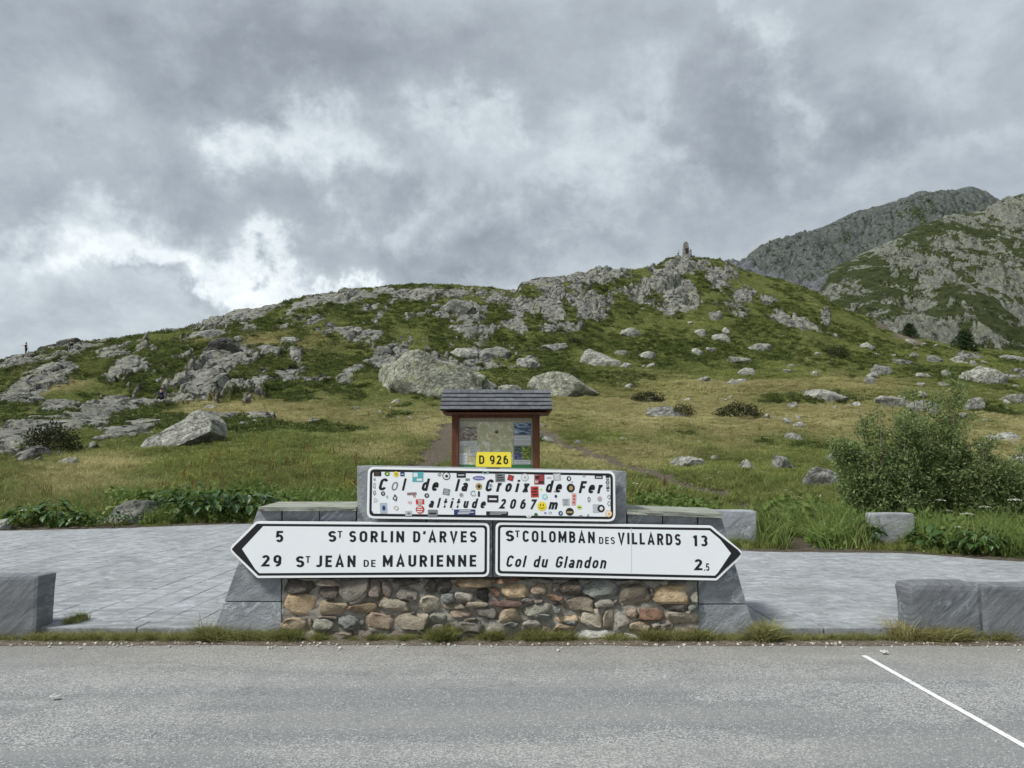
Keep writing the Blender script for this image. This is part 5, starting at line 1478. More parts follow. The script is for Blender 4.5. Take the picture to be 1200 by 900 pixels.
for (x0, y0, x1, y1, tone, seed, slab, lean, label) in BOUL:
    P = hit((x0 + x1) / 2, y1 - (y1 - y0) * .12)
    Y = P.y
    if seed in (63, 64): Y = float(np.interp(P.x / P.y, ucs, cy_)) - 1.5; P = Vector((P.x / P.y * Y, Y, float(height(P.x / P.y * Y, Y))))
    w = (x1 - x0) * Y / F * 1.05; h = (y1 - y0) * Y / F * (1.12 if x1 - x0 > 50 else .92); d = max(w * .62, h)
    big = (x1 - x0) > 40
    me_ = boulder_mesh(w, d, h, seed * 7 + 1, 5 if big else (4 if x1 - x0 > 24 else 3), slab, lean, .85 if seed in (1, 2, 5, 11) else .70)
    o = link('boulder', me_, None, M_BO[tone])
    yy = Y + d * .30
    c = at((x0 + x1) / 2, y1, Y)
    xx = c.x * yy / Y
    zg = float(height(np.array([xx]), np.array([yy]))[0])
    o.location = (xx, yy, c.z if (big and seed < 60) or seed in (60, 61, 62) else max(c.z, zg - .3 * h))
    tag(o, label, 'boulder')
    BPOS.append((xx, yy, w / 2, d / 2, x0, y0, x1, y1))
# the leaning slab left of the plaza: a plank of rock lying up the slope
Ps = [hit(163, 530), hit(235, 522)]
Ysl = (Ps[0].y + Ps[1].y) / 2 + .3
sl_pts = [(159, 528), (172, 513), (190, 506), (212, 494), (222, 484), (233, 480), (247, 490), (247, 506), (232, 512), (215, 519), (196, 526), (178, 531)]
bm = bmesh.new()
fr = [bm.verts.new(at(px, py, Ysl + (py - 520) * -.028)) for px, py in sl_pts]
bk = [bm.verts.new(at(px, py, Ysl + (py - 520) * -.028) + Vector((.25, 1.5, -.25 + (.25 if i in (1, 2, 3, 4, 5) else 0)))) for i, (px, py) in enumerate(sl_pts)]
bm.faces.new(fr); bm.faces.new(bk[::-1])
for i in range(len(fr)): bm.faces.new((fr[i], bk[i], bk[(i + 1) % len(fr)], fr[(i + 1) % len(fr)]))
bmesh.ops.bevel(bm, geom=list(bm.edges), offset=.04, segments=1, affect='EDGES')
bmesh.ops.triangulate(bm, faces=bm.faces); bmesh.ops.subdivide_edges(bm, edges=bm.edges, cuts=3, use_grid_fill=True)
for v in bm.verts:
    v.co += Vector((mnoise.noise(v.co * 1.6), mnoise.noise(v.co * 1.6 + Vector((9, 0, 0))), mnoise.noise(v.co * 1.6 + Vector((0, 9, 0))))) * .035
    v.co += Vector((mnoise.noise(v.co * 6), mnoise.noise(v.co * 6 + Vector((9, 0, 0))), mnoise.noise(v.co * 6 + Vector((0, 9, 0))))) * .03
tag(link('boulder', bm_mesh(bm, 'leaning_slab', False), None, M_BO['pale']), 'pale pointed slab leaning up to the right in the grass at left', 'boulder')

# ------------------------------------------------------------------ plants: prototypes
PROTO = {}
def proto(kind, meshes, mat):
    c = bpy.data.collections.new('plants_' + kind)
    for i, m in enumerate(meshes):
        if not m.materials:
            m.materials.append(mat)
        o = bpy.data.objects.new('%s_%02d' % (kind, i), m)
        c.objects.link(o)
    PROTO[kind] = (c, len(meshes))
def blades(n, rad, h, w, lean, seed, seg=2, hv=.4):
    r = np.random.RandomState(seed)
    V = []; Fc = []
    for _ in range(n):
        a = r.rand() * 6.283; q = rad * math.sqrt(r.rand()); bx, by = q * math.cos(a), q * math.sin(a)
        hh = h * (1 - hv + hv * 2 * r.rand() * .75); la = r.rand() * 6.283; ll = lean * hh * r.rand()
        oa = r.rand() * 3.1416; ox, oy = math.cos(oa) * w / 2, math.sin(oa) * w / 2
        prev = None
        for s in range(seg + 1):
            t = s / seg
            x = bx + math.cos(la) * ll * t * t; y = by + math.sin(la) * ll * t * t; z = hh * t * (1 - .15 * t * lean)
            k = 1 - t * .85 if s < seg else .06
            V += [(x - ox * k, y - oy * k, z), (x + ox * k, y + oy * k, z)]
            m = len(V)
            if s: Fc.append((m - 4, m - 3, m - 1, m - 2))
    return V, Fc
def grassmat(name, g0, g1, dry0, dry1):
    def f(nt, b):
        dr = nt.attr('dry', 'INSTANCER'); tn = nt.attr('tone', 'INSTANCER')
        sx = nt.add('ShaderNodeSeparateXYZ'); nt.put(sx.inputs[0], nt.objvec())
        g = nt.mix(tn, g0, g1); d_ = nt.mix(tn, dry0, dry1)
        c = nt.mix(dr, g, d_)
        b.inputs['Specular IOR Level'].default_value = .2
        # thin leaves let some light through
        tr = nt.add('ShaderNodeBsdfTranslucent'); nt.put(tr.inputs[0], c)
        ms = nt.add('ShaderNodeMixShader'); ms.inputs[0].default_value = .35
        nt.l.new(b.outputs[0], ms.inputs[1]); nt.l.new(tr.outputs[0], ms.inputs[2])
        o = [n for n in nt.n if n.type == 'OUTPUT_MATERIAL'][0]
        nt.l.new(ms.outputs[0], o.inputs[0])
        return c
    return new_mat(name, f, .65, .2)
M_GR = grassmat('grass_blades', (.072, .092, .022), (.29, .325, .095), (.27, .245, .095), (.56, .50, .26))
M_SH = grassmat('heath_leaves', (.042, .062, .016), (.13, .17, .042), (.09, .085, .025), (.18, .14, .055))
M_LUSH = grassmat('lush_leaves', (.08, .13, .03), (.22, .31, .08), (.18, .19, .06), (.34, .33, .13))
proto('grass', [np_mesh('g', *blades(26, .10, .17, .012, 1.2, s)) for s in range(6)], M_GR)
proto('mat', [np_mesh('m', *blades(60, .42, .17, .035, 1.5, 20 + s, 1)) for s in range(5)], M_GR)
proto('tall', [np_mesh('t', *blades(24, .12, .48, .016, 1.0, 40 + s, 3)) for s in range(5)], M_LUSH)
def leafcloud(n, rx, rz, size, seed, shell=.55, zmin=0):
    r = np.random.RandomState(seed); V = []; Fc = []
    for _ in range(n):
        v = r.randn(3); v /= np.linalg.norm(v); v[2] = abs(v[2]) if zmin == 0 else v[2]
        rr = (shell + (1 - shell) * r.rand()) * (1 + .25 * math.sin(v[0] * 5 + seed) * math.sin(v[1] * 4))
        p = np.array([v[0] * rx * rr, v[1] * rx * rr, v[2] * rz * rr])
        a = r.randn(3); a /= np.linalg.norm(a); a = a * .7 + v * .6; a /= np.linalg.norm(a)
        b_ = np.cross(a, r.randn(3)); b_ /= np.linalg.norm(b_)
        s = size * (.6 + .8 * r.rand())
        m = len(V)
        V += [tuple(p - b_ * s * .28), tuple(p + a * s * .5 - b_ * 0 ), tuple(p + b_ * s * .28), tuple(p - a * s * .5)]
        Fc.append((m, m + 1, m + 2, m + 3))
    return V, Fc
proto('heath', [np_mesh('h', *leafcloud(170, .55, .34, .13, 60 + s)) for s in range(5)], M_SH)
proto('herb', [np_mesh('b', *leafcloud(70, .20, .30, .085, 80 + s, .2)) for s in range(5)], M_LUSH)
def stalks(n, seed, h, flower):
    r = random.Random(seed); bm = bmesh.new()
    for _ in range(n):
        x, y = r.uniform(-.12, .12), r.uniform(-.12, .12); hh = h * r.uniform(.7, 1.1); lx, ly = r.uniform(-.06, .06), r.uniform(-.06, .06)
        tube_bm(bm, [(x, y, 0), (x + lx, y + ly, hh)], [.005, .003], 3, 0)
        if flower == 'umbel':
            for q in range(7):
                a = r.uniform(0, 6.28); d_ = r.uniform(0, .055)
                cx, cy2, cz2 = x + lx + math.cos(a) * d_, y + ly + math.sin(a) * d_, hh + r.uniform(-.01, .012)
                f = bm.faces.new([bm.verts.new((cx + .016 * math.cos(k_ * 1.2566), cy2 + .016 * math.sin(k_ * 1.2566), cz2 + r.uniform(-.004, .004))) for k_ in range(5)]); f.material_index = 1
        else:
            for q in range(16):
                t = r.uniform(.45, 1); a = r.uniform(0, 6.28); s = .02
                px_, py_, pz_ = x + lx * t, y + ly * t, hh * t
                f = bm.faces.new([bm.verts.new((px_ + math.cos(a) * s * .3, py_ + math.sin(a) * s * .3, pz_ - s)), bm.verts.new((px_ + math.cos(a) * s * 1.3, py_ + math.sin(a) * s * 1.3, pz_)), bm.verts.new((px_ + math.cos(a + .8) * s * .6, py_ + math.sin(a + .8) * s * .6, pz_ + s))]); f.material_index = 1
    me_ = bpy.data.meshes.new('s'); bm.to_mesh(me_); bm.free(); return me_
M_STALK = flat('stalk_green', (.09, .11, .03), .8); M_UMB = flat('white_flower', (.62, .62, .52), .8); M_DOCK = flat('dock_red', (.16, .06, .03), .9); M_YF = flat('yellow_green_flower', (.36, .36, .09), .8)
def with_mats(ms, *mats):
    for m in ms:
        for q in mats: m.materials.append(q)
    return ms
proto('umbel', with_mats([stalks(3, s, .42, 'umbel') for s in range(4)], M_STALK, M_UMB), None)
proto('dock', with_mats([stalks(3, 30 + s, .55, 'dock') for s in range(4)], M_DOCK, M_DOCK), None)
proto('yflow', with_mats([stalks(6, 50 + s, .34, 'dock') for s in range(4)], M_STALK, M_YF), None)

def scatter(name, kind, pts, scl, dry_, label, cat, seed=0, tilt=.15, tone=None):
    pts = np.asarray(pts, dtype=np.float32); n = len(pts)
    if n == 0: return
    r = np.random.RandomState(seed)
    me_ = bpy.data.meshes.new(name)
    me_.vertices.add(n); me_.vertices.foreach_set('co', pts.ravel())
    set_attr(me_, 'scl', scl); set_attr(me_, 'dry', dry_); set_attr(me_, 'tone', r.rand(n) if tone is None else tone)
    a = me_.attributes.new('rot', 'FLOAT_VECTOR', 'POINT')
    rot = np.stack([r.randn(n) * tilt, r.randn(n) * tilt, r.rand(n) * 6.283], -1).astype(np.float32)
    a.data.foreach_set('vector', rot.ravel())
    c, k = PROTO[kind]
    a = me_.attributes.new('vid', 'INT', 'POINT'); a.data.foreach_set('value', r.randint(0, k, n).astype(np.int32))
    o = tag(link(name, me_), label, cat, kind='stuff')
    g = bpy.data.node_groups.new('scatter_' + name, 'GeometryNodeTree')
    g.interface.new_socket('Geometry', in_out='INPUT', socket_type='NodeSocketGeometry')
    g.interface.new_socket('Geometry', in_out='OUTPUT', socket_type='NodeSocketGeometry')
    N, L = g.nodes, g.links
    gi = N.new('NodeGroupInput'); go = N.new('NodeGroupOutput')
    ip = N.new('GeometryNodeInstanceOnPoints'); ci = N.new('GeometryNodeCollectionInfo')
    ci.inputs[0].default_value = c; ci.inputs['Separate Children'].default_value = True; ci.inputs['Reset Children'].default_value = True
    def na(nm, t):
        q = N.new('GeometryNodeInputNamedAttribute'); q.data_type = t; q.inputs[0].default_value = nm; return q.outputs[0]
    L.new(gi.outputs[0], ip.inputs['Points']); L.new(ci.outputs[0], ip.inputs['Instance'])
    ip.inputs['Pick Instance'].default_value = True
    L.new(na('vid', 'INT'), ip.inputs['Instance Index'])
    e2r = N.new('FunctionNodeEulerToRotation'); L.new(na('rot', 'FLOAT_VECTOR'), e2r.inputs[0]); L.new(e2r.outputs[0], ip.inputs['Rotation'])
    L.new(na('scl', 'FLOAT'), ip.inputs['Scale'])
    L.new(ip.outputs[0], go.inputs[0])
    md = o.modifiers.new('scatter', 'NODES'); md.node_group = g
    return o

def bilin(arr, x, y):
    ci = np.interp(x / y, ucs, np.arange(nc)); ri = np.interp(np.log(y), LR, np.arange(nr))
    return arr[np.clip(np.round(ri).astype(int), 0, nr - 1), np.clip(np.round(ci).astype(int), 0, nc - 1)]
FREE = [None]
def sample(n, y0, y1, seed, umax=.80, p=1.0):
    r = np.random.RandomState(seed)
    u = r.uniform(-umax, umax, n); y = np.exp(r.uniform(math.log(y0), math.log(y1), n)) if p == 1 else r.uniform(y0, y1, n)
    x = u * y
    z = height(x, y)
    rk = bilin(rock, x, y); dy_ = bilin(dry, x, y); di = bilin(dirt, x, y)
    eo = y - np.interp(u, ucs, EDGE_Y)
    cyy = np.interp(u, ucs, cy_)
    ok = (eo > .05) & (y < cyy + 1.5)
    px, py = to_px(x, y, z)
    FREE[0] = (((px > 795) & (px < 893) & (py > 612)) | ((px > 1014) & (px < 1076) & (py > 617)))
    for (bx, by, bw, bd, *_r) in BPOS:
        ok &= ((x - bx) / bw) ** 2 + ((y - by) / bd) ** 2 > .75
    px, py = to_px(x, y, z)
    return dict(x=x, y=y, z=z, rock=rk, dry=dy_, dirt=di, eo=eo, ok=ok, px=px, py=py, r=r, n=n)
def P3(s, m, dz=0): return np.stack([s['x'][m], s['y'][m], s['z'][m] + dz], -1)

s = sample(34000, 10.5, 30, 1)
m = s['ok'] & (s['rock'] < .45) & (s['dirt'] + .5 * s['r'].rand(s['n']) < .75)
scatter('near_grass', 'grass', P3(s, m, -.02), (.75 + .8 * s['r'].rand(s['n']))[m] * (.65 + .5 * sst(s['eo'], 0, 2))[m], np.clip(s['dry'] * 1.1 + .25 * s['r'].rand(s['n']) - .1, 0, 1)[m], 'short mixed green grass on the bank behind the plaza', 'grass', 1)
s = sample(60000, 24, 80, 2)
m = s['ok'] & (s['rock'] < .46) & (s['dirt'] + .5 * s['r'].rand(s['n']) < .75)
cl = fbm(s['x'] * .5, s['y'] * .3, 77, 3)
scatter('slope_grass', 'mat', P3(s, m, -.03), ((.45 + .55 * s['r'].rand(s['n'])) * (.7 + .6 * cl))[m], np.clip(s['dry'] * 1.25 + .4 * (s['r'].rand(s['n']) - .5), 0, 1)[m], 'olive and straw coloured grass on the lower slope', 'grass', 2, tone=np.clip(cl * 1.1 + .5 * (s['r'].rand(s['n']) - .5), 0, 1)[m])
s = sample(75000, 70, 170, 3)
m = s['ok'] & (s['rock'] < .47) & (s['dirt'] < .6)
cl = fbm(s['x'] * .25, s['y'] * .15, 78, 3)
scatter('upper_grass', 'mat', P3(s, m, -.05), ((.8 + .7 * s['r'].rand(s['n'])) * (.7 + .6 * cl))[m], np.clip(s['dry'] * 1.0 + .4 * (s['r'].rand(s['n']) - .5), 0, 1)[m], 'green grass between the rocks of the upper slope', 'grass', 3, tone=np.clip(cl * 1.1 + .5 * (s['r'].rand(s['n']) - .5), 0, 1)[m])
# heath: dark low shrubs, gathered in patches and round the rocks
s = sample(70000, 42, 165, 4)
hn = fbm(s['x'] * .16, s['y'] * .10, 79, 4) + .25 * (fbm(s['x'] * .8, s['y'] * .5, 80, 2) - .5)
up = sst(s['py'], 470, 420)
thr = .60 - .145 * up - .06 * sst(s['px'], 700, 500) - .16 * np.clip(s['rock'], 0, .4)
m = s['ok'] & (s['rock'] < .50) & (hn > thr) & (s['dry'] < .75 - .3 * (1 - up)) & (s['dirt'] < .4)
scatter('heath_shrubs', 'heath', P3(s, m, -.08), (.55 + .75 * s['r'].rand(s['n']) * (.6 + .4 * up))[m], np.clip((s['r'].rand(s['n']) - .72) * 1.6, 0, .5)[m], 'dark green low heath covering the slope between the rocks', 'heath', 4)
s = sample(9000, 13, 60, 44)
tn_ = fbm(s['x'] * .9, s['y'] * .9, 99, 3)
m = s['ok'] & (s['rock'] < .42) & (s['dirt'] < .4) & (tn_ > .53)
scatter('tussocks', 'tall', P3(s, m, -.03), ((.28 + .35 * s['r'].rand(s['n'])) * (1 + s['y'] / 60))[m], np.clip(s['dry'] + .5 * (s['r'].rand(s['n']) - .4), 0, 1)[m], 'coarse grass tussocks standing out of the turf', 'grass', 44, .2)
# lush edge behind the plaza
s = sample(15000, 10.5, 26, 5)
lush = fbm(s['x'] * .5, s['y'] * .5, 90, 3)
zone_r = sst(s['px'], 825, 870) * sst(s['eo'], 6.5, 3.0); zone_l = sst(s['px'], 440, 380) * sst(s['px'], 150, 200) * sst(s['eo'], 5.0, 1.5); zone_m = sst(s['px'], 700, 740) * sst(s['px'], 870, 850) * sst(s['eo'], 3.0, 1.0)
zone_ = np.clip(zone_r + zone_l * .8 + zone_m, 0, 1)
m = s['ok'] & ~FREE[0] & (s['dirt'] < .45) & (lush + .62 * zone_ > .76) & (zone_ > .1) & (s['eo'] > .25)
scatter('tall_grass', 'tall', P3(s, m, -.02), ((.5 + .6 * s['r'].rand(s['n'])) * (1 + .35 * zone_r))[m], np.clip((s['r'].rand(s['n']) - .35) * .7, 0, .6)[m], 'tall bright green grass along the back of the plaza', 'grass', 5, .2)
s = sample(9000, 10.5, 24, 6)
lush = fbm(s['x'] * .7, s['y'] * .7, 91, 3)
zone_ = sst(s['px'], 860, 910) * sst(s['eo'], 6, 2) + sst(s['px'], 450, 400) * sst(s['px'], 100, 160) * sst(s['eo'], 6.5, 2.5) + sst(s['px'], 130, 110) * sst(s['eo'], 1.6, .6)
m = s['ok'] & ~FREE[0] & (s['dirt'] < .5) & (lush + .5 * zone_ > .80) & (zone_ > .1) & (s['eo'] > .2)
scatter('herb_growth', 'herb', P3(s, m, -.02), (.6 + .8 * s['r'].rand(s['n']))[m], np.clip((s['r'].rand(s['n']) - .55) * .8, 0, .5)[m], 'leafy green herbs growing thick behind the paving', 'herbs', 6, .2)
s = sample(5200, 10.5, 30, 66)
cn = fbm(s['x'] * .55, s['y'] * .55, 92, 3)
zl_ = sst(s['px'], 445, 405) * sst(s['px'], 60, 190) * sst(s['eo'], 8.5, 4.0)
zr_ = sst(s['px'], 735, 760) * sst(s['eo'], 9.0, 4.0) * (1 - sst(s['px'], 845, 860) * .0)
m = s['ok'] & ~FREE[0] & (s['dirt'] < .5) & (cn + .28 * np.maximum(zl_, zr_) > .80) & (s['eo'] > .6)
scatter('bank_herbs', 'herb', P3(s, m, -.04), (1.1 + 1.1 * s['r'].rand(s['n']))[m], np.clip((s['r'].rand(s['n']) - .6) * 1.2, 0, .6)[m], 'dark leafy clumps rising out of the grass on the bank', 'herbs', 66, .2, tone=np.clip(cn - .3 + .3 * s['r'].rand(s['n']), 0, 1)[m] * .6)
def in_box(s, boxes):
    m = np.zeros(s['n'], bool)
    for (a, b_, c, d_) in boxes: m |= (s['px'] > a) & (s['px'] < c) & (s['py'] > b_) & (s['py'] < d_)
    return m
s = sample(6000, 10.5, 40, 7)
m = s['ok'] & in_box(s, [(740, 560, 850, 600), (900, 580, 960, 640), (240, 500, 320, 560), (1000, 590, 1020, 640)]) & (s['r'].rand(s['n']) < .17)
scatter('white_flowers', 'umbel', P3(s, m), (.6 + .5 * s['r'].rand(s['n']))[m], np.zeros(m.sum()), 'small white flower heads dotted in the grass', 'flowers', 7, .1)
m = s['ok'] & in_box(s, [(185, 525, 420, 585), (735, 565, 790, 600), (30, 580, 60, 600)]) & (s['r'].rand(s['n']) < .22)
scatter('dock_stalks', 'dock', P3(s, m), (.5 + .5 * s['r'].rand(s['n']))[m], np.zeros(m.sum()), 'rusty brown seed stalks standing in the grass', 'weeds', 8, .1)
m = s['ok'] & in_box(s, [(210, 520, 320, 570), (380, 560, 430, 590), (215, 500, 260, 525)]) & (s['r'].rand(s['n']) < .5)
scatter('yellow_herbs', 'yflow', P3(s, m), (.6 + .6 * s['r'].rand(s['n']))[m], np.zeros(m.sum()), 'yellow green flowering herbs left of the wall', 'flowers', 9, .1)
# small loose stones on the slopes
proto('stone', with_mats([boulder_mesh(1, .8, .28 + .04 * q, 900 + q, 3) for q in range(6)], M_BO['pale']), None)
s = sample(26000, 24, 160, 8)
cl = fbm(s['x'] * .12, s['y'] * .09, 95, 3)
m = s['ok'] & (s['rock'] < .5) & (cl + .12 * sst(s['px'], 700, 1000) * sst(s['py'], 380, 420) > .61) & (s['r'].rand(s['n']) < .07) & ((s['y'] > 42) | (s['r'].rand(s['n']) < .12))
scatter('scattered_stones', 'stone', P3(s, m, -.03), (.30 + 1.2 * s['r'].rand(s['n']) ** 3)[m] * (s['y'][m] / 85) ** .8, np.zeros(m.sum()), 'small pale stones strewn over the grassy slope', 'stones', 9, .3)

# grass tufts on the verge, along kerb, blocks and wall foot
r = np.random.RandomState(11)
proto('tuft', [np_mesh('u', *blades(24, .035, .10, .006, 1.5, 120 + q, 2)) for q in range(6)], M_GR)
pts = []; sc_ = []; dr_ = []
def strip(x0, x1, n, y0, y1, s0, s1, d0=.1, d1=.6, z=0.0):
    for _ in range(n):
        pts.append((r.uniform(x0, x1), r.uniform(y0, y1), z)); sc_.append(r.uniform(s0, s1)); dr_.append(r.uniform(d0, d1))
for (a, b_, n, s0, s1) in ((-8.5, at(40, 745, YW).x, 420, .45, .95), (at(40, 745, YW).x, at(245, 745, YW).x, 480, .5, 1.05), (at(245, 745, YW).x, at(345, 745, YW).x, 200, .6, 1.3), (at(345, 745, YW).x, at(815, 745, YW).x, 260, .3, .8), (at(815, 745, YW).x, at(1065, 745, YW).x, 430, .4, .9), (at(1065, 745, YW).x, 8.5, 330, .4, .9)):
    strip(a, b_, n, YW - .10, YW + .0, s0, s1)
# thicker tufts where the photograph shows them
for (px, w_, n, s0, s1, dd) in ((518, 22, 70, 1.0, 1.8, .15), (575, 20, 40, .8, 1.4, .3), (628, 30, 70, .8, 1.4, .3), (660, 24, 50, .8, 1.3, .35), (766, 22, 50, .9, 1.6, .4), (797, 22, 50, .8, 1.3, .35), (340, 22, 60, .9, 1.5, .2), (376, 8, 20, .7, 1.1, .2), (440, 10, 20, .6, 1.0, .2), (893, 14, 60, 1.0, 2.2, .4), (250, 20, 60, 1.0, 1.8, .3), (1100, 50, 150, .9, 1.7, .55), (1160, 30, 60, .8, 1.3, .4), (720, 20, 25, .6, 1.0, .3), (820, 12, 30, .9, 1.5, .3), (475, 14, 20, .5, .9, .3)):
    c = at(px, 745, YW).x; hw = w_ * YW / F / 2
    strip(c - hw, c + hw, n, YW - .10, YW - .02, s0, s1, max(0, dd - .15), dd + .2)
cL = at(1068, 735, YW); strip(cL.x - .16, cL.x + .08, 80, YW - .10, YW + .10, 1.0, 1.9, .6, 1.0)
cL = at(62, 725, YW); strip(cL.x + .0, cL.x + .12, 30, YW + .15, YW + .38, .6, 1.1, .1, .4, ZP - .01)
strip(at(1160, 680, YW).x, at(1200, 680, YW).x, 10, YW + .5, YW + .6, 1.2, 2, .2, .5, ZP)
scatter('verge_grass', 'tuft', pts, sc_, dr_, 'ragged grass growing along the road verge and wall foot', 'grass', 12, .2)
pts = []; sc_ = []
for _ in range(600):
    x = r.uniform(-6.5, 6.5); y = road_edge + .03 - abs(r.randn()) * .10
    pts.append((x, y, .006)); sc_.append(.008 + .028 * r.rand() ** 4)
for _ in range(160):
    x = r.uniform(-5, 5); y = r.uniform(2.2, 6.6); pts.append((x, y, .003)); sc_.append(.005 + .008 * r.rand())
M_GRAV = flat('gravel_stone', (.46, .44, .39), .9)
proto('gravelstone', with_mats([boulder_mesh(1, .8, .45, 950 + q, 2) for q in range(4)], M_GRAV), None)
scatter('gravel', 'gravelstone', pts, sc_, np.zeros(len(pts)), 'loose gravel along the edge of the asphalt', 'gravel', 13, .5)
# the larger light pebbles at the foot of the wall
for (px, py, w_) in ((375, 748, 8), (491, 747, 6), (648, 751, 5), (205, 752, 6)):
    P = on_z(px, py, 0); o = link('pebble', boulder_mesh(w_ * P.y / F, w_ * P.y / F * .8, w_ * P.y / F * .6, 700 + px, 3), None, M_BO['pale'])
    o.location = (P.x, P.y, .0)
    tag(o, {375: 'white pebble at the wall foot left of centre, biggest of the four', 491: 'white pebble at the wall foot left of the large grass tuft', 648: 'white pebble at the wall foot below the right sign', 205: 'pale pebble in the verge left of the wall'}[px], 'pebble')
def scrap(name, px, py, w_, h_, c, label, cat):
    P = on_z(px, py, .012); s_ = P.y / F
    rr = random.Random(int(px)); bm = bmesh.new(); g = [[bm.verts.new(((i / 5 - .5) * w_ * s_, (j / 4 - .5) * h_ * s_ * 2.2, .004 + rr.uniform(0, .022))) for i in range(6)] for j in range(5)]
    for j in range(4):
        for i in range(5): bm.faces.new((g[j][i], g[j][i + 1], g[j + 1][i + 1], g[j + 1][i]))
    bmesh.ops.solidify(bm, geom=list(bm.faces), thickness=.0015)
    o = link(name, bm_mesh(bm, name), None, flat(name + '_paper', c, .6)); o.location = P; o.rotation_euler = (.25, .1, rr.uniform(-.5, .5)); tag(o, label, cat)
scrap('litter', 1093, 747, 9, 4, (.48, .10, .08), 'crumpled red scrap in the verge grass by the right block', 'litter')
scrap('litter', 1036, 765, 7, 3, (.75, .75, .72), 'small white scrap on the asphalt near the white line', 'litter')
scrap('litter', 64, 818, 9, 3, (.7, .7, .66), 'small white scrap on the road at left', 'litter')

# ------------------------------------------------------------------ big leaved plants beside the plaza
def b_leaf(nt, b):
    P = nt.objvec(); ob = nt.add('ShaderNodeObjectInfo')
    c = nt.mix(ob.outputs['Random'], (.022, .058, .012), (.065, .13, .03))
    n = nt.noise(P, 14, 4, .6)
    c = nt.mix(nt.smooth(n, .5, .75, 0, .4), c, (.12, .17, .05))
    tr = nt.add('ShaderNodeBsdfTranslucent'); nt.put(tr.inputs[0], c)
    ms = nt.add('ShaderNodeMixShader'); ms.inputs[0].default_value = .2
    nt.l.new(b.outputs[0], ms.inputs[1]); nt.l.new(tr.outputs[0], ms.inputs[2])
    nt.l.new(ms.outputs[0], [q for q in nt.n if q.type == 'OUTPUT_MATERIAL'][0].inputs[0])
    return c
M_LEAF = new_mat('big_leaf', b_leaf, .42, .45)
def leaf_mesh(seed, narrow=.62):
    r = random.Random(seed); bm = bmesh.new(); n = 7; rows_ = []
    for i in range(n + 1):
        t = i / n; w = narrow * math.sin(math.pi * min(1, t * 1.02) ** .72) * .5 * (1 + r.uniform(-.12, .12)); w = max(w, .01)
        zc = .10 * math.sin(t * 3.1) - .22 * t * t
        rows_.append([bm.verts.new((-w, t, zc + .09 + r.uniform(-.02, .02))), bm.verts.new((-w * .5, t, zc + .06)), bm.verts.new((0, t, zc)), bm.verts.new((w * .5, t, zc + .06)), bm.verts.new((w, t, zc + .09 + r.uniform(-.02, .02)))])
    for a, c in zip(rows_[:-1], rows_[1:]):
        for k_ in range(4): bm.faces.new((a[k_], a[k_ + 1], c[k_ + 1], c[k_])).smooth = True
    me_ = bpy.data.meshes.new('leaf'); bm.to_mesh(me_); bm.free(); me_.materials.append(M_LEAF); return me_
LEAVES = [leaf_mesh(q) for q in range(5)]
def leafy_plant(px, py, w_px, h_px, n, size, label, seed, grp):
    P = hit(px, py); s_ = P.y / F; W_, H_ = w_px * s_ / 2, h_px * s_
    root = empty('broadleaf_plant', P, label=label, cat='leafy plant', group=grp)
    r = random.Random(seed)
    bm = bmesh.new()
    for q in range(n):
        a = r.uniform(0, 6.283); rad = math.sqrt(r.random()); x, y = math.cos(a) * rad * W_, math.sin(a) * rad * W_ * .7
        z = H_ * (1.02 - .55 * rad * rad) * r.uniform(.45, 1.0)
        if q < 10: tube_bm(bm, [(x * .3, y * .3, 0), (x * .8, y * .8, z * .7), (x, y, z)], .007, 4)
        o = link('leaf', LEAVES[q % 5], root)
        o.location = (x, y, z)
        o.rotation_euler = (r.uniform(-.75, .15), r.uniform(-.35, .35), a - math.pi / 2 + r.uniform(-.7, .7))
        s = size * r.uniform(.7, 1.25); o.scale = (s, s, s)
    link('stem', bm_mesh(bm, 'stem'), root, M_STALK)
for i, (px, py, w_, h_, n, sz, lb) in enumerate((
    (190, 607, 56, 36, 46, .24, 'leftmost big leaved plant of the larger patch, beside the flat grey rock'),
    (222, 609, 58, 44, 52, .26, 'tallest big leaved plant in the larger dark patch left of the wall'),
    (258, 609, 58, 38, 52, .25, 'big leaved plant in the middle of the dark patch left of the wall'),
    (292, 608, 50, 36, 46, .25, 'big leaved plant just left of the wall\'s sloping end'),
    (322, 603, 44, 30, 36, .22, 'big leaved plant rising behind the left end of the wall coping'),
    (32, 617, 44, 28, 40, .20, 'leafy plant at far left, first of the low patch by the paving'),
    (64, 616, 44, 30, 40, .20, 'leafy plant second in the low patch at far left'),
    (98, 617, 40, 22, 40, .13, 'small leaved bushy plant left of the flat grey rock'),
    (136, 618, 40, 20, 40, .11, 'small leaved plant growing in front of the flat grey rock'),
    (1017, 641, 24, 30, 26, .16, 'leafy weed with pale flowers against the left side of the pale upright block'),
    (1100, 646, 60, 34, 50, .17, 'low leafy plant right of the pale upright block'),
    (1150, 650, 60, 34, 50, .17, 'low leafy plant under the white flower heads at right'))):
    leafy_plant(px, py, w_, h_, n, sz, lb, 200 + i, 'big leaved plants behind the paving')

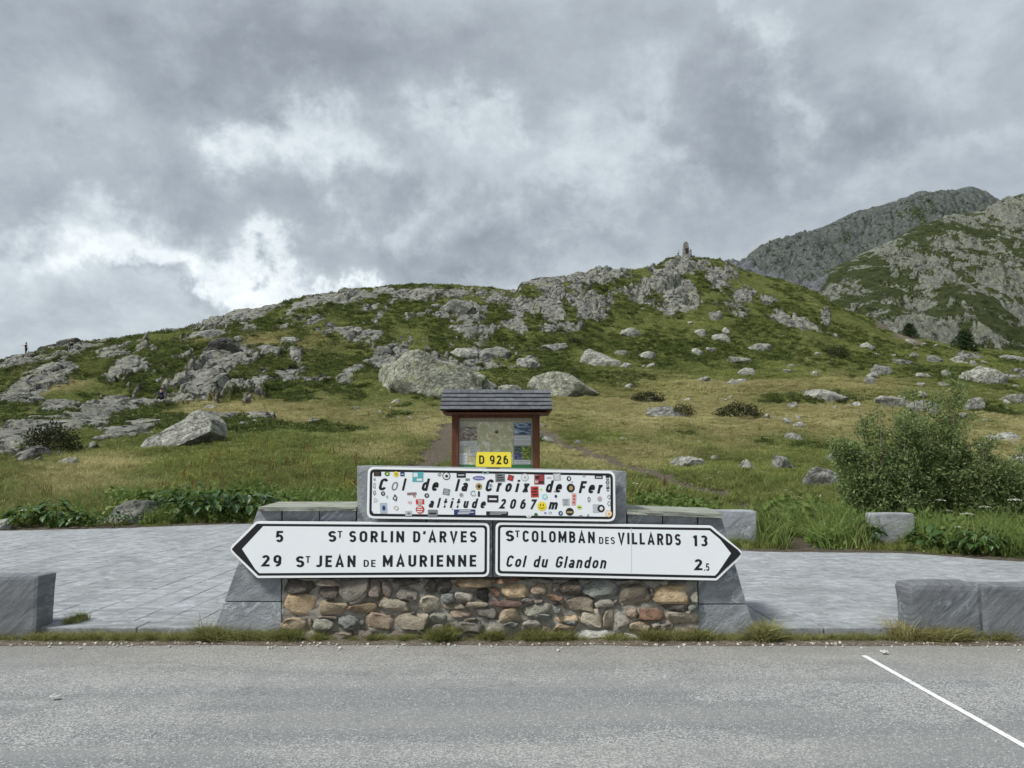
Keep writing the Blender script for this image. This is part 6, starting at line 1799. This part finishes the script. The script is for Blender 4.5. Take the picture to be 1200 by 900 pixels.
# ------------------------------------------------------------------ hogweed: white umbels at the right
def hogweed(px, py, h_px, label, seed):
    P = hit(px, py); s_ = P.y / F; H_ = h_px * s_; r = random.Random(seed)
    root = empty('hogweed', P, label=label, cat='flowering plant', group='white flowered plants right of the pale block')
    bm = bmesh.new(); lx = r.uniform(-.08, .08)
    tube_bm(bm, [(0, 0, 0), (lx * .4, 0, H_ * .5), (lx, 0, H_)], [.012, .009, .005], 5)
    for q in range(12):
        a = q / 12 * 6.283; tube_bm(bm, [(lx, 0, H_), (lx + math.cos(a) * .07, math.sin(a) * .07, H_ + .05)], .003, 3)
    link('stem', bm_mesh(bm, 'stem'), root, M_STALK)
    bm = bmesh.new()
    for q in range(60):
        a = r.uniform(0, 6.283); d_ = .11 * math.sqrt(r.random()); s = .016
        c = Vector((lx + math.cos(a) * d_, math.sin(a) * d_, H_ + .055 - d_ * d_ * 2 + r.uniform(-.006, .006)))
        n_ = 5; vs = [bm.verts.new(c + Vector((math.cos(k_ * 6.283 / n_) * s, math.sin(k_ * 6.283 / n_) * s, r.uniform(-.004, .004)))) for k_ in range(n_)]
        bm.faces.new(vs)
    link('flower_head', bm_mesh(bm, 'flower_head'), root, M_UMB)
    for q in range(4):
        o = link('leaf', LEAVES[q], root); a = r.uniform(0, 6.283); o.location = (math.cos(a) * .02, math.sin(a) * .02, H_ * r.uniform(.25, .7)); o.rotation_euler = (r.uniform(-.3, .5), 0, a); o.scale = (.2, .22, .2)
for i, (px, py, h_, lb) in enumerate(((1103, 632, 42, 'white flower head left of the others, low against the big bush'), (1112, 632, 30, 'lower white flower head at left, under the first'), (1152, 636, 38, 'white flower head standing highest at the right part of the bush'), (1140, 640, 34, 'greenish white flower head between the left and the highest one'), (1125, 645, 24, 'pale flower head low above the plaza edge right of the block'), (1196, 640, 50, 'white flower head at the right frame edge'), (1010, 634, 16, 'small pale flower cluster beside the pale upright block'))):
    hogweed(px, py, h_, lb, 300 + i)

# ------------------------------------------------------------------ bushes and trees
def b_fol(g0, g1, tr_=.3):
    def f(nt, b):
        t = nt.attr('tone')
        c = nt.mix(t, g0, g1)
        tr = nt.add('ShaderNodeBsdfTranslucent'); nt.put(tr.inputs[0], c)
        ms = nt.add('ShaderNodeMixShader'); ms.inputs[0].default_value = tr_
        nt.l.new(b.outputs[0], ms.inputs[1]); nt.l.new(tr.outputs[0], ms.inputs[2])
        nt.l.new(ms.outputs[0], [q for q in nt.n if q.type == 'OUTPUT_MATERIAL'][0].inputs[0])
        return c
    return f
M_WILL = new_mat('willow_leaves', b_fol((.06, .09, .026), (.27, .34, .13), .45), .55, .3)
M_CONI = new_mat('conifer_needles', b_fol((.018, .034, .012), (.055, .085, .028), .2), .7, .2)
M_JUN = new_mat('juniper_needles', b_fol((.018, .026, .010), (.07, .075, .028), .2), .7, .2)
M_BARK = new_mat('bark', lambda nt, b: nt.ramp(nt.noise(nt.objvec(), 20, 5, .7), [(.3, (.05, .04, .03)), (.7, (.16, .13, .10))]), .9, .1)
def leaves_at(C, size, seed, out=None, narrow=.3, up=.3):
    r = np.random.RandomState(seed); n = len(C)
    a = r.randn(n, 3) * .8; a[:, 2] += up
    if out is not None: a += out
    a /= np.linalg.norm(a, axis=1)[:, None]
    b_ = np.cross(a, r.randn(n, 3)); b_ /= np.linalg.norm(b_, axis=1)[:, None]
    s = (size * (.6 + .8 * r.rand(n)))[:, None]
    V = np.stack([C, C + a * s * .5 + b_ * s * narrow, C + a * s, C + a * s * .5 - b_ * s * narrow], 1).reshape(-1, 3)
    Fc = np.arange(4 * n).reshape(n, 4)
    return V, Fc
def bush(name, label, cat, base, stems_, size, nper, seed, mat, bark=M_BARK, spread=.17, narrow=.17):
    """stems_: list of (dx, dy, h, lean_x) branches in metres; leaves sit along forking twigs"""
    r = random.Random(seed); rn = np.random.RandomState(seed)
    root = empty(name, base, label=label, cat=cat)
    bm = bmesh.new(); C = []; T = []
    for (dx, dy, h, lx) in stems_:
        p0 = Vector((dx * .35, dy * .35, -.05)); p1 = Vector((dx * .8, dy * .8, h * .45)); p2 = Vector((dx + lx, dy, h))
        tube_bm(bm, [p0, p1, p2], [.028, .018, .006], 5)
        for q in range(int(10 + h * 6)):
            t = r.uniform(.12, 1.0); c0 = p0.lerp(p1, t * 2) if t < .5 else p1.lerp(p2, t * 2 - 1)
            L = (.20 + .38 * (1 - t)) * max(.6, h * .55); a = r.uniform(0, 6.283)
            tip = c0 + Vector((math.cos(a) * L * .8, math.sin(a) * L * .8, L * r.uniform(.25, .9)))
            if q % 2 == 0: tube_bm(bm, [c0, tip], [.006, .002], 3)
            k_ = rn.rand(nper, 1); base_ = np.array(c0)[None] * (1 - k_) + np.array(tip)[None] * k_
            C.append(base_ + rn.randn(nper, 3) * spread * .42 * np.array([1, 1, .8])); tv = r.uniform(-.25, .35)
            T.append(np.clip(tv + rn.rand(nper), 0, 1))
    C = np.concatenate(C); T = np.concatenate(T)
    keepm = C[:, 2] > .02; C = C[keepm]; T = T[keepm]
    V, Fc = leaves_at(C, size, seed, narrow=narrow)
    link('branches', bm_mesh(bm, 'branches'), root, bark)
    m_ = np_mesh('foliage', V, Fc); set_attr(m_, 'tone', np.repeat(T, 4))
    link('foliage', m_, root, mat)
    return root
rb = random.Random(9)
def stems_for(w, h, n, top):
    out_ = []
    for i in range(n):
        x = rb.uniform(-1, 1); hh = h * (.45 + .55 * top(x)) * rb.uniform(.62, 1.05)
        out_.append((x * w / 2, rb.uniform(-.35, .35) * w * .45, hh, rb.uniform(-.15, .25) * .5))
    return out_
for (px, py, w_, h_, n, top, lb, sd) in (
    (1052, 628, 112, 146, 24, lambda x: 1 - abs(x + .1) ** 2 * .35, 'tall airy willow bush, left half of the big green thicket on the right', 1),
    (1112, 628, 84, 178, 20, lambda x: 1 - abs(x + .2) ** 2 * .8, 'tallest willow bush, its thin top reaching above the pale rocks', 2),
    (1160, 632, 110, 112, 22, lambda x: 1 - abs(x) * .3, 'rounded lower willow bush at the right of the thicket', 3),
    (1225, 634, 90, 92, 16, lambda x: 1 - abs(x) * .3, 'low bush cut off by the right frame edge', 4),
    (1010, 600, 60, 62, 12, lambda x: 1 - abs(x) * .4, 'small leafy bush left of the willows beside the jagged rock', 5)):
    P = hit(px, py); s_ = P.y / F
    bush('willow_bush', lb, 'bush', P, stems_for(w_ * s_, h_ * s_, n, top), .07, 58, 400 + sd, M_WILL)
for (px, py, w_, h_, lb, sd) in (
    (60, 527, 62, 30, 'dark brownish juniper mound against the near left rock slab', 1),
    (866, 489, 54, 16, 'low dark green mound alone on the dry grass of the mid slope', 2),
    (800, 488, 30, 15, 'dark shrub hugging the right side of the grey boulder', 3),
    (758, 472, 44, 12, 'low dark shrub behind the grey boulder on dry grass', 4),
    (981, 419, 30, 14, 'brownish dark shrub on the right slope below the ridge', 5),
    (672, 403, 22, 7, 'reddish low shrub beside the grey rock on the upper slope', 6)):
    P = hit(px, py); s_ = P.y / F; W_, H_ = w_ * s_ / 2, h_ * s_
    root = empty('juniper_shrub', P, label=lb, cat='shrub')
    r = np.random.RandomState(500 + sd); n = int(2600 if sd == 1 else 1500)
    v = r.randn(n, 3); v /= np.linalg.norm(v, axis=1)[:, None]; v[:, 2] = np.abs(v[:, 2])
    rad = (.55 + .45 * r.rand(n)) * (1 + .22 * np.sin(v[:, 0] * 6 + sd) * np.cos(v[:, 1] * 5))
    C = v * rad[:, None] * np.array([W_, W_ * .8, H_])
    V, Fc = leaves_at(C, max(.10, W_ * .09), sd, out=v * .8)
    m_ = np_mesh('foliage', V, Fc); set_attr(m_, 'tone', np.repeat(r.rand(n), 4)); link('foliage', m_, root, M_JUN)
    bm = bmesh.new()
    for q in range(7): a = q * .9; tube_bm(bm, [(0, 0, -.1), (math.cos(a) * W_ * .7, math.sin(a) * W_ * .5, H_ * .6)], [.03, .01], 4)
    link('branches', bm_mesh(bm, 'branches'), root, M_BARK)
def conifer(px, py, w_, h_, label, seed, Y=None):
    P = hit(px, py) if Y is None else at(px, py, Y); s_ = P.y / F; W_, H_ = w_ * s_ / 2, h_ * s_
    root = empty('spruce_tree', P, label=label, cat='tree')
    bm = bmesh.new(); tube_bm(bm, [(0, 0, -.4), (0, 0, H_ * .95)], [W_ * .09, W_ * .015], 6); link('trunk', bm_mesh(bm, 'trunk'), root, M_BARK)
    r = np.random.RandomState(seed); n = 5200
    nb = 42; bi = r.randint(0, nb, n); bh = np.linspace(.06, .93, nb)[bi]; ba = (np.arange(nb) * 2.4)[bi] + r.randn(n) * .16
    bl = (1.35 * W_ * (1 - bh) ** .5 * (.65 + .5 * r.rand(nb)[bi])); t = r.rand(n) ** .7
    x = np.cos(ba) * bl * t; y = np.sin(ba) * bl * t; z = bh * H_ + bl * t * .10 - (t ** 2) * bl * .28 + r.randn(n) * .05 * H_ * .3
    V, Fc = leaves_at(np.stack([x, y, z], -1), W_ * .13, seed, narrow=.22)
    m_ = np_mesh('crown', V, Fc); set_attr(m_, 'tone', np.repeat(r.rand(n), 4)); link('crown', m_, root, M_CONI)
conifer(1131, 411, 28, 24, 'dark spread spruce at the foot of the mountain, right one of two', 1)
conifer(1066, 395, 19, 17, 'round dark little spruce at the foot of the mountain, left one of two', 2)
def on_mountain(px, py, lo=200, hi=420):
    return at(px, py, float(np.interp(px, [960, 1040, 1172, 1200], [262, 300, 345, 360])))
# ------------------------------------------------------------------ monument on the summit
def crest_pt(px, dy=0.0, top=None):
    a, dy_, dz_ = ray(px, 305); u = a / dy_
    y = float(np.interp(u, ucs, cy_)) + dy
    return Vector((u * y, y, float(height(np.array([u * y]), np.array([y]))[0])))
P = crest_pt(804, -1.0)
s_ = P.y / F
top_z = at(804, 284.2, P.y).z
P.z = min(P.z, at(804, 303, P.y).z)
Hm = top_z - P.z
mon = empty('summit_monument', P, label='small tapered stone monument with dark niche on the summit', cat='monument')
bm = bmesh.new()
def ring(z, w, d): return [bm.verts.new((x * w / 2, y * d / 2, z)) for x, y in ((-1, -1), (1, -1), (1, 1), (-1, 1))]
rs = [ring(0, 10.5 * s_, 1.7), ring(Hm * .12, 9.6 * s_, 1.5), ring(Hm * .13, 8 * s_, 1.2), ring(Hm * .5, 6.8 * s_, 1.05), ring(Hm * .9, 5.4 * s_, .9), ring(Hm * 1.0, 4.0 * s_, .7)]
for a, c in zip(rs[:-1], rs[1:]):
    for k_ in range(4): bm.faces.new((a[k_], a[(k_ + 1) % 4], c[(k_ + 1) % 4], c[k_]))
bm.faces.new(rs[0][::-1]); bm.faces.new(rs[-1])
bmesh.ops.bevel(bm, geom=list(bm.edges), offset=.05, segments=2, affect='EDGES')
link('pillar', bm_mesh(bm, 'pillar'), mon, M_BO['grey'])
box('niche', -1.3 * s_, 1.5 * s_, -.66, -.50, Hm * .22, Hm * .60, flat('niche_dark', (.03, .02, .02), .8), mon, .02)
box('crest_stone', -1.5 * s_, 1.5 * s_, -.30, .30, Hm * .98, Hm * 1.03, M_BO['grey'], mon, .02)
P = crest_pt(843.5, -.2)
cairn = empty('cairn', P, label='tiny upright marker stone on the ridge right of the summit', cat='marker stone')
box('marker_stone', -.18, .18, -.15, .15, -.3, .62, M_BO['grey'], cairn, .05)
box('cap_stone', -.25, .25, -.2, .2, .621, .74, M_BO['pale'], cairn, .03)

# ------------------------------------------------------------------ people
SKIN = flat('skin', (.42, .26, .18), .6)
def person(label, P, J, E, mats, head, hair_c, face_dir, rz=0, scale=1.0, extra=None):
    """J: joint name -> ((x, y, z), radius); E: edges; mats: joint -> material; one skinned body, hair and clothing as children"""
    root = empty('person', P, rz, label=label, cat='person')
    names = list(J)
    me_ = bpy.data.meshes.new('body')
    me_.from_pydata([Vector(J[n][0]) * scale for n in names], [(names.index(a), names.index(b_)) for a, b_ in E], [])
    o = bpy.data.objects.new('body', me_); COL.objects.link(o)
    md = o.modifiers.new('skin', 'SKIN'); md.use_smooth_shade = True
    for i, n in enumerate(names):
        sv = me_.skin_vertices[0].data[i]; q = J[n][1] * scale
        sv.radius = (q, q); sv.use_root = (n == 'pelvis')
    o.modifiers.new('sub', 'SUBSURF').levels = 1
    o.modifiers['sub'].render_levels = 1
    m2 = bpy.data.meshes.new_from_object(o.evaluated_get(bpy.context.evaluated_depsgraph_get()))
    bpy.data.objects.remove(o)
    ml = [SKIN] + sorted({m for m in mats.values() if m is not SKIN}, key=lambda m: m.name)
    m2.materials.clear()
    for m in ml: m2.materials.append(m)
    segs = [(Vector(J[a][0]) * scale, Vector(J[b_][0]) * scale, mats.get(b_, mats.get(a, SKIN))) for a, b_ in E]
    for p in m2.polygons:
        c = p.center; best = None
        for a, b_, m in segs:
            ab = b_ - a; t = max(0, min(1, (c - a).dot(ab) / max(1e-6, ab.length_squared))); d_ = (c - a - ab * t).length
            if best is None or d_ < best[0]: best = (d_, m)
        p.material_index = ml.index(best[1]); p.use_smooth = True
    m2.name = 'body'
    link('body', m2, root)
    # hair cap, nose and ears
    hc = Vector(J['head'][0]) * scale; hr = J['head'][1] * scale * 1.06
    bm = bmesh.new(); bmesh.ops.create_icosphere(bm, subdivisions=2, radius=hr)
    fd = Vector(face_dir).normalized()
    bmesh.ops.delete(bm, geom=[v for v in bm.verts if v.co.dot(fd) > hr * .35 and v.co.z < hr * .45 or v.co.z < -hr * .55], context='VERTS')
    for v in bm.verts: v.co = v.co * 1.04 + hc + Vector((0, 0, .015)) - fd * .012
    link('hair', bm_mesh(bm, 'hair', True), root, flat('hair_colour', hair_c, .7))
    bm = bmesh.new(); bmesh.ops.create_icosphere(bm, subdivisions=1, radius=.02 * scale)
    for v in bm.verts: v.co += hc + fd * hr * 1.0
    link('nose', bm_mesh(bm, 'nose', True), root, SKIN)
    return root
def stand(lean=0.0, larm=None, rarm=None, lleg=None, rleg=None):
    J = dict(pelvis=((0, 0, .92), .14), waist=((lean * .3, 0, 1.06), .125), chest=((lean * .7, 0, 1.28), .15), neck=((lean, 0, 1.46), .055), head=((lean * 1.15, 0, 1.60), .10))
    larm = larm or [(lean * .9, -.20, 1.40), (lean * .9 - .02, -.26, 1.14), (lean * .9 + .05, -.27, .90)]
    rarm = rarm or [(lean * .9, .20, 1.40), (lean * .9 - .02, .26, 1.14), (lean * .9 + .05, .27, .90)]
    lleg = lleg or [(0, -.10, .86), (.02, -.11, .48), (0, -.11, .08), (.16, -.12, .03)]
    rleg = rleg or [(0, .10, .86), (.02, .11, .48), (0, .11, .08), (.16, .12, .03)]
    for s, A_, L_ in (('l', larm, lleg), ('r', rarm, rleg)):
        J[s + 'sho'] = (A_[0], .062); J[s + 'elb'] = (A_[1], .044); J[s + 'wri'] = (A_[2], .03)
        d_ = (Vector(A_[2]) - Vector(A_[1])).normalized(); J[s + 'hand'] = (tuple(Vector(A_[2]) + d_ * .09), .034)
        J[s + 'hip'] = (L_[0], .095); J[s + 'kne'] = (L_[1], .062); J[s + 'ank'] = (L_[2], .042); J[s + 'toe'] = (L_[3], .036)
    E = [('pelvis', 'waist'), ('waist', 'chest'), ('chest', 'neck'), ('neck', 'head')]
    for s in 'lr': E += [('chest', s + 'sho'), (s + 'sho', s + 'elb'), (s + 'elb', s + 'wri'), (s + 'wri', s + 'hand'), ('pelvis', s + 'hip'), (s + 'hip', s + 'kne'), (s + 'kne', s + 'ank'), (s + 'ank', s + 'toe')]
    return J, E
def dress(top, bottom, shoe, sleeves=True, shorts=False):
    m = {n: top for n in ('waist', 'chest', 'lsho', 'rsho', 'lelb', 'relb')}
    m.update({n: bottom for n in ('pelvis', 'lhip', 'rhip', 'lkne', 'rkne')})
    for s in 'lr':
        m[s + 'wri'] = top if sleeves else SKIN; m[s + 'hand'] = SKIN; m[s + 'ank'] = SKIN if shorts else bottom; m[s + 'toe'] = shoe
    m['neck'] = SKIN; m['head'] = SKIN
    return m
BLK = flat('black_cloth', (.012, .013, .018), .8); NAV = flat('navy_cloth', (.015, .022, .06), .8); GRYC = flat('grey_cloth', (.22, .23, .25), .8); LGT = flat('light_cloth', (.50, .50, .52), .8); DRK = flat('dark_grey_cloth', (.04, .042, .05), .8); SHOE = flat('pale_shoe', (.45, .42, .38), .7)
# walking on the left skyline, arm stretched out to the left
a, dy_, dz_ = ray(30, 420); u = a / dy_
yv = float(np.interp(u, ucs, cy_)) - 5.0
P = Vector((u * yv, yv, 0)); P.z = float(height(np.array([P.x]), np.array([P.y]))[0]) - .03
J, E = stand(.06, larm=[(.08, -.18, 1.40), (.36, -.20, 1.30), (.62, -.20, 1.40)], rarm=[(.03, .20, 1.38), (-.18, .24, 1.14), (-.34, .24, .92)], lleg=[(.02, -.10, .86), (.14, -.11, .48), (.08, -.11, .08), (.24, -.12, .04)], rleg=[(0, .10, .86), (-.06, .11, .47), (-.24, .11, .10), (-.10, .12, .03)])
person('person in black walking along the left skyline with one arm stretched forward', P, J, E, dress(BLK, BLK, SHOE, False, True), None, (.01, .01, .01), (1, 0, 0), rz=math.pi)
# crouching on the left skyline rock
def sit(h=.42):
    J, E = stand(.12)
    J['pelvis'] = ((0, 0, h), .15); J['waist'] = ((.03, 0, h + .14), .13); J['chest'] = ((.12, 0, h + .36), .15); J['neck'] = ((.18, 0, h + .53), .055); J['head'] = ((.21, 0, h + .67), .10)
    for s, q in (('l', -1), ('r', 1)):
        J[s + 'hip'] = ((.06, q * .11, h - .02), .10); J[s + 'kne'] = ((.46, q * .13, h + .04), .065); J[s + 'ank'] = ((.44, q * .13, .08), .045); J[s + 'toe'] = ((.60, q * .13, .04), .036)
        J[s + 'sho'] = ((.14, q * .20, h + .47), .062); J[s + 'elb'] = ((.26, q * .24, h + .22), .045); J[s + 'wri'] = ((.42, q * .16, h + .12), .03); J[s + 'hand'] = ((.48, q * .12, h + .10), .034)
    return J, E
a, dy_, dz_ = ray(83.5, 405); u = a / dy_; yv = float(np.interp(u, ucs, cy_)) - 7.0
P = at(83.5, 410.5, yv); P.z = float(height(np.array([P.x]), np.array([P.y]))[0]) - .03
J, E = sit(.5)
person('person in dark top sitting on the rocks of the left skyline', P, J, E, dress(BLK, GRYC, SHOE), None, (.01, .01, .01), (1, 0, 0), rz=-math.pi * .42)
P = hit(192.5, 469.5); P.y -= .4; P.z = at(192.5, 469.8, P.y).z
J, E = sit(.22)
person('person in navy sitting at the foot of the broken rocks on the left', P, J, E, dress(NAV, BLK, BLK), None, (.01, .01, .012), (1, 0, 0), rz=-math.pi / 2)
P = crest_pt(810, -3.0)
J, E = stand(-.10, larm=[(-.06, -.20, 1.40), (.12, -.38, 1.30), (.10, -.22, 1.52)], rarm=[(-.06, .20, 1.40), (-.26, .26, 1.36), (-.45, .22, 1.42)])
person('person in dark trousers leaning against the right side of the summit monument', P, J, E, dress(DRK, NAV, BLK, False), None, (.02, .015, .01), (-1, 0, 0), rz=0)
P = crest_pt(795, -2.6)
J, E = stand(0)
person('person in pale top standing left of the summit monument', P, J, E, dress(LGT, DRK, DRK), None, (.05, .04, .03), (1, 0, 0), rz=-math.pi / 2, scale=.92)

# ------------------------------------------------------------------ thin cloud touching the far ridge
def b_mist(name, dens, seed):
    m = bpy.data.materials.new(name); m.use_nodes = True; nt = NT(m.node_tree)
    nt.n.remove(nt.n['Principled BSDF'])
    o = [n for n in nt.n if n.type == 'OUTPUT_MATERIAL'][0]
    P = nt.add('ShaderNodeTexCoord').outputs['Object']
    r_ = nt.add('ShaderNodeVectorMath', operation='LENGTH'); nt.put(r_.inputs[0], P)
    n = nt.noise(nt.vmath('ADD', P, (seed, 0, 0)), 2.2, 5, .6, .5)
    f = nt.math('MULTIPLY', nt.smooth(r_.outputs[1], 1.0, .15), nt.smooth(n, .40, .66))
    v = nt.add('ShaderNodeVolumePrincipled'); nt.put(v.inputs['Color'], (.95, .96, .97)); nt.put(v.inputs['Density'], nt.math('MULTIPLY', f, dens))
    nt.l.new(v.outputs[0], o.inputs['Volume'])
    return m
for i, (px, py, rx, ry, rot, dn, lb) in enumerate(((893, 292, 36, 9, -26, .22, 'thin wisp of cloud hanging on the left end of the far ridge'), (1024, 246, 34, 7, -14, .16, 'thin wisp of cloud touching the middle of the far ridge'))):
    Y = 1215 if i == 0 else 1255
    c = at(px, py, Y); s_ = Y / F
    bm = bmesh.new(); bmesh.ops.create_icosphere(bm, subdivisions=3, radius=1)
    o = link('cloud_wisp', bm_mesh(bm, 'cloud_wisp', True), None, b_mist('mist_%d' % i, dn, i * 7.0))
    o.location = c; o.scale = (rx * s_, 45, ry * s_); o.rotation_euler = (0, R(rot), 0)
    tag(o, lb, 'cloud', kind='stuff')
